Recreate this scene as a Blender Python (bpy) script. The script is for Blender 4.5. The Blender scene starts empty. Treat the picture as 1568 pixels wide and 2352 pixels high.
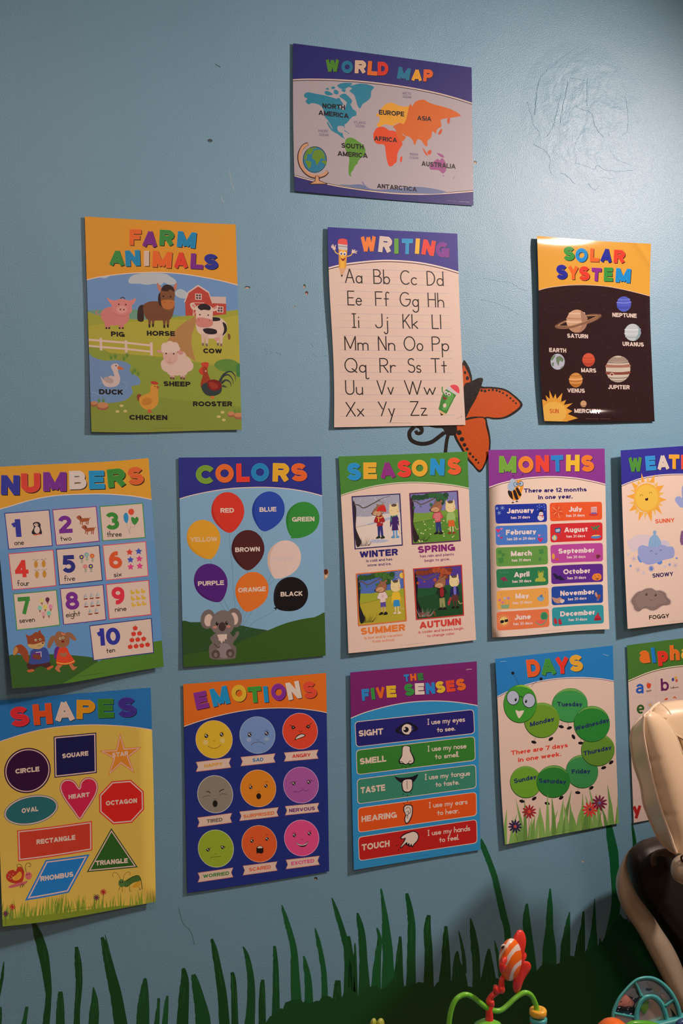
import bpy, bmesh, math, random
import numpy as np
from mathutils import Vector, Matrix
from mathutils.geometry import tessellate_polygon, delaunay_2d_cdt
PI = math.pi
SC = bpy.context.scene
COL = SC.collection
# ---------------------------------------------------------------- camera
F, YAW, PITCH, ROLL = 2754.0, 0.38499, -0.02733, -0.0528
CAM = np.array([0.0, -2.296, 1.50])
cy_, sy_, cp_, sp_ = math.cos(YAW), math.sin(YAW), math.cos(PITCH), math.sin(PITCH)
D_ = np.array([sy_*cp_, cy_*cp_, sp_]); R0 = np.array([cy_, -sy_, 0.0]); U0 = np.cross(R0, D_)
R_ = math.cos(ROLL)*R0 + math.sin(ROLL)*U0
U_ = -math.sin(ROLL)*R0 + math.cos(ROLL)*U0
cam_data = bpy.data.cameras.new('camera'); cam = bpy.data.objects.new('camera', cam_data); COL.objects.link(cam)
cam_data.sensor_fit = 'HORIZONTAL'; cam_data.sensor_width = 36.0; cam_data.lens = F/1568*36.0
cam_data.clip_start = 0.02
M = Matrix(((R_[0], U_[0], -D_[0], CAM[0]), (R_[1], U_[1], -D_[1], CAM[1]), (R_[2], U_[2], -D_[2], CAM[2]), (0, 0, 0, 1)))
cam.matrix_world = M
SC.camera = cam
# ---------------------------------------------------------------- world, lamps, exposure
SC.view_settings.view_transform = 'Standard'
SC.view_settings.look = 'None'
SC.view_settings.gamma = 1.0
SC.view_settings.use_curve_mapping = False
SC.view_settings.exposure = 0.0
world = bpy.data.worlds.new('world'); SC.world = world; world.use_nodes = True
world.node_tree.nodes['Background'].inputs[0].default_value = (1.0, 0.85, 0.75, 1)
world.node_tree.nodes['Background'].inputs[1].default_value = 0.05
WARM = (1.0, 0.76, 0.66)
PAPER = np.array([.84, .72, .64])
def lamp(name, loc, power, size, color=WARM, target=None, spread=PI, shape='DISK'):
    l = bpy.data.lights.new(name, 'AREA'); l.energy = power; l.shape = shape; l.size = size; l.color = color; l.spread = spread
    o = bpy.data.objects.new(name, l); COL.objects.link(o); o.location = loc
    if target: o.rotation_euler = (Vector(target)-Vector(loc)).to_track_quat('-Z', 'Y').to_euler()
    return o
def spot(name, loc, power, target, angle, size, color=WARM):
    l = bpy.data.lights.new(name, 'SPOT'); l.energy = power; l.spot_size = math.radians(angle); l.spot_blend = 1.0; l.shadow_soft_size = size; l.color = color
    o = bpy.data.objects.new(name, l); COL.objects.link(o); o.location = loc
    o.rotation_euler = (Vector(target)-Vector(loc)).to_track_quat('-Z', 'Y').to_euler(); return o
spot('spotlight_beam', (2.48, -1.19, 2.50), 182, (0.28, 0, 1.02), 103, .08)
lamp('doorway_light_beam', (0.45, -1.13, 2.60), 4, 0.16)  # unseen small ceiling lamp, source of the dim left wall highlight
lamp('rear_light_beam', (0.9, -3.3, 2.60), 19, 0.5)  # added fill light from behind the camera, no known source

# ---------------------------------------------------------------- helpers
def lin(c):
    c = np.asarray(c, float)
    return np.where(c <= 0.04045, c/12.92, ((c+0.055)/1.055)**2.4)
def hx(s): return np.array([int(s[i:i+2], 16)/255 for i in (0, 2, 4)])
def ray(px, py): return D_ + R_*((px-784)/F) - U_*((py-1176)/F)
def at(px, py, dep=0.0):
    v = ray(px, py); k = (-dep-CAM[1])/v[1]
    return CAM + v*k
def at_many(P, dep):
    v = D_[None, :] + R_[None, :]*((P[:, 0:1]-784)/F) - U_[None, :]*((P[:, 1:2]-1176)/F)
    k = (-dep-CAM[1])/v[:, 1]
    return CAM[None, :] + v*k[:, None]

def mat(name, color=(.8, .8, .8), rough=.5, metal=0, spec=.5, bump=None, coat=0, attr=False, noise=None):
    m = bpy.data.materials.new(name); m.use_nodes = True; nt = m.node_tree; b = nt.nodes['Principled BSDF']
    if isinstance(color, str): color = lin(hx(color))
    b.inputs['Base Color'].default_value = (*color, 1); b.inputs['Roughness'].default_value = rough
    b.inputs['Metallic'].default_value = metal; b.inputs['Specular IOR Level'].default_value = spec
    b.inputs['Coat Weight'].default_value = coat
    tc = nt.nodes.new('ShaderNodeTexCoord')
    if attr:
        a = nt.nodes.new('ShaderNodeAttribute'); a.attribute_name = 'ink'; nt.links.new(a.outputs['Color'], b.inputs['Base Color'])
    elif noise:
        n = nt.nodes.new('ShaderNodeTexNoise'); n.inputs['Scale'].default_value = noise[0]; n.inputs['Detail'].default_value = 5
        nt.links.new(tc.outputs['Object'], n.inputs['Vector'])
        r = nt.nodes.new('ShaderNodeMapRange'); r.inputs['To Min'].default_value = 1-noise[1]; r.inputs['To Max'].default_value = 1+noise[1]
        nt.links.new(n.outputs['Fac'], r.inputs['Value'])
        mx = nt.nodes.new('ShaderNodeVectorMath'); mx.operation = 'SCALE'; mx.inputs[0].default_value = color
        nt.links.new(r.outputs['Result'], mx.inputs['Scale']); nt.links.new(mx.outputs['Vector'], b.inputs['Base Color'])
    if bump:
        n2 = nt.nodes.new('ShaderNodeTexNoise'); n2.inputs['Scale'].default_value = bump[0]; n2.inputs['Detail'].default_value = 3
        nt.links.new(tc.outputs['Object'], n2.inputs['Vector'])
        bp = nt.nodes.new('ShaderNodeBump'); bp.inputs['Strength'].default_value = bump[1]; bp.inputs['Distance'].default_value = bump[2]
        nt.links.new(n2.outputs['Fac'], bp.inputs['Height']); nt.links.new(bp.outputs['Normal'], b.inputs['Normal'])
    return m
def link(name, me, m=None, parent=None):
    o = bpy.data.objects.new(name, me); COL.objects.link(o)
    if m: me.materials.append(m)
    if parent: o.parent = parent
    return o
def tag(o, label=None, cat=None, group=None, kind=None):
    if label: o['label'] = label
    if cat: o['category'] = cat
    if group: o['group'] = group
    if kind: o['kind'] = kind
    return o
def empty(name, loc):
    o = bpy.data.objects.new(name, None); COL.objects.link(o); o.location = loc; o.empty_display_size = .05
    return o
def mesh_obj(name, verts, faces, m, parent=None, smooth=True, base=None):
    base = np.zeros(3) if base is None else np.asarray(base)
    me = bpy.data.meshes.new(name); me.from_pydata([tuple(np.asarray(v)-base) for v in verts], [], faces); me.update()
    bm = bmesh.new(); bm.from_mesh(me); bmesh.ops.recalc_face_normals(bm, faces=bm.faces); bm.to_mesh(me); bm.free()
    if smooth:
        for p in me.polygons: p.use_smooth = True
    return link(name, me, m, parent)
def box(name, lo, hi, m, parent=None, bevel=0, base=None):
    bm = bmesh.new(); bmesh.ops.create_cube(bm, size=1)
    lo, hi = np.array(lo, float), np.array(hi, float)
    b = np.zeros(3) if base is None else np.asarray(base)
    for v in bm.verts: v.co = Vector((lo+hi)/2 + np.array(v.co)*(hi-lo) - b)
    if bevel: bmesh.ops.bevel(bm, geom=bm.edges, offset=bevel, segments=3, affect='EDGES', profile=.5)
    me = bpy.data.meshes.new(name); bm.to_mesh(me); bm.free()
    return link(name, me, m, parent)
def spline(pts, n=8, closed=False):
    P = [np.array(p, float) for p in pts]; N = len(P); out = []
    for i in range(N if closed else N-1):
        if closed: a, b, c, d = P[i-1], P[i], P[(i+1) % N], P[(i+2) % N]
        else: a, b, c, d = P[max(i-1, 0)], P[i], P[i+1], P[min(i+2, N-1)]
        for k in range(n):
            t = k/n
            out.append(.5*((2*b)+(-a+c)*t+(2*a-5*b+4*c-d)*t*t+(-a+3*b-3*c+d)*t**3))
    if not closed: out.append(P[-1])
    return np.array(out)
def resample(P, n):
    P = np.asarray(P, float); L = np.r_[0, np.cumsum(np.linalg.norm(np.diff(P, axis=0), axis=1))]
    t = np.linspace(0, L[-1], n)
    return np.stack([np.interp(t, L, P[:, k]) for k in range(P.shape[1])], 1)
def tube_data(P, rad, seg=14, cap=True):
    P = np.asarray(P, float); n = len(P); rad = np.broadcast_to(rad, (n,)); V = []; Fc = []
    T = np.gradient(P, axis=0); T /= np.linalg.norm(T, axis=1)[:, None]+1e-12
    up = np.array([0, -1.0, 0.1])
    if abs(T[0] @ up) > .9: up = np.array([1.0, 0, 0])
    a = np.cross(T[0], up); a /= np.linalg.norm(a)
    for i in range(n):
        a = a - T[i]*(a @ T[i]); a /= np.linalg.norm(a); b = np.cross(T[i], a)
        for k in range(seg):
            w = 2*PI*k/seg; V.append(P[i]+rad[i]*(math.cos(w)*a+math.sin(w)*b))
    for i in range(n-1):
        for k in range(seg):
            k2 = (k+1) % seg; Fc.append((i*seg+k, i*seg+k2, (i+1)*seg+k2, (i+1)*seg+k))
    if cap: Fc.append(tuple(range(seg-1, -1, -1))); Fc.append(tuple((n-1)*seg+k for k in range(seg)))
    return V, Fc
def tube(name, P, rad, m, parent=None, seg=14, base=None):
    V, Fc = tube_data(P, rad, seg); return mesh_obj(name, V, Fc, m, parent, True, base)
def lathe(name, c, axis, prof, m, parent=None, seg=40, base=None):
    """profile (radius, along axis) revolved about axis through c"""
    ax = np.array(axis, float); ax /= np.linalg.norm(ax)
    a = np.cross(ax, [0, 1, 0.01]); a /= np.linalg.norm(a); b = np.cross(ax, a); V = []; Fc = []
    for r, h in prof:
        for k in range(seg):
            w = 2*PI*k/seg; V.append(np.array(c)+ax*h+r*(math.cos(w)*a+math.sin(w)*b))
    for i in range(len(prof)-1):
        for k in range(seg):
            k2 = (k+1) % seg; Fc.append((i*seg+k, i*seg+k2, (i+1)*seg+k2, (i+1)*seg+k))
    Fc.append(tuple(range(seg-1, -1, -1))); Fc.append(tuple((len(prof)-1)*seg+k for k in range(seg)))
    return mesh_obj(name, V, Fc, m, parent, True, base)
def puff(name, outline, dep, thick, m, parent=None, rings=6, base=None, center=None, n=72, flat=.0):
    """closed pillow-like solid: outline in photo pixels laid on the plane y=-dep, swollen by thick/2 each way"""
    O = resample(np.vstack([outline, outline[:1]]), n+1)[:-1]; c = O.mean(0) if center is None else np.array(center, float)
    V = []; Fc = []
    def ringpts(t, sgn):
        s = math.cos(t*PI/2) if not flat else 1-(1-flat)*(1-math.cos(t*PI/2))
        h = math.sin(t*PI/2)*thick/2
        Q = c+(O-c)*s
        return at_many(Q, np.full(len(Q), dep+sgn*h))
    for j in range(rings): V += list(ringpts(j/rings, 1))
    V.append(at(c[0], c[1], dep+thick/2)); top = len(V)-1
    for j in range(rings-1):
        for k in range(n):
            k2 = (k+1) % n; Fc.append((j*n+k, j*n+k2, (j+1)*n+k2, (j+1)*n+k))
    for k in range(n): Fc.append(((rings-1)*n+k, (rings-1)*n+(k+1) % n, top))
    off = len(V)
    for j in range(1, rings): V += list(ringpts(j/rings, -1))
    V.append(at(c[0], c[1], dep-thick/2)); bot = len(V)-1
    for j in range(0, rings-1):
        A = 0 if j == 0 else off+(j-1)*n; B = off+j*n
        for k in range(n):
            k2 = (k+1) % n; Fc.append((A+k2, A+k, B+k, B+k2))
    A = off+(rings-2)*n
    for k in range(n): Fc.append((A+(k+1) % n, A+k, bot))
    return mesh_obj(name, V, Fc, m, parent, True, base)

# ---------------------------------------------------------------- bold sans lettering drawn as broad strokes
HB = dict(A='0,-.15 .39,1.12|.78,-.15 .39,1.12|.16,.25 .62,.25', B='0,0 0,1 .36,1 @.36,.76,.22,.24,90,-90 0,.52|.36,.52 @.4,.26,.25,.26,90,-90 0,0', C='@.38,.5,.38,.5,38,322', D='0,0 0,1 .28,1 @.28,.5,.36,.5,90,-90 0,0',
 E='.52,1 0,1 0,0 .54,0|0,.52 .48,.52', F='.5,1 0,1 0,0|0,.5 .42,.5', G='@.38,.5,.38,.5,42,345|.46,.42 .76,.42 .76,0', H='0,0 0,1|.56,0 .56,1|0,.52 .56,.52', I='0,0 0,1', J='.4,1 .4,.28 @.2,.28,.2,.28,0,-175',
 K='0,0 0,1|.6,1.12 .02,.38|.2,.55 .62,-.12', L='0,1 0,0 .46,0', M='0,0 0,1|.74,0 .74,1|.01,1.05 .37,-.05|.73,1.05 .37,-.05', N='0,0 0,1|.57,0 .57,1|.02,1.07 .55,-.07', O='@.4,.5,.4,.5,0,360',
 P='0,0 0,1 .34,1 @.34,.72,.24,.28,90,-90 0,.44', Q='@.4,.5,.4,.5,0,360|.45,.25 .8,-.08', R='0,0 0,1 .36,1 @.36,.74,.23,.26,90,-90 0,.48|.32,.48 .6,-.12', S='@.3,.75,.28,.25,22,270 @.3,.25,.31,.25,90,-160', T='0,1 .62,1|.31,1 .31,0',
 U='0,1 0,.35 @.29,.35,.29,.35,180,360 .58,1', V='.0,1.12 .35,-.08|.7,1.12 .35,-.08', W='0,1.12 .24,-.08|.5,1.05 .24,-.08|.5,1.05 .76,-.08|1,1.12 .76,-.08', X='0,-.12 .6,1.12|.0,1.12 .6,-.12', Y='-.02,1.12 .33,.38|.68,1.12 .33,.38|.33,.42 .33,0', Z='.02,1 .54,1|.55,1 .02,.0|.0,0 .58,0',
 a='@.22,.72,.2,.28,165,0 .42,0|.42,.56 @.2,.29,.2,.27,85,285 .42,.22', b='0,0 0,2|@.23,.5,.23,.5,0,360', c='@.23,.5,.23,.5,45,315', d='@.23,.5,.23,.5,0,360|.46,0 .46,2', e='.0,.48 .42,.48|@.23,.5,.23,.5,0,308', f='@.3,1.58,.18,.42,80,180 .12,0|0,1 .3,1',
 g='@.23,.5,.23,.5,0,360|.46,1 .46,-.4 @.23,-.4,.23,.5,0,-150', h='0,0 0,2|0,.58 @.21,.58,.21,.42,180,0 .42,0', i='0,0 0,1|0,1.9 0,1.95', j='.1,1 .1,-.5 -.02,-.9|.1,1.9 .1,1.95', k='0,0 0,2|.42,1.12 .0,.36|.14,.5 .44,-.12', l='0,0 0,2',
 m='0,0 0,1|0,.62 @.18,.65,.18,.35,180,0 .36,0|.36,.62 @.54,.65,.18,.35,180,0 .72,0', n='0,0 0,1|0,.58 @.21,.58,.21,.42,180,0 .42,0', o='@.24,.5,.24,.5,0,360', p='0,-1 0,1|@.23,.5,.23,.5,0,360', q='@.23,.5,.23,.5,0,360|.46,-1 .46,1',
 r='0,0 0,1|0,.5 @.2,.55,.2,.43,180,75', s='@.2,.75,.18,.25,22,270 @.2,.25,.2,.25,90,-160', t='.12,1.5 .12,.2 @.26,.2,.14,.2,180,280|0,1 .28,1', u='0,1 0,.42 @.21,.42,.21,.42,180,360|.42,0 .42,1', v='0,1.15 .23,-.1|.46,1.15 .23,-.1', w='0,1.15 .18,-.1|.36,1.1 .18,-.1|.36,1.1 .54,-.1|.72,1.15 .54,-.1',
 x='0,-.12 .44,1.12|.0,1.12 .44,-.12', y='0,1.12 .23,-.02|.46,1.12 .12,-1', z='.02,1 .38,1|.4,1 .02,.0|.0,0 .4,0')
HB.update({'0': '@.27,.5,.27,.5,0,360', '1': '.24,0 .24,1|.24,.84 0,.7', '2': '@.26,.72,.25,.28,170,-35 .04,.06|.02,0 .54,0', '3': '@.25,.75,.23,.25,160,-90|@.25,.26,.26,.27,90,-160', '4': '.42,0 .42,1|.4,1.02 .0,.3|0,.27 .56,.27',
 '5': '.48,1 .1,1|.1,1 .04,.46|@.24,.32,.27,.32,130,-155', '6': '@.28,.3,.26,.3,0,360|@.36,.45,.34,.55,185,75', '7': '0,1 .54,1|.53,1 .2,-.1', '8': '@.27,.76,.22,.24,0,360|@.27,.25,.27,.26,0,360', '9': '@.26,.7,.26,.3,0,360|@.18,.55,.34,.55,5,-105', '.': '0,0 0,.02', '-': '0,.4 .2,.4'})
def union(V, polys, tris=False):
    """planar union of overlapping pieces: no two of the returned triangles overlap"""
    V = np.asarray(V, float); c = V.mean(0); sc = max(np.abs(V-c).max(), 1e-9)
    F_ = []
    for f in polys:
        P = V[list(f)]; A = sum(P[i-1][0]*P[i][1]-P[i][0]*P[i-1][1] for i in range(len(P)))
        if abs(A) < 1e-12: continue
        F_.append([int(k) for k in (f if A > 0 else f[::-1])])
    r = delaunay_2d_cdt([Vector(((p-c)/sc)) for p in V], [], F_, 0, 1e-6)
    return np.array([[q[0], q[1]] for q in r[0]])*sc+c, [tuple(t) for t, o in zip(r[2], r[5]) if len(o)]
XH = .73
_G = {}
def glyph(ch, wm, wd=None):
    wd = wd or wm; key = (ch, round(wm, 3), round(wd, 3))
    if key in _G: return _G[key]
    low = ch.islower()
    def my(y):
        if not low: return wm/2+y*(1-wm)
        if y > 1: return XH-wm/2+(y-1)*(1-XH) if y > 1.3 else XH-wm/2+(y-1)*(XH-wm)
        if y < 0: return wm/2+y*(.24+wm*0) if y < -.15 else wm/2+y*(XH-wm)
        return wm/2+y*(XH-wm)
    ins = (wm-wd)/2; top = (XH if ch in 'vwxyz' else 1)-ins; botm = (-.27 if ch in 'gjpqy' else 0)+ins
    V = []; T = []
    for part in HB[ch].split('|'):
        P = []; arc = []
        for tk in part.split():
            if tk[0] == '@':
                cx, cy, rx, ry, a0, a1 = map(float, tk[1:].split(',')); n = max(4, int(abs(a1-a0)/17))
                for k in range(n+1):
                    a = math.radians(a0+(a1-a0)*k/n); P.append((cx+rx*math.cos(a), my(cy+ry*math.sin(a)))); arc.append(1)
            else:
                x, y = map(float, tk.split(',')); P.append((x, my(y))); arc.append(0)
        P = np.array(P)
        for k in range(len(P)-1):
            a, b = P[k], P[k+1]; L = np.linalg.norm(b-a)
            if L < 1e-6: continue
            t = (b-a)/L; axis = abs(t[0]) < .02 or abs(t[1]) < .02; isarc = arc[k] and arc[k+1]
            def ext(i, j):
                if isarc: return wd*.1 if 0 < i < len(P)-1 else (wd*.1 if np.allclose(P[0], P[-1]) else 0)
                if axis:
                    if 0 < i < len(P)-1 and arc[i]: return wd*.02
                    return wd/2
                return 0
            N = np.array([-t[1], t[0]])*wd/2; p0, p1 = a-t*ext(k, 0), b+t*ext(k+1, 1)
            poly = [p0+N, p0-N, p1-N, p1+N]
            for lim, sg in ((top, 1), (botm, -1)):
                out = []
                for q in range(len(poly)):
                    c, d = poly[q], poly[(q+1) % len(poly)]; ci, di = (c[1]-lim)*sg <= 1e-9, (d[1]-lim)*sg <= 1e-9
                    if ci: out.append(c)
                    if ci != di: f = (lim-c[1])/(d[1]-c[1]); out.append(c+(d-c)*f)
                poly = out
                if not poly: break
            o = len(V); V += [np.array(q) for q in poly]; T += [(o, o+q, o+q+1) for q in range(1, len(poly)-1)]
    _G[key] = union(V, T, True); return _G[key]
def wt(bold): return .165+bold*2.1
ST = dict(a='@.22,.25,.22,.25,0,360|.44,.5 .44,0', b='0,1 0,0|@.22,.25,.22,.25,0,360', c='@.23,.25,.23,.25,50,310', d='@.22,.25,.22,.25,0,360|.44,1 .44,0',
 e='0,.27 .44,.27 @.22,.25,.22,.25,5,320', f='.34,.93 @.24,.82,.12,.17,40,180 .12,0|0,.5 .3,.5', g='@.22,.25,.22,.25,0,360|.44,.5 .44,-.2 @.22,-.2,.22,.22,0,-160',
 h='0,1 0,0|0,.25 @.2,.28,.2,.22,180,0 .4,0', i='0,.5 0,0|0,.72 .01,.75', j='.2,.5 .2,-.25 @.08,-.25,.12,.18,0,-160|.2,.72 .21,.75', k='0,1 0,0|.38,.5 0,.2|.12,.28 .4,0', l='0,1 0,0',
 m='0,.5 0,0|0,.3 @.17,.33,.17,.17,180,0 .34,0|.34,.3 @.51,.33,.17,.17,180,0 .68,0', n='0,.5 0,0|0,.28 @.2,.3,.2,.2,180,0 .4,0', o='@.22,.25,.22,.25,0,360',
 p='0,.5 0,-.45|@.22,.25,.22,.25,0,360', q='@.22,.25,.22,.25,0,360|.44,.5 .44,-.4 @.54,-.4,.1,.08,180,330', r='0,.5 0,0|0,.3 @.2,.3,.18,.2,180,50',
 s='@.17,.37,.16,.13,40,270 @.17,.12,.17,.12,90,-150', t='.17,.8 .17,0|0,.5 .34,.5', u='0,.5 0,.2 @.2,.2,.2,.2,180,360|.4,.5 .4,0', v='0,.5 .2,0 .4,.5',
 w='0,.5 .17,0 .33,.45 .5,0 .68,.5', x='0,.5 .4,0|.4,.5 0,0', y='0,.5 .22,0|.44,.5 .1,-.45', z='0,.5 .36,.5 0,0 .4,0',
 A='0,0 .33,1 .66,0|.11,.36 .55,.36', B='0,0 0,1|0,1 .25,1 @.25,.76,.24,.24,90,-90 0,.52|.25,.52 @.3,.26,.27,.26,90,-90 0,0', C='@.38,.5,.38,.5,50,310', D='0,0 0,1 .15,1 @.15,.5,.4,.5,90,-90 0,0',
 E='.5,1 0,1 0,0 .5,0|0,.52 .42,.52', F='.5,1 0,1 0,0|0,.52 .42,.52', G='@.4,.5,.4,.5,50,360 .45,.5', H='0,0 0,1|.5,0 .5,1|0,.52 .5,.52', I='.1,0 .1,1|0,1 .2,1|0,0 .2,0',
 J='.45,1 .45,.25 @.22,.25,.23,.25,0,-170', K='0,0 0,1|.48,1 0,.42|.14,.58 .5,0', L='0,1 0,0 .42,0', M='0,0 0,1 .36,.1 .72,1 .72,0', N='0,0 0,1 .5,0 .5,1', O='@.42,.5,.42,.5,0,360',
 P='0,0 0,1 .25,1 @.25,.74,.26,.26,90,-90 0,.48', Q='@.42,.5,.42,.5,0,360|.5,.25 .82,-.02', R='0,0 0,1 .25,1 @.25,.74,.26,.26,90,-90 0,.48|.22,.48 .52,0',
 S='@.28,.76,.26,.24,40,270 @.28,.26,.28,.26,90,-150', T='0,1 .6,1|.3,1 .3,0', U='0,1 0,.3 @.27,.3,.27,.3,180,360 .54,1', V='0,1 .33,0 .66,1', W='0,1 .28,0 .5,.95 .74,0 1.02,1',
 X='0,1 .6,0|.6,1 0,0', Y='0,1 .3,.5|.6,1 .2,0', Z='0,1 .55,1 0,0 .58,0')
ST['.'] = '0,0 .02,.03'
def strokes(ch):
    out = []
    for part in ST[ch].split('|'):
        pts = []
        for tk in part.split():
            if tk[0] == '@':
                cx, cy, rx, ry, a0, a1 = map(float, tk[1:].split(','))
                n = max(4, int(abs(a1-a0)/22))
                for k in range(n+1):
                    a = math.radians(a0+(a1-a0)*k/n); pts.append((cx+rx*math.cos(a), cy+ry*math.sin(a)))
            else: pts.append(tuple(map(float, tk.split(','))))
        out.append(pts)
    return out

# ---------------------------------------------------------------- printed sheets
INK = mat('poster_print', rough=.38, spec=.3, attr=True)
GLOSS = mat('glossy_poster_print', rough=.1, spec=.6, attr=True)
PAINT = mat('mural_paint', rough=.33, spec=.5, attr=True, bump=(160, .25, .001))
BACK = mat('poster_paper_back', 'd8c8b8', rough=.6)
def homog(src, dst):
    A = []; b = []
    for (x, y), (u, v) in zip(src, dst):
        A += [[x, y, 1, 0, 0, 0, -u*x, -u*y], [0, 0, 0, x, y, 1, -v*x, -v*y]]; b += [u, v]
    h = np.linalg.solve(np.array(A, float), np.array(b, float)); return np.append(h, 1).reshape(3, 3)
def hap(H, P):
    Q = np.c_[P, np.ones(len(P))] @ H.T; return Q[:, :2]/Q[:, 2:3]
def bow(t, ab): return ab[0]*4*t*(1-t)+ab[1]*np.sin(2*PI*t)
def pairs(s):
    if not isinstance(s, str): return np.array(s, float)
    return np.array([[float(q) for q in t.split(',')] for t in s.split()])
class Sheet:
    """a sheet fixed to the wall; drawing calls take coordinates of one enlarged view (v) of the poster"""
    def __init__(s, name, label, corners, white, view, disp=lambda u, v: 0*u+.0015, l=(0, 0), r=(0, 0), t=(0, 0), b=(0, 0), nu=10, nv=14, m=None, cat='poster', sheet=True, group=None, parent=None, step=1.3e-5, extent=(0, 1, 0, 1), bg='ffffff', lift=.5, dim=1.0):
        s.v = view; s.c = np.array(corners, float); s.H = homog([(0, 0), (1, 0), (1, 1), (0, 1)], s.c); s.Hi = np.linalg.inv(s.H)
        s.edg = (l, r, t, b); s.lift = lift; s.dim = dim; s.disp = disp; s.white = lin(hx(white)); s.nu, s.nv = nu, nv; s.m = m or INK; s.done = []; s.step = step; s.ext = extent
        s.parts = []; s.base = at_many(s.c[3:4], np.zeros(1))[0] if sheet else np.zeros(3)
        if sheet:
            s.root = empty(name, s.base); tag(s.root, label, cat, group)
            s.P('paper_sheet'); s.add(np.array([[extent[0]-.1, -.1], [extent[1]+.1, -.1], [extent[1]+.1, 1.1], [extent[0]-.1, 1.1]]), [(0, 1, 2), (0, 2, 3)], s.col(bg), uv=True)
        else: s.root = parent
    def off(s, UV):
        u, v = np.clip(UV[:, 0], 0, 1), np.clip(UV[:, 1], 0, 1); l, r, t, b = s.edg
        dx = (1-u)*bow(v, l)+u*bow(v, r); dy = (1-v)*bow(u, t)+v*bow(u, b)
        return np.stack([dx, dy], 1)
    def to_uv(s, P):
        UV = hap(s.Hi, P)
        for _ in range(4): UV = hap(s.Hi, P-s.off(UV))
        return UV
    def col(s, c):
        c = lin(hx(c))/s.white*PAPER*s.dim; c = c*(min(1, .86/c.max())**.85); return np.clip(c, .004, .86) 
    def dis(s, UV):
        nu, nv = s.nu, s.nv
        u = np.clip(UV[:, 0], s.ext[0], s.ext[1])*nu; v = np.clip(UV[:, 1], 0, 1)*nv; i = np.floor(u).clip(-50, nu-1); j = np.floor(v).clip(0, nv-1); a, b = u-i, v-j
        f = lambda i, j: s.disp(i/nu, j/nv)*s.lift
        A, B, C, E = f(i, j), f(i+1, j), f(i, j+1), f(i+1, j+1)   # each cell is two flat triangles split along the (0,0)-(1,1) diagonal
        return np.where(a >= b, A+(B-A)*a+(E-B)*b, A+(C-A)*b+(E-C)*a)
    def P(s, name, label=None):
        for p in s.parts:
            if p[0] == name and label == '+': s.cur = p; return s
        s.cur = (name, [], label); s.parts.append(s.cur); return s
    def z(s, P):
        P = np.asarray(P, float); return np.c_[s.v[0]+P[:, 0]*s.v[2], s.v[1]+P[:, 1]*s.v[2]]
    def add(s, P, T, c, uv=False, lay=None):
        UV = P if uv else s.to_uv(P)
        bb = (*UV.min(0), *UV.max(0))
        if lay is None:
            lay = 0
            for q in s.done:
                if q[4] >= lay and bb[0] < q[2] and q[0] < bb[2] and bb[1] < q[3] and q[1] < bb[3]: lay = q[4]+1
        s.done.append((*bb, lay)); s.cur[1].append((UV, T, c, lay)); return lay
    def g(s, c, pts, raw=False):
        P = pairs(pts); P, T = union(P, [list(range(len(P)))])
        s.add(P if raw else s.z(P), T, s.col(c)); return s
    def s_(s, c, pts, n=5): return s.g(c, spline(pairs(pts), n, True))
    def so(s, c, pts, n=5, w=2.2, oc='1c1412'):
        P = spline(pairs(pts), n, True); s.g(c, P); return s.l(oc, w, np.vstack([P, P[:2]]), smooth=False)
    def e(s, c, cx, cy, rx, ry=None, rot=0, n=28):
        ry = rx if ry is None else ry; a = np.linspace(0, 2*PI, n, endpoint=False); x, y = rx*np.cos(a), ry*np.sin(a); w = math.radians(rot)
        return s.g(c, np.c_[cx+x*math.cos(w)-y*math.sin(w), cy+x*math.sin(w)+y*math.cos(w)])
    def l(s, c, w, pts, smooth=True, taper=False, lay=None):
        P = pairs(pts)
        if smooth and len(P) > 2: P = spline(P, 5)
        n = len(P); T = np.gradient(P, axis=0); T /= np.linalg.norm(T, axis=1)[:, None]+1e-9; N = np.c_[-T[:, 1], T[:, 0]]
        ww = np.full(n, w/2.0) if not taper else w/2*np.linspace(1, .1, n)
        V = []; Fc = []
        A, B = P+N*ww[:, None], P-N*ww[:, None]
        for k in range(n): V += [A[k], B[k]]
        for k in range(n-1): Fc += [(2*k, 2*k+1, 2*k+3), (2*k, 2*k+3, 2*k+2)]
        s.add(s.z(V), Fc, s.col(c), lay=lay); return s
    def q(s, c, pts, r=0):
        P = pairs(pts)
        if r:
            out = []
            for i in range(len(P)):
                a, b, d = P[i-1], P[i], P[(i+1) % len(P)]
                p0 = b+(a-b)/np.linalg.norm(a-b)*r; p1 = b+(d-b)/np.linalg.norm(d-b)*r
                for t in np.linspace(0, 1, 6): out.append(p0*(1-t)**2+2*b*t*(1-t)+p1*t*t)
            P = np.array(out)
        return s.g(c, P)
    def upv(s, P0):
        p = s.z(P0[None, :]); uv = s.to_uv(p); q = hap(s.H, uv+[[0, -.02]])+0; q0 = hap(s.H, uv); d = (q-q0)[0]; return d/np.linalg.norm(d)
    def t(s, c, txt, x0, y0, x1, y1, h, bold=.02, up=None, lay=None):
        a, b = np.array([x0, y0], float), np.array([x1, y1], float); x = 0; V = []; T = []
        for ch in txt:
            if ch == ' ': x += .34; continue
            gv, gt = glyph(ch, wt(bold)); x -= gv[:, 0].min()
            T += [tuple(int(k)+len(V) for k in t3) for t3 in gt]; V += [(x+p[0], p[1]) for p in gv]
            x += gv[:, 0].max()+.075
        V = np.array(V); mn, mx = V[:, 0].min(), V[:, 0].max()
        u = s.upv(a) if up is None else np.array(up)
        Q = a+(b-a)*((V[:, 0:1]-mn)/(mx-mn))+u*(V[:, 1:2]*h)
        lay = s.add(s.z(Q), T, s.col(c), lay=lay); return s
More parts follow.
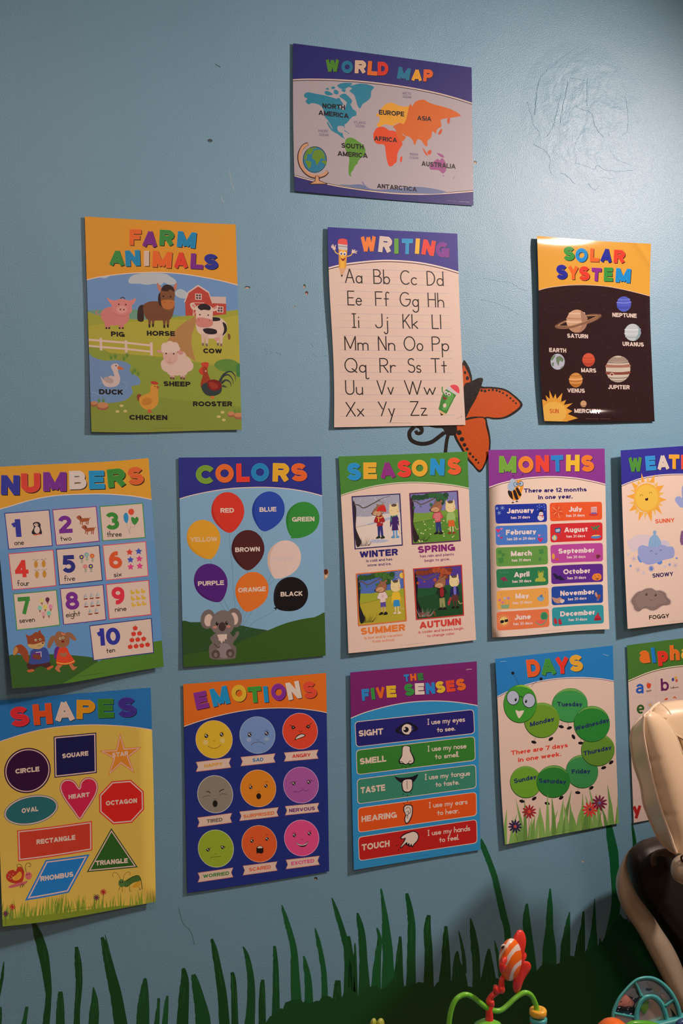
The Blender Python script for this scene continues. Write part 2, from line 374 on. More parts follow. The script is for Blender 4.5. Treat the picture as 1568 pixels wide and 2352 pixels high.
    def cr(s, c, x0, y0, x1, y1, h):
        # a credit line too small to read in the photograph: a row of tiny broken dashes
        a, b = np.array([x0, y0], float), np.array([x1, y1], float); rs = random.Random(int(x0)); f = 0
        while f < 1:
            d = rs.uniform(.015, .06); g_ = min(1, f+d)
            if not .5 < f < .54: s.l(c, h*.45, [a+(b-a)*f, a+(b-a)*g_], smooth=False)
            f = g_+.012
        return s
    def h(s, c, w, txt, x0, y0, x1, y1, h):
        a, b = np.array([x0, y0], float), np.array([x1, y1], float); x = 0; S = []
        for ch in txt:
            if ch == ' ': x += .36; continue
            st = strokes(ch); m_ = max(p[0] for q in st for p in q)
            S += [np.array([(x+p[0], p[1]) for p in q]) for q in st]; x += m_+.17
        x -= .17; u = s.upv(a)
        V = []; Fc = []
        for q in S:
            P = a+(b-a)*(q[:, 0:1]/x)+u*(q[:, 1:2]*h); n = len(P)
            T = np.gradient(P, axis=0); T /= np.linalg.norm(T, axis=1)[:, None]+1e-9
            P = P.copy(); P[0] -= T[0]*w*.3; P[-1] += T[-1]*w*.3
            # sharp corners: emit each segment as its own quad with small round joints
            for k in range(n-1):
                t = P[k+1]-P[k]; t /= np.linalg.norm(t)+1e-9; N = np.array([-t[1], t[0]])*w/2; o = len(V); e = t*w*.12
                V += [P[k]+N-e, P[k]-N-e, P[k+1]-N+e, P[k+1]+N+e]; Fc += [(o, o+1, o+2, o+3)]
        V, Fc = union(V, Fc); s.add(s.z(V), Fc, s.col(c)); return s
    def T(s, spec, sh=4, rim=None, shc='1c1014', bold=.055):
        """title letters: 'ch colour xl yl xr yr h' with the base line from left to right"""
        for ln in spec.strip().split('\n'):
            ch, c, *n = ln.split(); xl, yl, xr, yr, h = map(float, n); a, b = np.array([xl, yl]), np.array([xr, yr])
            u = s.upv(a); d = (b-a)/np.linalg.norm(b-a); up = np.array([d[1], -d[0]]); up = up if up @ u > 0 else -up
            s.P('title_letter')
            V0, T0 = glyph(ch, wt(bold)); V1, T1 = glyph(ch, wt(bold), wt(bold)*.78)
            mn, mx = V0.min(0), V0.max(0); desc = mn[1] < -.1
            y0 = 0.0 if (desc or ch.islower()) else mn[1]; sy = (mx[1]-y0)
            def put(V, T, cc, o=(0, 0)):
                Q = a+(b-a)*((V[:, 0:1]-mn[0])/(mx[0]-mn[0]))+up*((V[:, 1:2]-y0)/sy*h)+np.array(o)
                s.add(s.z(Q), [tuple(map(int, t)) for t in T], cc)
            put(V0, T0, s.col(shc), (sh*1.1, sh*1.2)); cc = s.col(c)
            put(V0, T0, cc*.62, (sh*.45, sh*.45))
            put(V0, T0, np.clip(cc*1.15+.02, 0, .86)); put(V1, T1, cc)
        return s
    def head(s, bc, pts, lines):
        """header band: everything above the curve pts; lines: (colour, width, dy)"""
        C = spline(pairs(pts), 6); Z = s.z(C); UV = s.to_uv(Z)
        P = np.vstack([[[UV[0, 0]-.05, -.1]], UV, [[UV[-1, 0]+.05, -.1]]]); T = tessellate_polygon([[Vector((*p, 0)) for p in P]])
        s.P('header_band'); s.add(P, T, s.col(bc), uv=True)
        s.P('header_stripe')
        for c, w, dy in lines: s.l(c, w, C+np.array([0, dy]), smooth=False)
        return s
    def grad(s, c0, c1, v0, v1, n=10):
        a, b = s.col(c0), s.col(c1)
        for k in range(n):
            f = k/(n-1); y0, y1 = v0+(v1-v0)*k/n, v0+(v1-v0)*(k+1)/n
            s.add(np.array([[-.1, y0], [1.1, y0], [1.1, y1+.003], [-.1, y1+.003]]), [(0, 1, 2), (0, 2, 3)], a*(1-f)+b*f, uv=True, lay=1)
        return s
    def build(s, clip=True):
        objs = []
        for name, items, label in s.parts:
            if not items: continue
            bm = bmesh.new(); la = bm.faces.layers.int.new('ci'); cols = []; cmap = {}
            for UV, T, c, lay in items:
                k = tuple(np.round(c, 4)); ci = cmap.setdefault(k, len(cmap))
                if ci == len(cols): cols.append(c)
                vs = [bm.verts.new((float(p[0]), float(p[1]), float(lay))) for p in UV]
                for tri in T:
                    i, j, k3 = (int(q) for q in tri)
                    A, B, C = UV[i], UV[j], UV[k3]; ar = (B[0]-A[0])*(C[1]-A[1])-(B[1]-A[1])*(C[0]-A[0])
                    if abs(ar) < 1e-12: continue
                    try: f = bm.faces.new((vs[i], vs[j], vs[k3]) if ar < 0 else (vs[i], vs[k3], vs[j]))
                    except ValueError: continue
                    f[la] = ci
            def cut(co, no, clear=False):
                geom = bm.verts[:]+bm.edges[:]+bm.faces[:]
                bmesh.ops.bisect_plane(bm, geom=geom, plane_co=co, plane_no=no, dist=1e-7, clear_outer=clear)
            if clip:
                cut((s.ext[0], 0, 0), (-1, 0, 0), True); cut((s.ext[1], 0, 0), (1, 0, 0), True); cut((0, 0, 0), (0, -1, 0), True); cut((0, 1, 0), (0, 1, 0), True)
            if not bm.faces: bm.free(); continue
            X = np.array([v.co[:] for v in bm.verts]); lo, hi = X.min(0), X.max(0)
            if s.nu > 1:
                for k in range(math.floor(lo[0]*s.nu)+1, math.ceil(hi[0]*s.nu)): cut((k/s.nu, 0, 0), (1, 0, 0))
                for k in range(max(1, math.floor(lo[1]*s.nv)+1), min(s.nv, math.ceil(hi[1]*s.nv))): cut((0, k/s.nv, 0), (0, 1, 0))
                dl, dh = math.floor(lo[0]*s.nu-hi[1]*s.nv), math.ceil(hi[0]*s.nu-lo[1]*s.nv)
                for k in range(dl, dh+1): cut((k/s.nu, 0, 0), (s.nu, -s.nv, 0))
            bmesh.ops.delete(bm, geom=[v for v in bm.verts if not v.link_faces], context='VERTS')
            bmesh.ops.remove_doubles(bm, verts=bm.verts[:], dist=4e-6); bmesh.ops.dissolve_degenerate(bm, dist=1e-6, edges=bm.edges[:])
            X = np.array([v.co[:] for v in bm.verts]); UV = X[:, :2]; px = hap(s.H, UV)+s.off(UV)
            d = s.dis(UV); W = at_many(px, d+X[:, 2]*s.step+(0.0004 if s.nu > 1 else 0.00006))
            e = 1e-3; du = s.lift*(s.disp(UV[:, 0]+e, UV[:, 1])-s.disp(UV[:, 0]-e, UV[:, 1]))/(2*e); dv = s.lift*(s.disp(UV[:, 0], UV[:, 1]+e)-s.disp(UV[:, 0], UV[:, 1]-e))/(2*e)
            C0 = at_many(s.c, np.zeros(4)); Lx = np.linalg.norm(C0[1]-C0[0]); Lz = np.linalg.norm(C0[3]-C0[0])
            Nn = np.stack([-du/Lx, -np.ones(len(du)), dv/Lz], 1); Nn /= np.linalg.norm(Nn, axis=1)[:, None]
            ci = [f[la] for f in bm.faces]
            me = bpy.data.meshes.new(name); bm.to_mesh(me); bm.free()
            me.vertices.foreach_set('co', (W-s.base).ravel().astype(np.float32)); me.update()
            if name == 'paper_sheet' and s.nu > 1:
                nv_ = len(me.vertices); W2 = W+np.array([0, .0003, 0]); fs = [tuple(p.vertices) for p in me.polygons]; ec = {}
                for f in fs:
                    for q in range(len(f)): e_ = (f[q], f[(q+1) % len(f)]); ec[e_] = 1
                rim = [(b_, a_, a_+nv_, b_+nv_) for (a_, b_) in ec if (b_, a_) not in ec]
                me = bpy.data.meshes.new(name); me.from_pydata([tuple(q) for q in np.vstack([W, W2])-s.base], [], fs+[tuple(q+nv_ for q in f[::-1]) for f in fs]+rim); me.update()
                Nn = np.vstack([Nn, -Nn]); ci = [ci[0]]*len(me.polygons)
            at_ = me.color_attributes.new('ink', 'FLOAT_COLOR', 'CORNER'); tot = np.repeat(np.array([[*cols[k], 1] for k in ci]), [p.loop_total for p in me.polygons], axis=0)
            at_.data.foreach_set('color', tot.ravel().astype(np.float32))
            for p in me.polygons: p.use_smooth = True
            if s.nu > 1: me.normals_split_custom_set_from_vertices([tuple(n) for n in Nn])
            o = link(name, me, s.m, s.root)
            if label: o['label'] = label
            objs.append(o)
        return objs
# ---------------------------------------------------------------- room
XL, XR, YB, ZC = -1.5, 3.5, -4.2, 2.72
def wall_mat():
    m = bpy.data.materials.new('blue_gloss_wall_paint'); m.use_nodes = True; nt = m.node_tree; b = nt.nodes['Principled BSDF']; N = nt.nodes.new; L = nt.links.new
    b.inputs['Roughness'].default_value = .42; b.inputs['Specular IOR Level'].default_value = .6
    tc = N('ShaderNodeTexCoord')
    n1 = N('ShaderNodeTexNoise'); n1.inputs['Scale'].default_value = 1.6; n1.inputs['Detail'].default_value = 4; L(tc.outputs['Object'], n1.inputs['Vector'])
    cr = N('ShaderNodeMix'); cr.data_type = 'RGBA'; cr.inputs['A'].default_value = (.17, .385, .56, 1); cr.inputs['B'].default_value = (.185, .41, .59, 1)
    L(n1.outputs['Fac'], cr.inputs['Factor']); L(cr.outputs['Result'], b.inputs['Base Color'])
    # orange peel everywhere, coarse plaster patch around the repaired spot
    n2 = N('ShaderNodeTexNoise'); n2.inputs['Scale'].default_value = 430; n2.inputs['Detail'].default_value = 2; L(tc.outputs['Object'], n2.inputs['Vector'])
    n3 = N('ShaderNodeTexNoise'); n3.inputs['Scale'].default_value = 24; n3.inputs['Detail'].default_value = 5; n3.inputs['Distortion'].default_value = .5; L(tc.outputs['Object'], n3.inputs['Vector'])
    dist = N('ShaderNodeVectorMath'); dist.operation = 'DISTANCE'; dist.inputs[1].default_value = tuple(at(1345, 270)); L(tc.outputs['Object'], dist.inputs[0])
    mk = N('ShaderNodeMapRange'); mk.inputs['From Min'].default_value = .07; mk.inputs['From Max'].default_value = .17; mk.inputs['To Min'].default_value = 1; mk.inputs['To Max'].default_value = .06; L(dist.outputs['Value'], mk.inputs['Value'])
    mu = N('ShaderNodeMath'); mu.operation = 'MULTIPLY'; L(n3.outputs['Fac'], mu.inputs[0]); L(mk.outputs['Result'], mu.inputs[1])
    b1 = N('ShaderNodeBump'); b1.inputs['Strength'].default_value = .85; b1.inputs['Distance'].default_value = .0007; L(n2.outputs['Fac'], b1.inputs['Height'])
    b2 = N('ShaderNodeBump'); b2.inputs['Strength'].default_value = .8; b2.inputs['Distance'].default_value = .005; L(mu.outputs['Value'], b2.inputs['Height']); L(b1.outputs['Normal'], b2.inputs['Normal'])
    n4 = N('ShaderNodeTexNoise'); n4.inputs['Scale'].default_value = 3.5; n4.inputs['Detail'].default_value = 2; L(tc.outputs['Object'], n4.inputs['Vector'])
    b3 = N('ShaderNodeBump'); b3.inputs['Strength'].default_value = .6; b3.inputs['Distance'].default_value = .006; L(n4.outputs['Fac'], b3.inputs['Height']); L(b2.outputs['Normal'], b3.inputs['Normal'])
    L(b3.outputs['Normal'], b.inputs['Normal'])
    return m
WALL = wall_mat()
plain = mat('plain_cream_wall_paint', (.62, .52, .42), rough=.4, bump=(120, .3, .001))
wall = box('wall_back', (XL, 0, 0), (XR, .12, ZC), WALL); tag(wall, kind='structure')
tag(box('wall_left', (XL-.12, YB, 0), (XL, .12, ZC), plain), kind='structure')
tag(box('wall_right', (XR, YB, 0), (XR+.12, .12, ZC), plain), kind='structure')
tag(box('wall_front', (XL-.12, YB-.12, 0), (XR+.12, YB, ZC), plain), kind='structure')
tag(box('floor', (XL-.12, YB-.12, -.1), (XR+.12, .12, 0), mat('wood_floor', '8a6a4c', rough=.45, noise=(6, .25))), kind='structure')
tag(box('ceiling', (XL-.12, YB-.12, ZC), (XR+.12, .12, ZC+.1), mat('ceiling_paint', 'd8d0c6', rough=.9)), kind='structure')
tag(box('baseboard_back', (XL, -.014, 0), (XR, 0, .09), mat('baseboard_paint', 'cfc6b8', rough=.4), bevel=.003), kind='structure')
lampm = bpy.data.materials.new('lit_lamp_glass'); lampm.use_nodes = True
_b = lampm.node_tree.nodes['Principled BSDF']; _b.inputs['Emission Color'].default_value = (1, .75, .6, 1); _b.inputs['Emission Strength'].default_value = 6
metal = mat('brushed_metal', (.6, .58, .55), rough=.35, metal=1)
for i, (x, y, r, lab) in enumerate([(.45, -1.13, .09, 'small round ceiling lamp near the left end of the poster wall'), (.9, -3.3, .2, 'round glass ceiling lamp at the rear of the room')]):  # the rear fixture is added to carry the fill light
    t = empty('ceiling_lamp', (x, y, ZC)); tag(t, lab, 'lamp')
    lathe('mounting_plate', (x, y, ZC), (0, 0, -1), [(r*1.05, 0), (r*1.05, .02), (r*.9, .028)], metal, t, base=(x, y, ZC))
    lathe('glass_shade', (x, y, ZC), (0, 0, -1), [(r*.95, .02), (r, .04), (r*.95, .07), (r*.75, .09), (r*.4, .102), (.004, .105)], lampm, t, base=(x, y, ZC))
_p = np.array([2.48, -1.19, 2.50]); _d = np.array([0.28, 0, 1.02])-_p; _d /= np.linalg.norm(_d)
t = empty('ceiling_spotlight', (2.48, -1.19, ZC)); tag(t, 'adjustable metal spotlight on the ceiling aimed at the poster wall', 'spotlight')
lathe('mounting_plate', (2.48, -1.19, ZC), (0, 0, -1), [(.07, 0), (.07, .02), (.02, .026)], metal, t, base=(2.48, -1.19, ZC))
tube('stem', [(2.48, -1.19, ZC-.02), tuple(_p-_d*.12)], .01, metal, t, base=(2.48, -1.19, ZC))
lathe('spotlight_can', _p, _d, [(.03, -.17), (.09, -.16), (.13, -.10), (.135, -.09)], metal, t, base=(2.48, -1.19, ZC))
GR, BL, WH, OR, RD, YE, PU, NA = '5b8f35', '1f86b4', 'dfc2b0', 'ee7a33', 'dd3b2f', 'eda52c', '7a2a80', '2a2d83'
# ================================================================ WORLD MAP
k = 460/1568
p = Sheet('wall_poster', 'landscape world map poster with blue borders, highest on the wall', [(673, 99.5), (1082.7, 155), (1087, 472.5), (677, 438.7)], 'd8c4c0', (650, 80, k),
          disp=lambda u, v: .0015+.006*(1-u)**2+.004*v**3+.003*np.sin(u*7)*v*(1-v), l=(-2, 0), b=(2, 0), t=(-1, 0), bg='b9b4c6', dim=.68, group='classroom posters')
p.head('2c2e86', '60,350 200,344 400,348 600,360 800,382 1000,412 1200,452 1350,492 1500,540', [('e2cfc8', 9, 3), ('33203c', 5, 12)])
p.P('bottom_band').g('2f3288', '60,1095 200,1134 400,1180 600,1212 800,1236 950,1246 1120,1248 1300,1240 1520,1222 1520,1400 60,1400')
p.l('e8d6ce', 8, '60,1095 200,1134 400,1180 600,1212 800,1236 950,1246 1120,1248 1300,1240 1520,1222').l('33203c', 4, '60,1089 200,1128 400,1174 600,1206 800,1229 950,1239 1120,1241 1300,1233 1520,1215')
p.T('''W 4f9536 334,290 436,290 100
O 1c80b0 456,298 544,300 96
R dfc2b0 560,299 646,302 100
L e9762e 658,312 734,318 108
D e0392e 740,316 822,316 104
M 1c80b0 890,340 984,356 92
A f0ae33 1003,358 1084,362 90
P ea6a2e 1096,362 1168,366 92'''.replace(',', ' ').replace('  ', ' '), sh=5)
p.P('north_america').s_('2b8db5', '170,460 200,450 260,462 330,475 380,490 430,505 455,520 470,545 440,560 470,590 490,560 500,530 530,550 545,580 570,600 572,632 545,640 520,665 500,690 480,705 485,735 470,715 430,715 425,740 440,762 465,770 470,795 482,812 455,800 425,775 395,760 380,720 350,670 325,640 320,600 300,560 260,540 220,535 200,545 175,520 190,500 165,485', 3)
p.s_('2b8db5', '360,700 350,680 345,695 375,745 392,752', 3).l('2b8db5', 6, '478,748 500,762').l('2b8db5', 6, '504,768 518,774')
p.s_('2b8db5', '545,395 600,382 660,388 712,410 690,440 685,490 655,520 620,545 603,576 585,560 570,510 555,470 520,440 540,420 515,405', 3)
for a in ['425,395 470,376 540,380 510,410 470,425 440,415', '325,445 350,440 390,465 360,475 330,465', '440,480 480,460 520,490 540,520 520,545 480,510', '400,430 430,440 430,465 400,460', '330,425 350,415 360,430', '375,410 400,405 405,420 385,425', '455,430 490,425 480,450', '420,500 440,495 450,515']:
    p.s_('2b8db5', a, 3)
p.P('south_america').s_('5fa03a', '490,820 520,805 555,812 580,830 610,850 642,890 640,930 615,960 590,985 580,1010 560,1030 548,1060 530,1080 532,1108 515,1095 512,1040 518,980 505,930 482,880', 3)
p.P('europe').s_('efae3c', '760,590 800,545 850,530 890,548 940,562 990,560 975,600 968,660 940,705 905,690 880,700 850,712 800,700 760,720 735,715 740,690 755,680 752,640 730,640 735,615 760,620', 3)
p.P('africa').s_('ea5127', '712,760 740,725 790,722 830,748 880,758 905,820 935,850 915,890 895,930 890,990 870,1010 850,1030 825,1022 808,960 800,900 790,860 740,855 712,830 705,790', 3).s_('ea5127', '915,965 932,950 930,985 918,1000', 3)
p.P('asia').s_('de6f27', '985,560 1000,540 1010,560 1040,520 1100,508 1140,530 1200,550 1260,565 1330,590 1388,628 1370,640 1310,650 1235,665 1240,715 1205,740 1195,775 1180,760 1165,760 1160,800 1130,830 1130,870 1108,865 1080,825 1050,820 1030,865 1010,820 980,795 945,790 930,770 960,800 935,835 912,830 885,770 880,740 860,720 890,700 920,690 940,700 960,670 975,610', 3)
for a in ['1285,660 1305,650 1300,695 1287,690', '1090,885 1110,905 1135,945 1110,930', '1130,915 1158,900 1155,935 1135,935', '1232,740 1244,740 1235,775 1212,778', '1120,940 1148,946 1120,944']: p.s_('d8592b', a, 3)
p.P('australia').s_('a6599f', '1145,1030 1170,1000 1210,970 1225,985 1245,965 1275,1010 1275,1060 1250,1085 1215,1060 1155,1055', 3).s_('a6599f', '1205,925 1250,940 1258,962 1225,950', 3).s_('a6599f', '1250,1100 1262,1102 1254,1110', 3).s_('a6599f', '1325,1130 1345,1105 1352,1092 1338,1120', 3)
p.P('antarctica').s_('6f83b8', '435,1172 520,1175 600,1170 650,1190 700,1208 800,1210 960,1195 1060,1190 1180,1205 1280,1232 1180,1246 950,1240 800,1230 620,1206 500,1186', 3).l('6f83b8', 8, '650,1190 630,1170 618,1150')
for t, x0, y0, x1, y1, h in [('NORTH', 308, 574, 484, 587, 38), ('AMERICA', 277, 627, 514, 655, 38), ('SOUTH', 457, 884, 630, 897, 38), ('AMERICA', 426, 947, 662, 966, 38), ('EUROPE', 750, 624, 948, 640, 38), ('ASIA', 1050, 668, 1160, 677, 36), ('AFRICA', 712, 828, 892, 843, 36), ('AUSTRALIA', 1083, 1026, 1350, 1050, 38), ('ANTARCTICA', 735, 1200, 1046, 1228, 36)]:
    p.P('continent_name').t('17131c', t, x0, y0, x1, y1, h, .03)
for t, x0, y0, x1, y1 in [('ARCTIC', 932, 467, 1003, 472), ('OCEAN', 934, 494, 1002, 499), ('ATLANTIC', 552, 694, 648, 701), ('OCEAN', 566, 722, 636, 727), ('PACIFIC', 277, 761, 356, 767), ('OCEAN', 281, 790, 354, 795), ('INDIAN', 992, 943, 1056, 948), ('OCEAN', 990, 970, 1058, 975)]:
    p.P('ocean_name').t('6b6890', t, x0, y0, x1, y1, 20, .0)
p.P('globe_picture').l('3a241f', 30, '195,855 160,872 132,920 126,970 140,1025 175,1075 220,1105 270,1112 320,1098 348,1070').l('d9a787', 22, '193,858 160,874 135,922 130,970 144,1024 178,1071 222,1100 270,1106 318,1093 344,1070')
p.g('3a241f', '250,1105 282,1105 286,1140 350,1165 340,1172 205,1172 200,1164 248,1142').g('d9a787', '256,1108 276,1108 280,1143 338,1165 212,1166 252,1146')
p.e('15303a', 248, 977, 94, 104).e('2a86b6', 248, 977, 89, 99)
for a in ['190,900 215,885 235,900 215,935 190,930 185,970 165,975 170,940', '245,905 290,900 320,930 325,975 300,965 285,990 262,1020 250,985 225,960 235,925', '172,985 210,990 220,1015 200,1048 188,1020', '300,990 335,985 338,1020 322,1010', '225,885 250,878 262,885 240,893']: p.s_('6c9a34', a, 4)
p.P('credit_line').cr('9a93b8', 1275, 1298, 1362, 1304, 5).cr('c5bcd0', 1374, 1305, 1460, 1310, 6)
p.build()

# ================================================================ FARM ANIMALS
k = 390/1568
p = Sheet('wall_poster', 'farm animals poster with orange header, left of the writing poster', [(194.5, 497), (541, 515.5), (555, 987), (210, 992)], 'd8bdae', (180, 480, k),
          disp=lambda u, v: .0015+.004*u**3+.006*(1-u)**3+.006*v**4, t=(1, 0), b=(2, 1), bg='7a97bf', dim=.88, m=None, group='classroom posters')
p.P('field_picture').g('e09a33', '30,40 1500,40 1500,720 30,700').e('7a97bf', 770, 4000, 100)
SKY = spline(pairs('60,660 200,628 400,602 600,588 800,588 1000,606 1200,640 1350,672 1500,712'), 5)
p.g('6f94c4', np.vstack([SKY, [[1560, 1100], [60, 1100]]]))
p.s_('6d9a86', '60,950 130,935 200,930 480,930 520,925 600,945 700,970 880,975 900,1010 60,1010', 3)
p.s_('b6bfc4', '470,640 520,605 620,592 790,596 850,625 895,655 900,690 840,700 790,680 760,705 700,690 640,700 560,690 500,690 465,680', 4).s_('b3bfc6', '890,770 930,740 975,750 1010,780 1040,795 1020,820 950,825 900,800', 4).s_('b3bfc6', '190,625 300,605 250,640', 4)
p.s_('9fa23c', '60,980 200,990 400,1010 600,1020 800,1010 1000,985 1200,972 1560,965 1560,1450 60,1400', 3)
p.s_('b0a840', '60,1100 400,1050 800,1020 1200,1030 1560,1000 1560,1420 1000,1400 60,1330', 3)
p.s_('b0824f', '1090,990 960,1060 870,1150 820,1230 880,1280 980,1340 1070,1400 1085,1420 1050,1280 1045,1180 1080,1060', 4)
p.s_('8c9a3c', '60,1310 300,1330 500,1345 800,1370 1060,1410 1250,1450 1560,1480 1560,2150 60,2150', 3)
p.s_('83923a', '60,1800 400,1700 900,1760 1560,1850 1560,2200 60,2200', 3)
p.P('pond_picture').s_('6f8fb8', '60,1340 140,1370 240,1400 380,1400 480,1440 475,1500 560,1560 565,1620 490,1640 500,1700 420,1770 240,1790 60,1740', 5)
for a in ['190,1620 240,1600 300,1615', '400,1590 450,1620 430,1660', '120,1690 160,1700 200,1720']: p.l('8fa8cc', 4, a)
p.P('fence_picture')
for a in ['60,1196 100,1198 430,1225 660,1250 660,1268 430,1243 60,1214', '60,1253 430,1283 660,1308 660,1325 430,1300 60,1270', '195,1190 218,1192 222,1308 198,1306', '428,1212 450,1214 454,1330 430,1328', '660,1232 684,1233 688,1355 662,1353']: p.g('dcbfb2', a)
p.P('barn_picture').g('dcbfb2', '975,860 1010,765 1105,700 1205,765 1240,880 1232,880 1200,775 1105,715 1016,775 985,862').g('b8453a', '985,862 1018,776 1105,716 1200,776 1236,880 1236,985 990,985')
p.g('cdb4ab', '1215,808 1362,812 1362,875 1236,870').g('b8453a', '1236,870 1364,876 1364,972 1236,985')
for a, b in [(1078, 780), (1278, 898)]:
    p.q('dcbfb2', [(a, b), (a+60, b+3), (a+60, b+60), (a, b+57)]).q('5d3a44', [(a+8, b+8), (a+27, b+9), (a+27, b+27), (a+8, b+26)]).q('5d3a44', [(a+33, b+9), (a+52, b+10), (a+52, b+28), (a+33, b+27)]).q('5d3a44', [(a+8, b+32), (a+27, b+33), (a+27, b+51), (a+8, b+50)]).q('5d3a44', [(a+33, b+33), (a+52, b+34), (a+52, b+52), (a+33, b+51)])
p.l('dcbfb2', 7, '1060,985 1060,866 1162,868', smooth=False).l('dcbfb2', 6, '1062,985 1110,900', smooth=False)
p.P('bush_picture').s_('5f8a3c', '1255,1440 1290,1400 1370,1385 1440,1400 1490,1440 1470,1500 1350,1500 1290,1480', 5); p.P('bush_picture').s_('3f7f44', '1460,1450 1500,1430 1500,1540 1460,1540', 5)
for x, y in [(300, 1390), (420, 1400), (450, 1370), (340, 1380), (500, 1530), (550, 1540), (520, 1510), (190, 1790), (230, 1790), (1440, 1890), (1480, 1900)]:
    p.P('grass_tuft_picture')
    for d in (-20, -6, 8, 22): p.g('5c8a3a', [(x-5, y), (x+d, y-62+abs(d)), (x+7, y)])
for x, y, r in [(225, 1820, 55), (145, 1800, 32), (1410, 1895, 34), (1480, 1910, 44)]: p.P('stone_picture').e('a06048', x, y+8, r, r*.55).e('c4875c', x, y-8, r*.95, r*.5)
for x, y in [(398, 1817), (360, 1870), (433, 1866), (1330, 1877), (1295, 1918), (1342, 1948)]: p.P('flower_picture').e('cfc183', x, y, 17, 12).e('c9a23c', x, y, 5)
p.P('pig_picture').l('cf7f78', 8, '205,965 175,975 162,950 185,940').e('cf7f78', 320, 990, 115, 85, 10).e('cf7f78', 400, 1000, 70, 70).g('cf7f78', '235,1030 300,1040 292,1105 250,1105').g('cf7f78', '370,1030 425,1030 418,1105 378,1105')
for x in (258, 285, 380, 410): p.q('33201f', [(x-9, 1092), (x+9, 1092), (x+8, 1108), (x-8, 1108)])
p.s_('d68580', '265,820 320,845 400,830 470,845 530,825 515,870 495,890 490,950 440,985 370,985 320,950 305,890 285,860', 5).e('dc9a90', 400, 928, 48, 36).e('7a3b3a', 388, 928, 7, 9).e('7a3b3a', 421, 930, 7, 9).e('241617', 373, 880, 7).e('241617', 438, 883, 7).l('3a2420', 7, '385,828 410,815 430,830').l('b86963', 4, '320,955 370,985 430,985 475,960')
p.P('horse_picture').s_('35211f', '590,885 560,900 545,950 548,1030 600,1035 605,950 620,900', 4).s_('76492f', '600,890 660,855 760,855 880,880 875,960 845,1020 760,1030 650,1025 610,980', 5)
for x, y in [(655, 1095), (688, 1090), (792, 1100), (825, 1095)]: p.g('76492f', [(x-16, 990), (x+22, 990), (x+10, y-25), (x-8, y-25)]).g('2a1a18', [(x-9, y-28), (x+10, y-28), (x+9, y), (x-7, y)])
p.s_('35211f', '745,780 735,840 750,890 790,900 800,760', 4).s_('c07a68', '725,680 770,730 765,770 735,740', 4).s_('c07a68', '905,680 870,730 878,770 908,735', 4).s_('7d5034', '758,760 800,715 860,715 890,770 885,850 878,930 830,950 770,900', 5).s_('bb6f38', '765,850 820,838 885,850 880,905 830,928 780,910', 5).s_('35211f', '765,750 790,705 840,700 880,730 885,765 850,745 820,760', 4).e('1d1312', 784, 806, 8).e('1d1312', 851, 810, 8).e('8a4a26', 798, 862, 5).e('8a4a26', 856, 864, 5)
p.P('cow_picture').s_('dcc0b0', '1090,1010 1150,1000 1250,995 1320,1010 1370,1070 1360,1150 1310,1190 1200,1195 1130,1160 1090,1110', 5)
for x, y in [(1150, 1262), (1185, 1268), (1288, 1262), (1318, 1268)]: p.g('d3b5a5', [(x-18, 1150), (x+20, 1150), (x+10, y), (x-10, y)]).g('7a6355', [(x-10, y-25), (x+9, y-25), (x+9, y), (x-9, y)])
p.s_('241c26', '1150,1110 1200,1100 1270,1115 1275,1150 1220,1158 1170,1145', 4).s_('241c26', '1235,1000 1300,1005 1305,1030 1240,1035', 4).s_('241c26', '1330,1045 1365,1070 1368,1130 1330,1170 1345,1110', 4).s_('7a4d33', '1378,1155 1400,1160 1402,1200 1385,1205', 4).s_('d39a90', '1255,1190 1305,1190 1290,1215 1265,1215', 4)
p.s_('dcc0b0', '1030,880 1060,865 1090,905 1085,930 1050,925', 4).s_('dcc0b0', '1290,890 1265,900 1230,925 1245,945 1285,930', 4).e('cf8d84', 1063, 895, 20, 12, 45).e('cf8d84', 1262, 912, 20, 11, -35).s_('dcc0b0', '1090,900 1160,880 1235,910 1238,1000 1230,1050 1160,1080 1095,1050 1085,980', 5).s_('cc8278', '1090,1010 1160,1005 1238,1030 1230,1080 1160,1095 1095,1075', 5).s_('241c26', '1100,905 1130,878 1180,878 1220,905 1210,935 1160,930 1130,935', 4).e('1d1312', 1121, 976, 7).e('1d1312', 1198, 980, 7).e('9c5850', 1112, 1024, 6).e('9c5850', 1210, 1030, 6)
p.P('sheep_picture')
for x, y in [(855, 1572), (878, 1575), (950, 1572), (975, 1576)]: p.g('cf9f98', [(x-10, 1510), (x+11, 1510), (x+9, y), (x-9, y)]).g('6d4540', [(x-9, y-20), (x+9, y-20), (x+9, y), (x-9, y)])
for x, y, r in [(830, 1440, 68), (900, 1420, 78), (970, 1430, 75), (1010, 1450, 52), (870, 1480, 60), (960, 1490, 52), (910, 1495, 45), (800, 1430, 40), (950, 1360, 45)]: p.e('d9bbac', x, y, r)
p.s_('cf8f8c', '722,1310 760,1298 800,1310 780,1330 735,1325', 4).s_('cf8f8c', '915,1300 950,1310 970,1335 930,1345', 4).s_('d5a99c', '780,1320 850,1300 915,1330 910,1400 860,1440 800,1410', 5)
for x, y, r in [(800, 1270, 36), (845, 1260, 42), (890, 1265, 36), (830, 1290, 42), (880, 1290, 40), (790, 1300, 28), (915, 1290, 24)]: p.e('dcc1b3', x, y, r)
p.e('1d1312', 810, 1335, 7).e('1d1312', 880, 1337, 7).l('a3766a', 3, '820,1410 845,1420 880,1415').l('a3766a', 3, '845,1390 845,1418')
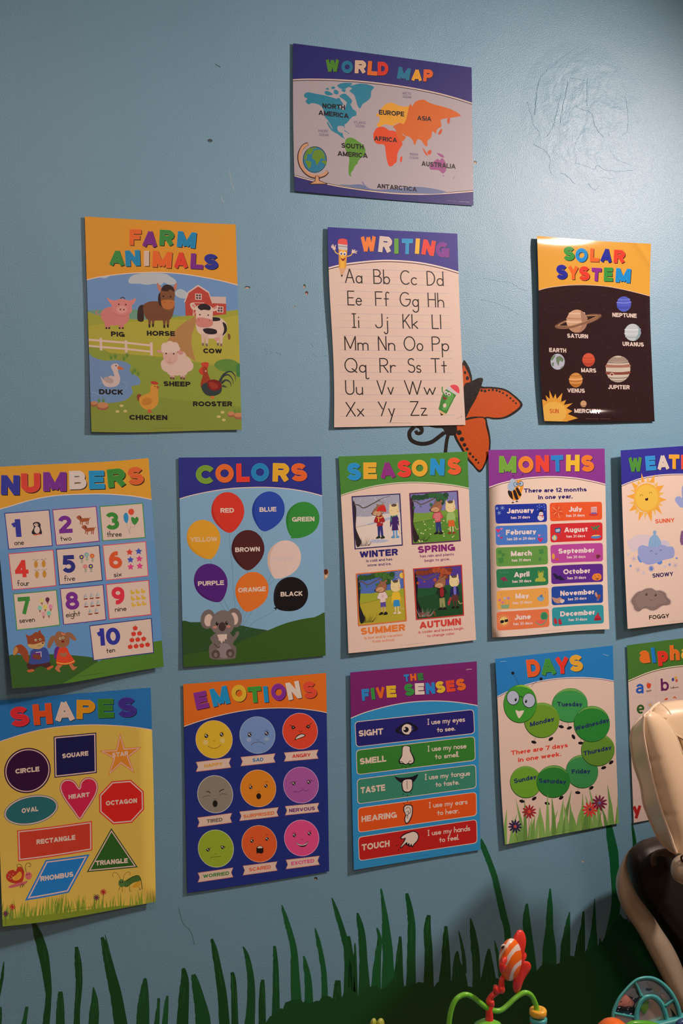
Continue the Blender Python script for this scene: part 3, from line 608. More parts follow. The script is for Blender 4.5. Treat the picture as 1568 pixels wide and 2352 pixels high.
p.P('duck_picture').s_('cdb8b4', '205,1545 240,1580 290,1540 330,1545 320,1500 300,1460 320,1430 360,1430 378,1460 365,1500 385,1560 370,1620 310,1645 240,1630', 5).e('b59d98', 278, 1580, 48, 26, 20).s_('cc6a38', '365,1450 415,1470 405,1485 365,1480', 3).e('201514', 347, 1447, 6)
p.P('chicken_picture').s_('8c3f2b', '540,1720 575,1710 580,1760 550,1770', 4).s_('d2953a', '565,1740 610,1715 660,1690 665,1640 700,1615 740,1640 735,1690 740,1760 720,1820 660,1855 600,1840 565,1790', 5).e('c27f2f', 632, 1778, 50, 35, -15).s_('b53a28', '665,1600 690,1590 730,1600 732,1620 690,1620', 3).s_('a35a30', '722,1632 748,1645 728,1662', 3).e('201514', 705, 1637, 5).g('c4573a', '645,1850 665,1850 680,1880 640,1885')
p.P('rooster_picture')
for a in ['1310,1590 1340,1530 1400,1500 1445,1540 1450,1590', '1300,1600 1330,1550 1380,1530 1420,1570 1430,1620', '1320,1610 1360,1580 1400,1600 1410,1640', '1330,1630 1350,1640 1375,1645']: p.l('2d3b3b', 24, a, taper=True)
p.s_('c5432e', '1110,1490 1140,1455 1130,1430 1160,1415 1200,1420 1200,1450 1190,1470 1150,1530 1125,1520', 4).s_('9c3a1f', '1145,1465 1185,1460 1195,1520 1220,1590 1200,1640 1135,1650 1130,1600 1150,1530', 4).s_('2d3b3b', '1135,1640 1190,1600 1300,1600 1325,1640 1310,1700 1240,1728 1170,1710', 5).s_('7a1d1a', '1195,1590 1260,1575 1320,1610 1310,1660 1250,1680 1200,1650', 5).s_('9c3324', '1205,1600 1270,1610 1290,1650 1230,1660', 5).g('cc6a38', '1228,1725 1245,1725 1258,1752 1218,1752').e('d8b8b0', 1175, 1497, 7)
for t, x0, y0, x1, y1, h in [('PIG', 301, 1176, 428, 1182, 46), ('HORSE', 632, 1170, 892, 1174, 46), ('COW', 1153, 1332, 1326, 1336, 46), ('SHEEP', 786, 1636, 1036, 1641, 46), ('DUCK', 191, 1711, 414, 1716, 48), ('CHICKEN', 470, 1947, 822, 1950, 46), ('ROOSTER', 1058, 1823, 1420, 1823, 46)]:
    p.P('animal_name').t('15120f', t, x0, y0, x1, y1, h, .05)
p.head('dd9832', SKY, [('e0c8b8', 9, -1)])
p.T('''F ee6a2c 470 332 576 334 146
A 7b2a86 588 346 722 354 148
R 3a8a42 745 334 878 340 144
M 1b86b6 906 346 1076 362 144
A 3a8a42 283 520 422 526 142
N 1b86b6 436 528 570 522 144
I d5b9a8 606 524 650 524 138
M ee6a2c 678 532 854 546 148
A e0402f 882 546 1008 546 148
L 7b2a86 1032 548 1146 554 140
S 2a3190 1154 550 1284 560 140''', sh=8)
p.P('credit_line').cr('4b4e22', 696, 2026, 960, 2026, 6)
p.build()

# ================================================================ WRITING
k = 480/1568
p = Sheet('wall_poster', 'writing poster with capital and small alphabet letters on ruled lines', [(752, 521.6), (1050, 536.6), (1068.8, 976), (767, 981.5)], 'dcbba8', (740, 510, k),
          disp=lambda u, v: .002+.010*(1-u)**2+.003*v*v+.003*np.sin(v*6)*(1-u), l=(2, -2), r=(-2, 0), bg='dcbba8', dim=.88, group='classroom posters')
p.head('2b2c80', '40,342 150,315 300,295 450,284 600,288 750,304 900,336 1040,378', [('e6cfc0', 9, 4), ('4a2038', 6, 14)])
p.T('''W ee7a33 292 224 404 220 118
R d3b9ab 418 222 514 232 118
I 5f9a3a 540 236 570 236 112
T 1f8fc0 594 238 676 240 114
I f0b034 694 236 724 238 114
N e03a30 742 240 834 254 112
G 7a2a86 850 262 950 264 112''', sh=4)
p.P('ruled_line')
RL = [(165, 350, 940, 375, 455, 480), (138, 515, 950, 538, 622, 641), (142, 685, 960, 703, 792, 803), (148, 851, 965, 863, 961, 968), (155, 1021, 972, 1024, 1128, 1131), (158, 1187, 980, 1186, 1295, 1297), (160, 1352, 986, 1348, 1459, 1449)]
for a, y0, b, y1, y2, y3 in RL:
    p.l('a59cae', 2.2, [(a, y0), (b, y1)]).l('c0a49c', 1.6, [(a, (y0+y2)/2), (b, (y1+y3)/2)]).l('a59cae', 2.2, [(a-28, y2-1), (b+8, y3)])
ROWS = ['Aa:172,300 Bb:385,508 Cc:586,709 Dd:785,910', 'Ee:190,298 Ff:398,504 Gg:582,724 Hh:793,914', 'Ii:224,278 Jj:398,494 Kk:604,718 Ll:823,892', 'Mm:168,346 Nn:420,546 Oo:612,757 Pp:823,951', 'Qq:168,350 Rr:431,552 Ss:642,742 Tt:817,934', 'Uu:174,305 Vv:411,536 Ww:617,852', 'Xx:178,313 Yy:421,545 Zz:661,788']
for row, (a, y0, b, y1, y2, y3) in zip(ROWS, RL):
    for it in row.split():
        ch, xs = it.split(':'); xa, xb = map(float, xs.split(','))
        f = lambda x: y2+(y3-y2)*(x-a)/(b-a)
        p.P('letter_pair').h('1c1518', 8.5, ch, xa+3, f(xa)-2, xb-3, f(xb)-2, 103)
# yellow pencil with face, top left
p.P('pencil_picture').l('e8b040', 7, '125,242 100,228 88,198').l('e8b040', 7, '185,258 215,248 228,222')
for a in ['92,200 68,175', '88,196 78,166', '92,196 100,172', '86,200 66,186', '230,222 225,205', '232,222 245,206', '232,224 262,218', '230,226 258,234']: p.l('dcbba8', 7, a)
p.e('dcbba8', 89, 198, 12).e('dcbba8', 231, 222, 12)
p.g('d8912c', '122,205 188,205 178,345 124,345').g('efae38', '140,205 172,205 166,345 134,345').g('d9a070', '124,345 178,345 146,415').g('241814', '138,396 155,396 146,416').q('c9bcb8', '117,160 188,165 188,212 120,205', 6).q('9a928e', '118,176 188,182 188,190 118,184').s_('e04a42', '117,150 122,132 150,124 182,132 188,160 188,172 152,168 118,162', 4)
p.e('f4e4da', 140, 235, 12, 15).e('f4e4da', 168, 238, 12, 15).e('25407c', 142, 238, 6, 8).e('25407c', 167, 241, 6, 8).s_('8c1f1f', '138,270 155,276 172,266 165,288 150,292', 4)
# green pencil, bottom right
p.P('pencil_picture').l('4c8a3c', 9, '915,1290 900,1270 900,1235').l('d9bdb0', 6, '898,1232 884,1216').l('d9bdb0', 6, '898,1230 900,1212').l('d9bdb0', 6, '902,1232 916,1222').s_('3f7d34', '935,1255 1000,1290 985,1330 955,1390 925,1440 875,1410 880,1370 895,1310 915,1275', 5).s_('5b9c48', '950,1275 985,1300 960,1360 930,1410 900,1400 925,1340', 5).q('c9bcb8', '945,1228 1022,1278 1006,1300 928,1252', 6).s_('dd4450', '960,1235 985,1220 1015,1230 1028,1260 1020,1285', 4).g('dba878', '875,1408 930,1440 892,1454').g('241814', '882,1430 908,1446 892,1454')
p.e('f4e4da', 927, 1282, 12, 14).e('f4e4da', 950, 1292, 12, 14).e('1d1d1d', 928, 1285, 6, 7).e('1d1d1d', 950, 1295, 6, 7).s_('8c1f1f', '905,1305 920,1318 938,1318 925,1332 908,1325', 4).s_('dcbba8', '905,1370 920,1360 930,1370 925,1390 908,1388', 4)
p.P('credit_line').cr('7a6460', 488, 1507, 674, 1509, 6).l('9a8580', 2, '1005,1476 1030,1468 1040,1462').e('b8a29c', 1046, 1460, 6)
p.build()

# ================================================================ SOLAR SYSTEM
k = 300/1568
p = Sheet('wall_poster', 'glossy solar system poster with dark sky and yellow header, rippled edges', [(1233, 541.5), (1494.6, 559.7), (1503, 968), (1249.7, 967)], 'eccdb0', (1220, 530, k),
          disp=lambda u, v: .004+.016*(1-u)**1.5*(1-.5*v)+.0045*np.tanh(v/.035)*np.exp(-(u/.45)**2)+.0025*np.exp(-(((1-u)+v*1.2-.13)/.035)**2)+.01*np.exp(-((v-.965)/.03)**2-((u-.52)/.2)**2)+.003*np.sin(v*7+2)*(u)+.004*v**3,
          l=(-4, 2), r=(-5, -1), b=(1.5, 0), t=(2, 0), nu=20, nv=48, bg='33201f', dim=.85, m=GLOSS, group='classroom posters')
p.head('e8a83e', '60,722 200,684 400,658 550,650 700,652 900,668 1100,704 1300,752 1460,795', [('e6c3a0', 7, 0)])
p.T('''S 3f9a3f 382 352 514 358 168
O 2090c8 524 370 668 378 166
L ee6a2c 700 368 808 372 158
A 2b3096 824 372 958 384 166
R e8432f 985 384 1118 390 158
S 2b3096 300 580 430 578 172
Y ee6a2c 440 582 560 582 162
S e8432f 568 592 696 596 168
T 93308c 716 598 832 604 156
E 3f9a3f 868 604 974 606 164
M 2090c8 1006 614 1182 626 168''', sh=9)
for a in ['90,1120 300,1090 600,1150 900,1380 1150,1700 1320,2250', '90,960 400,870 700,880 1000,1020 1300,1350 1450,1600', '200,740 500,700 850,760 1200,950 1440,1150', '100,1420 350,1440 560,1500 900,1800 1000,2250', '120,1640 400,1700 560,1850 640,2100']:
    P_ = spline(pairs(a), 8); p.P('orbit_line')
    for i in range(0, len(P_)-1, 2): p.l('4f3a3a', 2.5, P_[i:i+2])
def planet(name, cx, cy, rx, ry, base, bands, sh=None):
    p.P(name).e(base, cx, cy, rx, ry)
    for f, hgt, c in bands:
        x = rx*math.sqrt(max(.02, 1-f*f)); x2 = rx*math.sqrt(max(.02, 1-min(.99, abs(f+hgt))**2)); y = cy+f*ry; y2 = y+hgt*ry
        p.s_(c, [(cx-x, y), (cx-x*.3, y+5), (cx+x*.4, y+4), (cx+x, y-4), (cx+x2, y2-4), (cx+x2*.4, y2+4), (cx-x2*.3, y2+5), (cx-x2, y2)], 3)
planet('neptune_picture', 1110, 880, 86, 92, '5560b8', [(-.7, .18, '6c76c4'), (-.25, .1, '8c90d8'), (.3, .3, '4a53a8')])
planet('uranus_picture', 1215, 1220, 97, 103, 'bfc5bc', [(-.4, .12, 'd8dccc'), (.1, .08, 'd8dccc'), (.45, .15, 'a3b0aa')])
p.s_('8fa4a4', '1260,1130 1305,1180 1312,1240 1280,1295 1240,1320 1275,1250 1285,1180', 4)
p.P('saturn_ring').e('6b4a3a', 561, 1088, 290, 62, -14).e('b98a58', 561, 1088, 262, 50, -14).e('5a3c34', 561, 1088, 240, 40, -14).e('33201f', 561, 1088, 215, 28, -14)
planet('saturn_picture', 546, 1085, 125, 138, 'd0a37c', [(-.75, .12, 'e0bb94'), (-.3, .12, 'b88662'), (0, .1, 'e2c09a'), (.45, .5, 'b78a66')])
p.s_('a87c60', '590,965 640,1000 668,1070 660,1140 620,1195 570,1220 605,1120', 4)
p.P('saturn_ring').l('8a6248', 26, '285,1140 350,1165 460,1160 600,1122 740,1060 835,1010').l('b98a58', 7, '330,1140 400,1145 500,1132 640,1090 780,1030')
planet('earth_picture', 315, 1572, 85, 96, 'b9b9bd', [])
for a in ['240,1520 290,1490 270,1530 245,1560', '300,1520 345,1505 385,1540 370,1575 340,1560 325,1620 300,1570', '245,1590 270,1580 265,1625 250,1620', '345,1650 380,1625 370,1650']: p.s_('6f8560', a, 4)
planet('mars_picture', 686, 1550, 75, 81, 'd75a3c', [(-.35, .06, '9c3a28'), (.1, .06, '9c3a28'), (.35, .45, 'b84430')])
planet('jupiter_picture', 1040, 1660, 147, 160, 'cfc0a4', [(-.9, .35, 'a08c76'), (-.5, .04, '4a2a22'), (-.33, .2, 'a8745a'), (.2, .2, '8a4a3a'), (.6, .1, '9c8c78'), (.8, .12, 'a89a84')])
p.e('e2ceb8', 966, 1726, 24, 20).e('8a3a2c', 966, 1726, 17, 13)
planet('venus_picture', 533, 1792, 80, 87, 'd6934a', [(-.65, .1, 'b06a2c'), (-.2, .12, 'f0bc78'), (.1, .08, 'a0561e'), (.5, .35, 'b8702c')])
planet('mercury_picture', 625, 2078, 37, 40, 'cfa070', [(.3, .4, 'b08458')])
p.P('sun_picture').g('eaa23c', '140,2025 190,2050 170,1975 220,2020 215,1915 262,2015 288,1955 305,2020 372,1945 355,2055 415,2030 390,2090 495,2070 420,2130 490,2165 435,2200 560,2250 435,2285 440,2350 120,2350 120,2030').e('f0b850', 270, 2185, 150, 130)
for t, x0, y0, x1, y1, c in [('NEPTUNE', 972, 1033, 1264, 1046, 'e6cdb4'), ('URANUS', 1094, 1382, 1350, 1392, 'e6cdb4'), ('SATURN', 430, 1284, 680, 1294, 'e6cdb4'), ('EARTH', 214, 1455, 418, 1464, 'e6cdb4'), ('MARS', 598, 1698, 778, 1704, 'e6cdb4'), ('VENUS', 432, 1942, 642, 1946, 'e6cdb4'), ('JUPITER', 920, 1900, 1180, 1904, 'e6cdb4'), ('MERCURY', 516, 2186, 830, 2192, 'e6cdb4')]:
    p.P('planet_name').t(c, t, x0, y0, x1, y1, 50, .035)
p.P('planet_name').t('d2552c', 'SUN', 220, 2190, 328, 2192, 52, .01)
p.P('credit_line').l('8a7a70', 3, '650,2256 810,2258').l('8a7a70', 3, '826,2258 945,2258')
p.build()
# ================================================================ NUMBERS
k = 390/1568
p = Sheet('wall_poster', 'tilted numbers poster counting one to ten, curling away at its lower left', [(-18, 1073), (341, 1052), (376, 1531), (28, 1581)], 'c8a090', (0, 1040, k),
          disp=lambda u, v: .003+.004*(1-v)*u+.020*v**1.5*(1-.35*u)+.012*(1-u)**2*v+.006*v*np.cos(u*3), l=(-1, 0), r=(0, 0), t=(2, -1), b=(5, 2), bg='6f92b8', lift=.9, group='classroom posters')
HC = '-60,535 0,520 120,485 250,446 400,412 550,392 750,382 950,380 1150,392 1280,408 1402,432 1440,438'
p.P('hill_picture').g('7090bc', '-100,400 1500,300 1500,900 -100,1000').g('6a92c4', '-100,900 1600,800 1700,2300 -100,2400').s_('33501f', '60,1900 250,1870 500,1860 700,1872 850,1890 900,1920 1000,2150 60,2300', 4).g('4a6b24', '600,2120 900,1930 1200,1790 1420,1745 1580,1720 1620,2250 500,2250')
p.head('d48c2c', HC, [('d8b8a8', 9, 0)])
p.T('''N 2c2d82 8 384 176 386 178
U c8372c 196 368 372 364 178
M 6e2578 398 352 610 352 174
B c9ada2 640 336 798 332 168
E 2084b4 822 334 966 330 168
R 37762f 1000 322 1164 306 168
S d95a2c 1182 296 1328 290 164''', sh=9)
def card(c, pts, num, nc, nx0, ny0, nx1, ny1, nh, word, wx0, wy0, wx1, wy1, wh):
    p.P('number_card').q(c, pts); P = pairs(pts); m = P.mean(0); p.g('cfa99a', m+(P-m)*(1-8/np.abs(P-m)))
    p.t(nc, num, nx0, ny0, nx1, ny1, nh, .035 if num != '8' else .03).h('2a1a1c', 6.5, word, wx0, wy0, wx1, wy1, wh)
card('33307c', '40,555 458,524 488,862 76,894', '1', '2c2d82', 114, 780, 200, 776, 165, 'one', 136, 852, 220, 848, 50)
p.s_('1e1a22', '305,650 345,638 372,655 375,690 388,740 370,755 310,755 292,735 312,690', 4).e('cfa99a', 342, 712, 26, 34).e('cfa99a', 334, 664, 20, 14).e('1e1a22', 328, 660, 4).e('1e1a22', 345, 658, 4).g('d28a3a', '332,664 344,663 338,672').e('c8503c', 325, 758, 16, 6).e('c8503c', 360, 752, 16, 6)
card('7a2a78', '482,522 892,492 920,820 516,858', '2', '6e2578', 548, 746, 672, 738, 162, 'two', 560, 814, 658, 808, 50)
for x, y in [(0, 0), (48, 88)]:
    p.s_('9a4a2c', [(x+705, y+598), (x+730, y+578), (x+750, y+590), (x+760, y+605), (x+815, y+602), (x+822, y+625), (x+760, y+640), (x+735, y+625)], 4).l('9a4a2c', 6, [(x+812, y+608), (x+828, y+604), (x+836, y+598)])
    for a, b in [(745, 660), (762, 668), (800, 662), (815, 664)]: p.l('9a4a2c', 9, [(x+a, y+620), (x+b-752+752 if False else x+a-4, y+b)])
    p.s_('4a2018', [(x+742, y+585), (x+750, y+595), (x+748, y+612), (x+740, y+605)], 3)
card('3c7c3c', '918,492 1320,462 1344,786 944,816', '3', '37762f', 984, 712, 1104, 706, 160, 'three', 990, 776, 1122, 770, 50)
p.l('8a7a74', 2, '1212,575 1210,640 1195,750').l('8a7a74', 2, '1170,648 1180,700 1205,748').l('8a7a74', 2, '1244,665 1240,690 1200,690 1190,740').s_('2f84b6', '1140,585 1155,556 1175,560 1186,600 1178,640 1168,650 1148,630', 4).e('cf432c', 1211, 545, 27, 29).s_('37762f', '1210,605 1225,592 1245,605 1262,590 1280,610 1270,640 1245,665 1222,648', 4)
card('c04458', '76,930 494,893 522,1230 112,1268', '4', 'cc2f28', 144, 1152, 268, 1148, 160, 'four', 164, 1228, 270, 1224, 50)
for x, y in [(332, 1030), (403, 1025), (341, 1125), (410, 1120)]:
    p.l('3a302c', 2.5, [(x-5, y-30), (x-12, y-44), (x-28, y-38)]).l('3a302c', 2.5, [(x+5, y-30), (x+14, y-46), (x+28, y-42)]).e('b8792a', x, y, 16, 34)
    for d in (-12, 2, 16): p.l('b8792a', 3, [(x-24, y+d), (x+24, y+d+3)])
card('26245e', '516,888 920,852 948,1182 546,1224', '5', '26286a', 582, 1112, 700, 1106, 164, 'five', 596, 1184, 692, 1178, 48)
for x, y, c, d in [(753, 963, '26245e', 'e0c050'), (799, 941, '6f8fa0', 'a8c080'), (851, 952, 'd8502c', 'f0a040'), (787, 1050, 'd87070', 'e89a80'), (838, 1048, '26245e', 'e0c050')]:
    p.l('54805a', 3, [(x+2, y+15), (x+4, y+60)]).l('54805a', 5, [(x-8, y+28), (x+16, y+30)]).l('54805a', 5, [(x-8, y+44), (x+16, y+45)])
    for q in range(7): p.e(c, x+14*math.cos(q*.9), y+14*math.sin(q*.9), 8, 8, n=8)
    p.e(d, x, y, 10)
def star(c, x, y, r, r2=.42, rot=-90):
    p.g(c, [(x+(r if q % 2 == 0 else r*r2)*math.cos(math.radians(rot+36*q)), y+(r if q % 2 == 0 else r*r2)*math.sin(math.radians(rot+36*q))) for q in range(10)])
card('c8505c', '946,852 1348,816 1372,1140 976,1180', '6', 'd9502c', 1012, 1072, 1132, 1066, 160, 'six', 1054, 1146, 1120, 1138, 46)
for x, y, c in [(1196, 918, 'c8372f'), (1280, 910, '3c4a9c'), (1204, 988, '3c4a9c'), (1286, 979, 'cc3c74'), (1206, 1054, 'cc3c74'), (1290, 1046, 'cc3c74')]: star(c, x, y, 34, .5)
card('3c7c3c', '120,1300 524,1264 556,1594 152,1640', '7', '37762f', 176, 1500, 288, 1492, 166, 'seven', 182, 1570, 320, 1558, 48)
for x, y, c in [(385, 1362, 'd8c07a'), (438, 1356, '5c2440'), (367, 1432, '7fae94'), (417, 1425, 'e0bc60'), (467, 1420, 'd87f96'), (401, 1488, 'd88f96'), (450, 1482, '6fae94')]:
    p.g('8f4a34', [(x-14, y+10), (x+14, y+10), (x+3, y+48)]).e(c, x, y, 19, 22)
card('5c2a70', '552,1252 956,1215 982,1545 584,1590', '8', '6e2578', 610, 1452, 736, 1444, 164, 'eight', 612, 1518, 740, 1504, 50)
for x, y in [(790, 1330), (846, 1325), (901, 1320), (796, 1402), (853, 1396), (906, 1390), (833, 1470), (890, 1462)]:
    p.g('8f8a8e', [(x-3, y-34), (x-20, y+8), (x-3, y+8)]).g('a8a0a2', [(x+1, y-38), (x+1, y+6), (x+20, y+2)]).g('80301f', [(x-22, y+16), (x+22, y+12), (x+14, y+25), (x-14, y+27)])
card('c03c50', '976,1212 1376,1174 1398,1498 1004,1540', '9', 'cc2c3c', 1038, 1404, 1156, 1396, 162, 'nine', 1064, 1466, 1166, 1456, 46)
for x, y in [(1222, 1290), (1270, 1285), (1320, 1280), (1226, 1348), (1274, 1343), (1324, 1338), (1232, 1404), (1280, 1399), (1328, 1393)]:
    p.e('d6a03c', x-9, y-14, 11, 10, n=12).s_('d6a03c', [(x-18, y-2), (x+22, y-6), (x+16, y+14), (x-10, y+16)], 3).g('c87030', [(x-22, y-12), (x-18, y-17), (x-17, y-9)])
card('2c2a6c', '824,1594 1400,1526 1422,1850 860,1922', '10', '2c2d82', 902, 1784, 1116, 1770, 160, 'ten', 984, 1850, 1060, 1838, 48)
for x, y in [(1248, 1618), (1233, 1671), (1288, 1666), (1218, 1728), (1272, 1723), (1326, 1717), (1202, 1790), (1256, 1784), (1309, 1778), (1362, 1770)]:
    p.s_('c43424', [(x-22, y-6), (x-8, y-16), (x+8, y-16), (x+22, y-6), (x+17, y+16), (x, y+22), (x-17, y+17)], 4).l('4a5a24', 4, [(x, y-12), (x+6, y-28)])
p.P('fox_picture').s_('8a3a1f', '120,1830 150,1780 200,1772 250,1820 265,1880 262,1940 230,1920 200,1870 170,1850 135,1870', 4).s_('b0743c', '122,1830 150,1790 165,1830 130,1872', 4)
p.s_('45201f', '262,1940 430,1925 470,1960 440,1990 380,1970 340,1985 300,2005 255,1990', 4).s_('b4532c', '430,1990 480,1965 494,1975 450,2005', 3).s_('b4532c', '248,2010 300,1998 315,2015 270,2028', 3)
p.s_('34407c', '285,1830 350,1800 420,1800 450,1850 460,1920 400,1945 275,1950 280,1890', 4).s_('5c2470', '300,1850 375,1840 380,1885 300,1910', 3).g('bca8b8', '330,1840 382,1834 384,1886 376,1886 374,1843 331,1848').s_('6e3320', '300,1870 350,1860 380,1890 370,1910 320,1900', 4)
p.s_('8a3a1f', '238,1678 275,1690 330,1655 345,1660 370,1636 380,1665 410,1700 412,1760 380,1800 310,1810 262,1780 250,1720', 5).s_('b98a58', '255,1770 320,1768 400,1745 412,1770 370,1810 290,1805', 4).e('e0c8a0', 330, 1730, 11).e('e0c8a0', 370, 1724, 10).e('1a1414', 332, 1731, 5).e('1a1414', 371, 1725, 5).e('1a1414', 395, 1758, 9, 6).l('3a1c14', 3, '345,1785 380,1780')
p.P('rabbit_picture').s_('5c2470', '505,1810 545,1790 560,1860 530,1900 500,1890', 4).s_('b0603c', '545,1950 580,1955 548,1995 560,2020 540,2022 508,1990', 3).s_('b0603c', '635,1950 660,1940 685,1975 712,1975 690,2000 668,2005', 3).s_('c8391f', '535,1830 560,1800 615,1798 640,1850 692,1930 650,1950 580,1960 520,1945', 4).l('dca040', 9, '522,1935 560,1945 610,1948 660,1935 690,1920').s_('9a5a3c', '555,1850 620,1850 600,1885 560,1875', 4)
p.s_('8a5438', '505,1690 470,1700 440,1760 440,1800 462,1802 480,1770 510,1720', 4).s_('8a5438', '600,1665 650,1660 700,1710 700,1735 665,1725 630,1690', 4).s_('8a5438', '510,1680 540,1650 600,1665 640,1700 635,1770 590,1795 530,1790 505,1740', 5).e('e0c8a0', 556, 1714, 11).e('e0c8a0', 583, 1708, 10).e('1a1414', 557, 1714, 5).e('1a1414', 583, 1708, 5).e('7a1f24', 580, 1742, 16, 12).s_('d06a50', '562,1668 575,1660 590,1672 602,1662 600,1682 580,1682', 3)
p.P('credit_line').cr('1e2a14', 712, 2068, 970, 2032, 6)
p.build()

# ================================================================ COLORS
k = 360/1568
p = Sheet('wall_poster', 'colors poster with nine labelled balloons held by a koala', [(410, 1051), (737.4, 1048.3), (747.7, 1506), (421, 1532.5)], 'd2b3a4', (400, 1040, k),
          disp=lambda u, v: .002+.004*(1-u)**2+.005*v**3, b=(1, 0), bg='7ea4c2', group='classroom posters')
p.P('hill_picture').s_('2c4c2a', '40,1720 200,1695 400,1700 600,1715 800,1755 940,1780 900,1830 700,1900 300,1950 40,2000', 4).s_('2c4c24', '40,1720 200,1700 400,1705 640,1900 700,2200 40,2200', 4)
p.s_('35551f', '560,1950 700,1870 820,1830 940,1775 1100,1710 1250,1670 1400,1645 1560,1630 1580,2200 60,2300 60,2050 300,1990', 4)
p.head('272c7c', '40,466 150,432 300,398 450,372 600,355 760,347 900,345 1050,352 1200,368 1350,396 1500,436', [('dcc0b4', 9, 0)])
p.T('''C 6f9330 212 306 386 312 186
O ea6a2c 412 298 594 298 186
L d8382c 622 292 754 290 184
O 1c78ac 770 286 948 284 182
R e6a52c 982 286 1146 290 184
S e8612c 1170 284 1328 284 180''', sh=6, shc='14103c')
p.P('balloon_string')
for a in ['556,800 550,870 570,1050 585,1200 590,1350 608,1500 612,1640 612,1700', '886,790 870,860 830,1000 790,1160', '366,1075 370,1110', '1170,865 1150,890', '970,1220 940,1290 940,1330', '1010,1262 950,1320', '460,1495 490,1550 540,1620', '490,1450 520,1520 560,1600', '735,1175 728,1210', '655,1540 650,1640', '725,1585 700,1660 640,1770', '775,1580 740,1650 660,1760', '1005,1575 900,1640 800,1690 700,1790', '690,1570 670,1650']: p.l('4f6674', 2.2, a)
def balloon(c, c2, cx, cy, rx, ry, kx, ky, name):
    p.P('balloon_picture'); a = np.linspace(0, 2*PI, 40, endpoint=False); d = np.array([kx-cx, ky-cy], float); L = np.linalg.norm(d); d /= L; th = math.atan2(d[1], d[0])
    pts = []
    for q in a:
        r = 1+(.13*max(0, math.cos(q))**6); x, y = ry*math.cos(q)*r, rx*math.sin(q)*(1-.10*max(0, math.cos(q))**1.5*1)
        pts.append((cx+x*math.cos(th)-y*math.sin(th), cy+x*math.sin(th)+y*math.cos(th)))
    p.g(c, pts); n = np.array([-d[1], d[0]]); K = np.array([kx, ky], float); p.g(c, [tuple(K-n*6-d*14), tuple(K+n*6-d*14), tuple(K+n*17+d*10), tuple(K+d*5), tuple(K-n*17+d*10)])
    Pp = np.array(pts); m = Pp.mean(0)
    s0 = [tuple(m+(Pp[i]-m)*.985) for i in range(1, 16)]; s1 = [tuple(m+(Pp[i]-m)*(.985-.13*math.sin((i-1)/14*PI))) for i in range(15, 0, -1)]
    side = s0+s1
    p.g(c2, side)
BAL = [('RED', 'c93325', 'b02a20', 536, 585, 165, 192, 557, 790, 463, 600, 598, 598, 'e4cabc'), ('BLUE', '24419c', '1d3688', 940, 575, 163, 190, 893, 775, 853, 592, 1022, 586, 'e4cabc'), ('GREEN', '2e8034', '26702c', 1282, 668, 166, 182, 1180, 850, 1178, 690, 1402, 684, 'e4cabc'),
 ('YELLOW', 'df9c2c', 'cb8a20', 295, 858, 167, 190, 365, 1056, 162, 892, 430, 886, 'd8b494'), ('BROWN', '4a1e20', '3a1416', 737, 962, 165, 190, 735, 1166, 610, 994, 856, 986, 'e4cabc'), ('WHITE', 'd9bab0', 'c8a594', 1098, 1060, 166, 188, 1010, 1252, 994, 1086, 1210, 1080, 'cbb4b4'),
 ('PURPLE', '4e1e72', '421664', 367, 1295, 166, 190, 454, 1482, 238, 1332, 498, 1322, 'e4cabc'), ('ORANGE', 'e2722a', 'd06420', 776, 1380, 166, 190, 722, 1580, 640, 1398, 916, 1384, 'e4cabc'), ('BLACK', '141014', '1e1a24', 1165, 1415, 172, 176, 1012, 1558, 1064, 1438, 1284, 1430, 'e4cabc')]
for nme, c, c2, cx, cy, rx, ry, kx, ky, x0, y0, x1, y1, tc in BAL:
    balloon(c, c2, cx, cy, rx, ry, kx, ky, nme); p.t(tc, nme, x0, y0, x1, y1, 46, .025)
p.P('koala_picture').s_('6e625e', '380,1830 440,1790 540,1790 600,1850 640,1810 635,1840 600,1880 590,1920 620,1950 615,2020 590,2060 380,2065 350,2010 350,1940 380,1900 360,1860', 5).l('6e625e', 34, '590,1870 630,1815 625,1790').e('87797a', 500, 1980, 75, 75)
for x, y, d in [(335, 1665, 1), (605, 1650, -1)]: p.e('6e625e', x, y, 72, 98, 10*d).e('cdb0a4', x+8*d, y+10, 42, 62, 8*d)
p.s_('756865', '375,1660 420,1600 490,1575 560,1600 600,1670 590,1760 540,1810 450,1820 385,1780 362,1720', 5).e('3f302f', 479, 1740, 36, 46).e('1a1212', 429, 1708, 14, 20).e('1a1212', 524, 1704, 14, 19).e('d9c4b8', 433, 1700, 4).e('d9c4b8', 528, 1697, 4).e('c47a6c', 408, 1745, 20, 12).e('c47a6c', 544, 1738, 20, 12).l('3f302f', 3, '465,1798 485,1800')
p.g('d0b4a8', '428,1820 470,1815 528,1815 525,1870 510,1860 500,1890 488,1880 475,1910 460,1880 445,1880 440,1850').e('54433f', 415, 2015, 42, 44).e('54433f', 560, 2005, 42, 44).e('7a6c66', 415, 2022, 18, 22).e('7a6c66', 560, 2012, 18, 22).l('54433f', 10, '400,1910 440,1950 455,1930')
p.P('credit_line').cr('15240f', 692, 2066, 950, 2050, 6)
p.build()

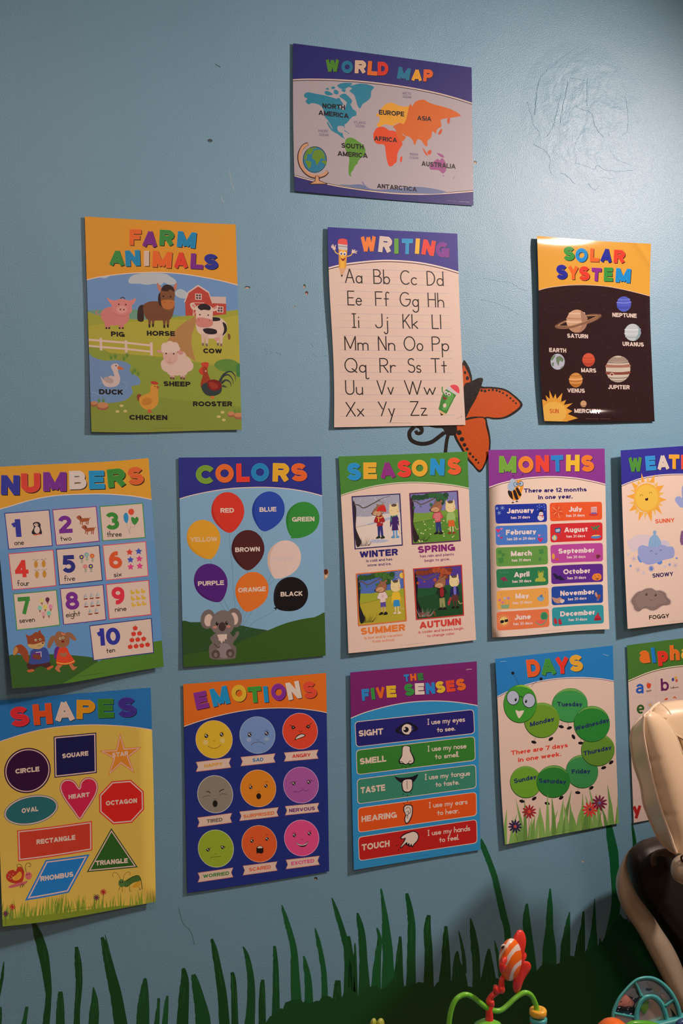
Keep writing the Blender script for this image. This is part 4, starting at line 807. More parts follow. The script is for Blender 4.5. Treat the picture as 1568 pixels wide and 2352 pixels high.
# ================================================================ SEASONS
k = 330/1568
p = Sheet('wall_poster', 'seasons poster with green header and four framed pictures', [(777, 1048.5), (1073, 1037), (1092.9, 1470), (800, 1500.6)], 'd5b19d', (770, 1030, k),
          disp=lambda u, v: .003+.012*(1-u)**2*(.4+.6*v)+.006*v**3, l=(1.5, 0), r=(-1, 0), b=(1, 0), t=(.5, 0), bg='d5b19d', group='classroom posters')
p.head('43772c', '30,524 150,482 300,440 450,406 600,384 750,372 900,370 1050,376 1200,390 1350,412 1480,442', [('dbe0b4', 8, -2), ('4a4a20', 5, 7)])
p.T('''S 1f80b4 122 342 276 352 190
E eba52f 306 334 452 332 180
A 84286e 494 332 658 318 178
S d8362a 666 306 820 320 186
O eda52f 832 304 1004 306 182
N 1f80b4 1030 288 1184 296 180
S e2562a 1214 280 1364 292 186''', sh=7, shc='2a2c14')
def frame(c, pts, inner):
    p.P('season_picture').g(c, pts); P = pairs(pts); m = P.mean(0); A = m+(P-m)*(1-12/np.abs(P-m)); p.g(inner, A); return A
def reframe(c, A):
    m = A.mean(0); B = m+(A-m)*(1+12/np.abs(A-m))
    for q in range(4): p.g(c, [A[q], A[(q+1) % 4], B[(q+1) % 4], B[q]])
def quadf(A):
    return lambda u, v: tuple((A[0]*(1-u)+A[1]*u)*(1-v)+(A[3]*(1-u)+A[2]*u)*v)
def scene_pic(A, sky, far, near, trunk, leaf, grass, leafdark):
    f = quadf(A); p.g(far, [f(0, .38), f(.3, .4), f(.6, .37), f(1, .36), f(1, 1), f(0, 1)]).g(near, [f(0, .58), f(.4, .54), f(.7, .5), f(1, .53), f(1, 1), f(0, 1)]).l('2a2424', 2.5, [f(0.02, .59), f(.3, .56), f(.55, .52), f(.75, .47)])
    p.s_(trunk, [f(.0, .1), f(.06, .2), f(.05, .4), f(.03, .6), f(.09, .78), f(.13, .9), f(.01, .93)], 4).l('5a4a44', 13, [f(.02, .14), f(.12, .16), f(.22, .22), f(.4, .16), f(.58, .08)]).l('5a4a44', 5, [f(.55, .09), f(.66, .05), f(.8, .02)])
    p.l('5a4a44', 4, [f(.55, .09), f(.62, .13), f(.7, .14)])
    if leaf:
        for (u, v, r) in [(.08, .07, 38), (.17, .08, 40), (.26, .08, 36), (.35, .06, 38), (.44, .05, 38), (.53, .05, 40), (.6, .16, 40), (.62, .08, 50), (.72, .1, 48), (.66, .2, 38), (.76, .06, 34)]:
            c = f(u, v); dk = [(c[0]+(r if q % 2 else r*.78)*math.cos(q*.349), c[1]+.9*(r if q % 2 else r*.78)*math.sin(q*.349)) for q in range(18)]; m_ = np.array(c)
            p.g('14200f' if leaf != 'a84a2c' else '3a1a10', dk).g(leafdark if int(u*20) % 2 else leaf, m_+(np.array(dk)-m_)*.93)
            for q in range(5): p.l(leafdark, 3, [(c[0]+r*.2*math.cos(q*1.3), c[1]+r*.2*math.sin(q*1.3)), (c[0]+r*.65*math.cos(q*1.3+.3), c[1]+r*.6*math.sin(q*1.3+.3))])
        for (u, v, r) in [(.06, .28, 18), (.2, .26, 12), (.43, .24, 24), (.44, .3, 12)]:
            c = f(u, v); p.g(leaf, [(c[0]+(r if q % 2 else r*.6)*math.cos(q*.52), c[1]+(r if q % 2 else r*.6)*math.sin(q*.52)) for q in range(12)])
    for q in range(16):
        u = .05+q*.016; a, b = f(u, .97), f(u-.06+.012*q+.03*math.sin(q*5), .78+.03*math.sin(q*3)+.005*q); p.l(grass, 5, [a, b], taper=True)
    return f
def dog(f, body, legs, x=.56, y=.82, shoe='1c1a18', arm=None, long=True):
    """light brown dog standing with hands on hips; x, y = feet"""
    g = lambda u, v: f(x+u, y+v)
    p.g(legs, [g(-.055, -.25), g(.055, -.25), g(.065, -.02 if long else -.12), g(.012, -.02 if long else -.12), g(.002, -.15), g(-.008, -.02 if long else -.12), g(-.055, -.02 if long else -.12)])
    if not long: p.l('c69a80', 9, [g(-.03, -.13), g(-.03, -.02)]).l('c69a80', 9, [g(.035, -.13), g(.035, -.02)])
    p.so(shoe, [g(-.1, .01), g(-.04, -.03), g(.0, .0), g(-.02, .02), g(-.09, .025)], 3).s_(shoe, [g(-.0, .02), g(.04, -.03), g(.09, .0), g(.08, .03), g(.01, .035)], 3)
    p.so(body, [g(-.06, -.42), g(.05, -.43), g(.1, -.36), g(.11, -.3), g(.06, -.28), g(.065, -.23), g(-.06, -.22), g(-.06, -.28), g(-.12, -.31), g(-.1, -.37)], 4)
    p.so('8f5c40', [g(-.16, -.47), g(-.1, -.56), g(-.03, -.62), g(.05, -.64), g(.09, -.6), g(.1, -.52), g(.07, -.45), g(0, -.42), g(-.09, -.43)], 4).s_('c08c64', [g(-.14, -.47), g(-.08, -.52), g(-.0, -.52), g(.04, -.47), g(-.01, -.43), g(-.09, -.44)], 4).e('8f5c40', *g(.09, -.64), 13).e('8f5c40', *g(-.03, -.64), 11).e('c4584a', *g(.04, -.53), 8).e('1c1412', *g(-.155, -.475), 8, 6).e('1c1412', *g(-.03, -.55), 3.5).l('2c1a16', 2.5, [g(-.11, -.455), g(-.05, -.46), g(-.02, -.48)])
def cat(f, top, skirt, x=.84, y=.84, legs='d8bd96', shoe='8a3a28', boots=False):
    g = lambda u, v: f(x+u, y+v)
    p.l('c8a070', 7, [g(.06, -.16), g(.1, -.07), g(.16, -.08)])
    for d in (-.03, .03): p.l(legs, 11 if not boots else 17, [g(d, -.2), g(d, -.02)])
    p.so(shoe, [g(-.09, .0), g(-.04, -.03), g(-.01, -.01), g(-.02, .02), g(-.08, .015)], 3).s_(shoe, [g(.01, .01), g(.04, -.03), g(.09, .0), g(.08, .02), g(.02, .025)], 3)
    p.g(skirt, [g(-.055, -.27), g(.06, -.27), g(.075, -.13), g(-.07, -.13)]).s_(top, [g(-.05, -.42), g(.05, -.42), g(.09, -.36), g(.09, -.22), g(.065, -.25), g(.06, -.26), g(-.055, -.26), g(-.065, -.25), g(-.1, -.2), g(-.09, -.36)], 4)
    p.g('d8b884', [g(-.1, -.6), g(-.085, -.68), g(-.05, -.63)]).g('d8b884', [g(.1, -.6), g(.085, -.69), g(.05, -.63)]).s_('dcbd86', [g(-.1, -.58), g(-.05, -.63), g(.05, -.63), g(.1, -.58), g(.1, -.48), g(.05, -.43), g(-.05, -.43), g(-.1, -.48)], 5)
    p.so('5a4434', [g(-.05, -.64), g(.0, -.66), g(.06, -.64), g(.04, -.61), g(-.03, -.61)], 3).e('cfa8a0', *g(.0, -.5), 9, 7).e('2c1a16', *g(-.05, -.53), 4, 2.5).e('2c1a16', *g(.06, -.54), 4, 2.5).e('cc6a4c', *g(.08, -.5), 6).e('dcc8b4', *g(.01, -.5), 4)
A = frame('241c50', '176,522 708,490 736,1060 210,1102', '9a929c'); f = scene_pic(A, '8f8f98', 'cdb8ae', 'd3b9a8', '2a2024', None, '241c1c', None)
p.s_('a9a6b4', [f(.3, .88), f(.4, .86), f(.6, .87), f(.72, .9), f(.6, .93), f(.4, .92)], 3).s_('aeb0c4', [f(.2, .56), f(.5, .5), f(.75, .44), f(.95, .42), f(.8, .48), f(.5, .53)], 3)
dog(f, '9c1d20', '2c2c68', x=.55, shoe='1e2c1c'); cat(f, '3c1c58', '3c1c58', x=.87, legs='5a90b8', shoe='5a90b8', boots=True)
p.s_('c02424', [f(.5, .31), f(.55, .22), f(.66, .19), f(.69, .24), f(.7, .33), f(.6, .3)], 4).l('d0a848', 9, [f(.5, .42), f(.56, .44), f(.64, .41)]).l('d0a848', 9, [f(.53, .44), f(.53, .52)]).l('2e6a50', 11, [f(.79, .42), f(.86, .43), f(.94, .41)]).l('2e6a50', 11, [f(.8, .43), f(.8, .54)])
random.seed(4)
for q in range(46):
    u, v = random.uniform(.06, .98), random.uniform(.02, .6); p.e('d8cfd0', *f(u, v), random.choice([3, 4, 6]), n=8)
reframe('241c50', A)
A = frame('58204c', '807,487 1338,458 1368,1012 836,1050', '76709c'); f = scene_pic(A, '76709c', '6f8c34', '567c2a', '2c1c20', '2f5c34', '1c2018', '22442a')
for q in range(30): p.e('c9c48a', *f(random.uniform(.08, .98), random.uniform(.56, .98)), random.choice([3, 6, 8]), n=8)
dog(f, 'c24c50', '2a3468', x=.56); cat(f, '8fa85c', 'c85a28', x=.84)
for q in range(4): p.l('d8b0a0', 2, [f(.5+q*.03, .42), f(.5+q*.03, .58)]).l('d8b0a0', 2, [f(.48, .44+q*.035), f(.62, .43+q*.035)])
reframe('58204c', A)
A = frame('d06a34', '224,1364 748,1318 780,1884 250,1938', '4a62a0'); f = scene_pic(A, '4a62a0', '93952c', 'a8942c', '1c1c20', '41692c', '1c1a14', '2c4c24')
p.e('e0b04c', *f(.98, .1), 32).P('season_picture'); 
for q in range(8): a = 2.0+q*.4; c = f(.97, .1); p.l('e0b04c', 3, [(c[0]+40*math.cos(a), c[1]+40*math.sin(a)), (c[0]+74*math.cos(a), c[1]+74*math.sin(a))])
dog(f, 'd4b4a8', '54408c', x=.53, long=False); cat(f, 'd8a82c', '2f7cae', x=.82, shoe='d8bd96')
p.l('b4483c', 4, [f(.51, .46), f(.53, .51), f(.545, .45)], smooth=False)
reframe('d06a34', A)
A = frame('b8392f', '848,1310 1381,1268 1405,1824 880,1872', '4a3480'); f = scene_pic(A, '4a3480', '1f4c2c', '1c4424', '1a1014', 'a84a2c', 'a8908c', '7c3420')
for q in range(12): p.e('8c3c24', *f(random.uniform(.05, .45), random.uniform(.88, .98)), 12, 6, n=8)
dog(f, '1c2a20', '8c8450', x=.56, y=.84); cat(f, '20204c', '5c2c28', x=.84, legs='5c2c28', shoe='1c1414')
p.s_('8c2024', [f(.53, .42), f(.6, .42), f(.6, .58), f(.53, .59)], 3).s_('6c64a8', [f(.82, .42), f(.87, .42), f(.87, .57), f(.82, .57)], 3).g('a83038', [f(.68, .72), f(.74, .62), f(.77, .63), f(.72, .78), f(.68, .79)])
reframe('b8392f', A)
for t, x0, y0, x1, y1, h, c in [('WINTER', 266, 1196, 684, 1166, 74, '2a2160'), ('SPRING', 902, 1144, 1306, 1116, 76, '7a2062'), ('SUMMER', 278, 2036, 764, 1990, 76, 'da7030'), ('AUTUMN', 918, 1970, 1372, 1926, 76, 'c43c34')]: p.P('season_name').t(c, t, x0, y0, x1, y1, h, .05)
for t, x0, y0, x1, y1, h, c in [('is cold and has', 336, 1242, 622, 1222, 30, '3a2a5c'), ('snow and ice.', 350, 1290, 612, 1272, 30, '3a2a5c'), ('has rain and plants', 924, 1192, 1294, 1168, 30, '7a3462'), ('begin to grow.', 973, 1240, 1250, 1220, 30, '7a3462'), ('is hot and is vacation', 316, 2086, 730, 2048, 30, 'cc7848'), ('from school.', 404, 2124, 648, 2100, 30, 'cc7848'), ('is cooler and leaves begin', 904, 2022, 1396, 1976, 30, 'b84a40'), ('to change color.', 1000, 2062, 1306, 2032, 30, 'b84a40')]: p.P('season_text').t(c, t, x0, y0, x1, y1, h, .005)
p.P('credit_line').cr('8a7068', 714, 2150, 980, 2118, 6)
p.build()

# ================================================================ MONTHS
k = 300/1534
p = Sheet('wall_poster', 'months poster with purple header, a bee and twelve coloured boxes', [(1121.5, 1033.5), (1388, 1030.5), (1399, 1445), (1130, 1464.5)], 'dfbc9f', (1110, 1020, k),
          disp=lambda u, v: .002+.006*(1-u)**2+.016*v**4*u**1.5+.008*v**2*(1-u), l=(-1, 0), r=(-1.5, .5), b=(-.5, 1), t=(-.5, 0), bg='e2c2a4', group='classroom posters')
p.head('84307c', '60,510 200,460 350,424 500,398 650,385 800,380 950,386 1100,400 1250,428 1350,450 1460,480', [('e4c6b8', 10, 0), ('5c1c38', 6, 12)])
p.T('''M 6f9b32 182 334 382 336 194
O ef8228 412 340 588 334 196
N de3d2a 614 326 768 324 194
T 2178b4 800 324 940 318 190
H eeb42c 968 316 1124 318 192
S ee7526 1148 322 1296 322 194''', sh=8, shc='3c1234')
p.P('months_text').t('2c1f5c', 'There are 12 months', 474, 572, 1212, 556, 50, .03).t('2c1f5c', 'in one year.', 642, 650, 1046, 638, 50, .03)
p.P('bee_picture').s_('e59028', '290,560 300,530 380,460 400,425 440,420 460,460 470,500 450,560 440,620 400,655 350,655 305,620', 5)
for a in ['288,548 330,560 345,650 310,620 292,590', '345,545 370,640 400,655 410,640 375,545', '380,530 420,610 445,600 440,580 400,510']: p.s_('241418', a, 4)
p.e('b8c4cc', 340, 435, 28, 30).s_('a9bac6', '285,480 310,450 350,450 370,500 350,545 310,550 285,520', 4).e('2c3c50', 381, 472, 28, 30).e('b4c6d2', 381, 472, 23, 25).e('2c3c50', 440, 466, 30, 30).e('b4c6d2', 440, 466, 25, 25).e('241418', 391, 470, 7, 9).e('241418', 430, 465, 7, 9).g('f0e0d4', '408,508 434,500 424,528').l('241418', 3, '348,650 346,685').l('241418', 3, '385,645 392,670').e('241418', 345, 688, 14, 7).e('241418', 392, 674, 14, 7).l('241418', 2, '400,425 370,390 348,378').l('241418', 2, '420,418 440,380 460,362').e('241418', 348, 374, 7).e('241418', 461, 360, 7)
MB = [('January', 'has 31 days', '1c2f88', '132,712 742,694 746,914 144,936', 274, 816, 592, 804, 322, 880, 546, 872), ('July', 'has 31 days', 'e05426', '776,690 1390,676 1394,888 782,908', 1000, 796, 1158, 790, 970, 856, 1188, 850),
 ('February', 'has 28 or 29 days', '4572b0', '140,962 748,942 752,1166 146,1188', 264, 1068, 620, 1054, 276, 1132, 608, 1120), ('August', 'has 31 days', 'cb2a2a', '782,938 1396,918 1398,1132 786,1156', 948, 1038, 1224, 1028, 974, 1100, 1194, 1092),
 ('March', 'has 31 days', '5f8f3c', '144,1216 752,1190 758,1412 152,1440', 322, 1318, 568, 1308, 334, 1382, 556, 1372), ('September', 'has 30 days', 'b24488', '784,1186 1400,1160 1404,1376 794,1402', 880, 1288, 1300, 1272, 980, 1344, 1198, 1336),
 ('April', 'has 30 days', '2a7444', '148,1470 756,1436 762,1654 158,1692', 358, 1566, 540, 1554, 340, 1630, 562, 1620), ('October', 'has 31 days', '5a287c', '794,1430 1402,1404 1404,1618 796,1646', 938, 1530, 1252, 1514, 986, 1590, 1204, 1580),
 ('May', 'has 31 days', 'e39c44', '152,1724 762,1684 768,1906 160,1946', 376, 1816, 534, 1808, 346, 1882, 568, 1868), ('November', 'has 30 days', '22458c', '796,1676 1402,1646 1404,1864 802,1894', 902, 1784, 1300, 1762, 992, 1838, 1210, 1824),
 ('June', 'has 30 days', 'de7040', '152,1972 768,1932 774,2146 158,2192', 364, 2066, 556, 2054, 350, 2128, 576, 2116), ('December', 'has 31 days', '2f8e8e', '802,1922 1408,1886 1414,2106 810,2142', 902, 2026, 1308, 2002, 1000, 2080, 1216, 2070)]
for nme, sub, c, q, a0, b0, a1, b1, c0, d0, c1, d1 in MB:
    p.P('month_box').q(c, q, 34).t('e8cbb8', nme, a0, b0, a1, b1, 60 if nme[0] != 'J' else 60, .04).t('e0c0b0', sub, c0, d0, c1, d1, 32, .02)
    if nme == 'January':
        for x, y, r in [(222, 750, 27), (158, 755, 18), (184, 808, 24)]:
            for q_ in range(3): a = q_*PI/3+.3; p.l('8fa6cc', 6, [(x-r*math.cos(a), y-r*math.sin(a)), (x+r*math.cos(a), y+r*math.sin(a))])
        for x, y in [(632, 732), (657, 716), (682, 732), (710, 716), (715, 742), (720, 772), (655, 744), (634, 768)]: p.e('5f7ec0', x, y, 8, n=10)
        p.e('e2cdbf', 672, 865, 38, 36).e('e2cdbf', 676, 822, 26, 26).g('1c1820', '648,796 702,796 702,788 690,786 690,768 662,768 662,788 648,790').l('c02c2c', 9, '655,838 680,842 702,832').l('c02c2c', 9, '690,840 694,865').e('1c1820', 668, 815, 3).e('1c1820', 686, 815, 3)
    if nme == 'July':
        for q_ in range(15): a = q_*.42; r0, r1 = 18, 75 if q_ % 2 else 52; p.l('b02420' if q_ % 3 else 'e8c07c', 4, [(870+r0*math.cos(a), 790+r0*math.sin(a)), (870+r1*math.cos(a), 790+r1*1.1*math.sin(a))])
        p.e('c42c34', 1292, 828, 56, 14).g('e2cdbf', '1262,740 1330,735 1328,820 1266,820'); [p.l('c42c34', 7, [(1272+q_*16, 742), (1276+q_*14, 812)]) for q_ in range(4)]; p.l('2c3c8c', 12, '1266,812 1328,812')
    if nme == 'February':
        for x, y, r, cc in [(172, 1015, 26, 'd0345c'), (212, 995, 16, 'd87090'), (178, 1075, 15, 'd87090'), (210, 1100, 16, 'b82c54'), (655, 1072, 15, 'd87090'), (668, 1122, 32, 'c02c58')]:
            p.s_(cc, [(x-r, y-r*.4), (x-r*.5, y-r*.8), (x, y-r*.35), (x+r*.5, y-r*.8), (x+r, y-r*.4), (x, y+r)], 3)
        p.l('7c5cb0', 4, '680,1085 690,1060 715,1062 738,1082 720,1105 690,1112 680,1085').l('7c5cb0', 4, '200,1050 215,1030 235,1045 215,1065 200,1050')
    if nme == 'August':
        p.q('244c7c', '835,990 908,978 905,1040 842,1044', 12).q('b8c8cc', '845,1002 898,992 895,1030 850,1034', 10).l('a03c68', 9, '885,1045 905,1060 895,1072').e('5ab0b0', 834, 1100, 30, 32).s_('e2c060', '834,1068 850,1100 838,1132 822,1100', 4).s_('e2cdbf', '806,1090 820,1100 812,1122', 3)
        for a in ['1312,985 1270,965 1262,975 1300,995', '1312,985 1350,955 1362,965 1330,992', '1312,985 1280,1000 1285,1012 1312,995', '1312,985 1348,1000 1345,1012 1318,995', '1312,985 1305,960 1322,960']: p.s_('2f7c4c', a, 3)
        p.l('7c4c34', 6, '1314,990 1320,1065').s_('4a78a8', '1262,1085 1380,1078 1350,1105 1285,1108', 4).s_('e0b868', '1272,1082 1368,1076 1340,1066 1290,1070', 4)
    if nme == 'March':
        for x, y, r in [(190, 1268, 26), (232, 1300, 22), (205, 1365, 36), (680, 1262, 30), (662, 1350, 20)]:
            for q_ in range(4): p.e('3f7c3a', x+r*.62*math.cos(q_*1.57+.6), y+r*.62*math.sin(q_*1.57+.6), r*.46, n=14)
            p.l('3f7c3a', 4, [(x, y), (x+4, y+r*1.3)])
    if nme == 'September': p.e('dc9c38', 820, 1318, 17, 34).s_('c8502c', '845,1335 870,1345 890,1332 880,1352 895,1368 870,1362 850,1368', 3).l('9c4c2c', 7, '1275,1335 1345,1282').e('6c2c34', 1348, 1316, 26, 18).e('6c2c34', 1340, 1334, 14)
    if nme == 'April':
        for x in range(190, 300, 22): p.l('5f9c84', 4, [(x, 1490+(x % 3)*6), (x+8, 1518)])
        p.s_('8c2c48', '195,1590 230,1560 262,1570 284,1610 255,1602 240,1615 222,1598', 4).l('4c3c34', 4, '238,1600 228,1650').s_('a8a83c', '640,1530 650,1500 670,1510 690,1500 705,1530 700,1560 715,1610 625,1610 645,1565', 4).e('8c9c34', 650, 1505, 14).e('8c9c34', 696, 1502, 14).e('1c2010', 651, 1504, 5).e('1c2010', 695, 1501, 5).e('a8a83c', 624, 1596, 16, 24, 30).e('a8a83c', 712, 1592, 16, 24, -30)
    if nme == 'October':
        p.s_('241c3c', '812,1520 850,1525 880,1550 900,1545 930,1570 955,1595 900,1600 880,1585 855,1590 835,1560', 4).s_('df7c2c', '1275,1560 1300,1525 1360,1520 1384,1550 1375,1590 1330,1602 1288,1592', 5).g('241c24', '1305,1548 1318,1550 1310,1560').g('241c24', '1348,1544 1362,1546 1352,1556').s_('241c24', '1310,1572 1335,1580 1358,1568 1338,1592', 3)
    if nme == 'May':
        p.q('7fa070', '204,1890 300,1884 298,1930 208,1932')
        for x, y, cc in [(190, 1832, 'c86c8c'), (250, 1812, 'b8b8c4'), (292, 1810, 'a878b0'), (225, 1860, 'c86c8c')]: p.l('6c8c4c', 3, [(x, y), (x+10, 1900)]).e(cc, x, y, 16, 15, n=10)
        p.s_('7c9cac', '630,1800 680,1790 715,1805 690,1845 645,1838', 4).s_('54748c', '655,1790 690,1765 690,1800', 3).l('54748c', 4, '200,1760 210,1772').l('8c3c3c', 5, '722,1738 732,1752')
    if nme == 'November':
        p.s_('b88468', '805,1800 860,1812 900,1800 930,1830 915,1858 870,1872 830,1850', 4).s_('d8b8a0', '900,1830 945,1825 948,1850 915,1870', 3).s_('8c4c38', '1330,1775 1370,1765 1372,1800 1350,1820 1330,1808', 4).s_('c88c70', '1308,1750 1325,1740 1338,1780 1330,1800 1315,1780', 4).l('c88c70', 4, '1335,1815 1335,1842').l('c88c70', 4, '1350,1815 1350,1840')
    if nme == 'June':
        for q_ in range(18): a = q_*.35; p.l('f0d080', 3, [(240+50*math.cos(a), 2075+50*math.sin(a)), (240+76*math.cos(a), 2075+76*math.sin(a))])
        p.e('ecc468', 240, 2075, 48, 48).s_('1c1820', '198,2075 235,2068 238,2095 205,2105', 4).s_('1c1820', '248,2065 286,2058 284,2085 252,2090', 4).e('3f8c5c', 712, 2022, 44, 52).e('357c50', 712, 2022, 30, 38).s_('4f9c6c', '612,2082 740,2060 705,2118 650,2124', 4).s_('e05c48', '620,2080 732,2062 700,2108 652,2114', 4)
    if nme == 'December':
        for x, y in [(845, 2082), (898, 2088)]: p.s_('b02c34', [(x-18, y-30), (x+6, y-34), (x+22, y+18), (x+6, y+34), (x-16, y+20)], 4).l('3c6c5c', 9, [(x-22, y-34), (x+4, y-40)])
        p.s_('b82c38', '1306,2050 1320,2010 1350,2005 1375,2045', 4).q('9c2430', '1298,2048 1380,2040 1384,2068 1300,2074', 6).e('9c2430', 1345, 1992, 12)
p.P('credit_line').cr('8a7060', 668, 2198, 922, 2180, 6).l('a89888', 2, '118,2202 184,2196')
p.build()
# ================================================================ WEATHER (runs out of the frame)
k = 168/898
p = Sheet('wall_poster', 'weather poster at the right edge with a smiling sun and clouds', [(1425, 1034.5), (1671, 1017), (1686, 1416), (1441, 1444.5)], 'e0ba9c', (1400, 1020, k),
          disp=lambda u, v: .008+.016*(1-u)**2+.004*v, l=(-1.5, 0), b=(0, 0), bg='e0ba9c', lift=.8, group='classroom posters')
p.head('2f2a7c', '110,525 140,506 250,460 350,425 450,400 550,384 650,372 750,366 900,364 1200,370 1400,400 1600,440', [('e2c8b8', 9, 4), ('30182c', 6, 14)])
p.T('''W 46822c 236 344 396 338 184
E 2f86b8 446 326 570 316 176
A cdb29a 586 318 730 308 178
T e8972c 724 304 852 304 176
H de4a2c 876 308 1010 306 176
E 3a8a3c 1030 306 1150 306 176
R d8962c 1176 308 1310 312 176''', sh=8, shc='181438')
p.P('sun_picture')
import itertools
RAY = [(388, 355, 430, 470, 385, 470), (550, 375, 545, 480, 480, 470), (668, 505, 600, 600, 565, 520), (698, 682, 600, 720, 605, 650), (642, 862, 545, 790, 590, 740), (512, 960, 455, 840, 520, 810), (350, 948, 360, 830, 420, 840), (236, 826, 300, 730, 340, 800), (198, 640, 300, 610, 300, 680), (262, 465, 350, 510, 310, 570)]
for x, y, a, b, c, d in [(465, 398, 450, 470, 490, 470), (590, 465, 540, 500, 580, 530), (668, 600, 600, 590, 605, 640), (650, 765, 600, 700, 590, 750), (560, 880, 530, 810, 560, 790), (430, 925, 420, 840, 460, 840), (310, 862, 330, 790, 370, 820), (236, 725, 305, 700, 310, 740), (250, 565, 310, 600, 320, 560), (345, 445, 340, 510, 385, 480)]: p.g('e0a84c', [(x, y), (a, b), (c, d)])
for x, y, a, b, c, d in RAY: p.g('e69a35', [(x, y), (a, b), (c, d)])
p.e('e0a038', 453, 658, 160, 178).e('e5b040', 453, 658, 138, 158)
p.l('3a2418', 4, '370,642 375,625 390,620 402,625 408,640').l('3a2418', 4, '482,610 490,593 502,590 512,595 518,608').s_('3a1414', '432,672 470,662 465,690 450,696 438,688', 4)
p.P('cloud_picture').s_('cfb6ac', '210,1200 250,1170 300,1130 400,1110 500,1125 560,1200 500,1300 340,1300 290,1330 240,1290', 5).s_('c2b2b0', '600,1200 650,1180 710,1195 735,1240 700,1300 620,1280', 4).s_('6c84ae', '340,1400 345,1370 380,1350 420,1400 400,1445 365,1450', 4).s_('5f80b4', '580,1440 610,1425 645,1440 630,1475 590,1475', 4)
p.s_('9a9cbc', '345,1340 350,1270 400,1240 470,1255 560,1230 660,1240 710,1260 770,1260 795,1320 780,1390 720,1410 640,1430 560,1465 470,1480 400,1450 365,1400', 5)
p.s_('7f9cb2', '475,1230 490,1160 530,1115 575,1115 610,1160 630,1220 600,1250 540,1262 480,1255', 4).e('7f9cb2', 550, 1086, 22, 26)
for x, y, a, b in [(545, 1120, 535, 1258), (520, 1130, 500, 1250), (575, 1120, 575, 1258), (595, 1140, 610, 1248)]: p.l('98b0bc', 8, [(x, y), (a, b)])
p.l('3a3450', 4, '496,1325 502,1310 514,1306 526,1322').l('3a3450', 4, '610,1315 618,1300 630,1297 641,1310').l('3a3450', 4, '552,1340 566,1352 584,1342')
def flake(c, x, y, r, n=8, w=3):
    for q in range(n//2): a = q*2*PI/n+.2; p.l(c, w, [(x-r*math.cos(a), y-r*1.1*math.sin(a)), (x+r*math.cos(a), y+r*1.1*math.sin(a))])
for c, x, y, r, n, w in [('8489ac', 295, 1408, 36, 8, 3), ('8489ac', 345, 1542, 36, 8, 3), ('5f78ac', 508, 1528, 34, 12, 8), ('8489ac', 804, 1488, 34, 8, 3), ('7286b0', 734, 1480, 16, 8, 7), ('7286b0', 820, 1400, 13, 8, 7), ('7286b0', 255, 1497, 15, 8, 7), ('c4b4b0', 226, 1352, 20, 8, 8), ('c4b4b0', 414, 1582, 20, 8, 8), ('c4b4b0', 676, 1504, 18, 8, 8)]: flake(c, x, y, r, n, w)
p.P('cloud_picture').s_('9497b4', '800,690 815,650 860,640 885,660 880,560 900,500 960,480 1100,520 1100,700 980,760 880,780 840,750', 4); p.P('cloud_picture').s_('7c5470', '860,1180 870,1100 900,1060 1100,1050 1150,1200 900,1240 870,1220', 4)
p.P('fog_cloud_picture')
FOG = '262,1930 290,1870 340,1820 400,1800 450,1775 520,1775 560,1800 620,1800 680,1830 700,1880 740,1920 735,1965 690,1980 640,1985 560,2035 500,2040 460,2020 410,2020 360,2055 310,2035 290,1985'
FP = pairs(FOG); cF = FP.mean(0)
for q, cc in [(1.10, 'd5b19a'), (1.05, 'bf9f8c')]: p.s_(cc, cF+(FP-cF)*q, 5)
p.s_('84695a', FP, 5).s_('8d7262', cF+(FP-cF)*.8-[0, 12], 5)
for x, y in [(448, 1846), (560, 1852)]: p.e('4a382c', x, y, 16, 17).e('8d7262', x-5, y-6, 7)
p.l('4a382c', 4, '484,1900 505,1918 530,1908')
for t, x0, y0, x1, y1, c in [('SUNNY', 558, 976, 796, 958, 'd4552c'), ('SNOWY', 524, 1642, 780, 1618, '271d4e'), ('FOGGY', 482, 2156, 730, 2132, '2a211c')]: p.P('weather_name').t(c, t, x0, y0, x1, y1, 52, .025)
p.P('credit_line').cr('8a7060', 730, 2182, 960, 2164, 6)
p.build()

# ================================================================ SHAPES
k = 370/1527
p = Sheet('wall_poster', 'yellow shapes poster with blue header and grass strip, lower left', [(-12, 1609), (346, 1579), (357.7, 2071), (6, 2128)], 'b89888', (0, 1570, k),
          disp=lambda u, v: .003+.03*v**3*(1-u)**1.5+.010*v**4+.005*(1-u)**2, b=(5, 1), r=(1, 0), bg='b5913f', lift=.8, group='classroom posters')
p.head('1f5c8e', '-60,568 0,548 150,498 300,456 450,424 600,404 750,393 900,389 1050,394 1200,404 1350,422 1460,440', [('c8a49a', 8, 2)])
p.T('''S c8242c 104 412 282 400 188
H dc4a1c 322 394 500 378 196
A caa494 524 362 710 348 186
P e08a1a 724 334 900 336 180
E 2f6420 930 326 1080 322 180
S 33246e 1116 318 1292 318 188''', sh=7, shc='0c1a28')
def shp(name, pts, cb, cw, cf, a=.965, b=.925, rnd=False, c0=None):
    p.P(name); P = pairs(pts); c = P.mean(0) if c0 is None else np.array(c0)
    def inset(d):
        n = len(P); out = []
        A = sum(P[i-1][0]*P[i][1]-P[i][0]*P[i-1][1] for i in range(n)); sg = 1 if A > 0 else -1
        for i in range(n):
            e0 = P[i]-P[i-1]; e1 = P[(i+1) % n]-P[i]; e0 = e0/np.linalg.norm(e0); e1 = e1/np.linalg.norm(e1)
            n0 = np.array([-e0[1], e0[0]])*sg; n1 = np.array([-e1[1], e1[0]])*sg; m = n0+n1; out.append(P[i]+m*d/max(.25, (m@m)/2*1))
        return np.array(out)
    if rnd: p.g(cb, P).g(cw, inset(a)).g(cf, inset(b))
    else: p.g(cb, P).g(cw, inset(a)).g(cf, inset(b))
W_ = 'bb968c'
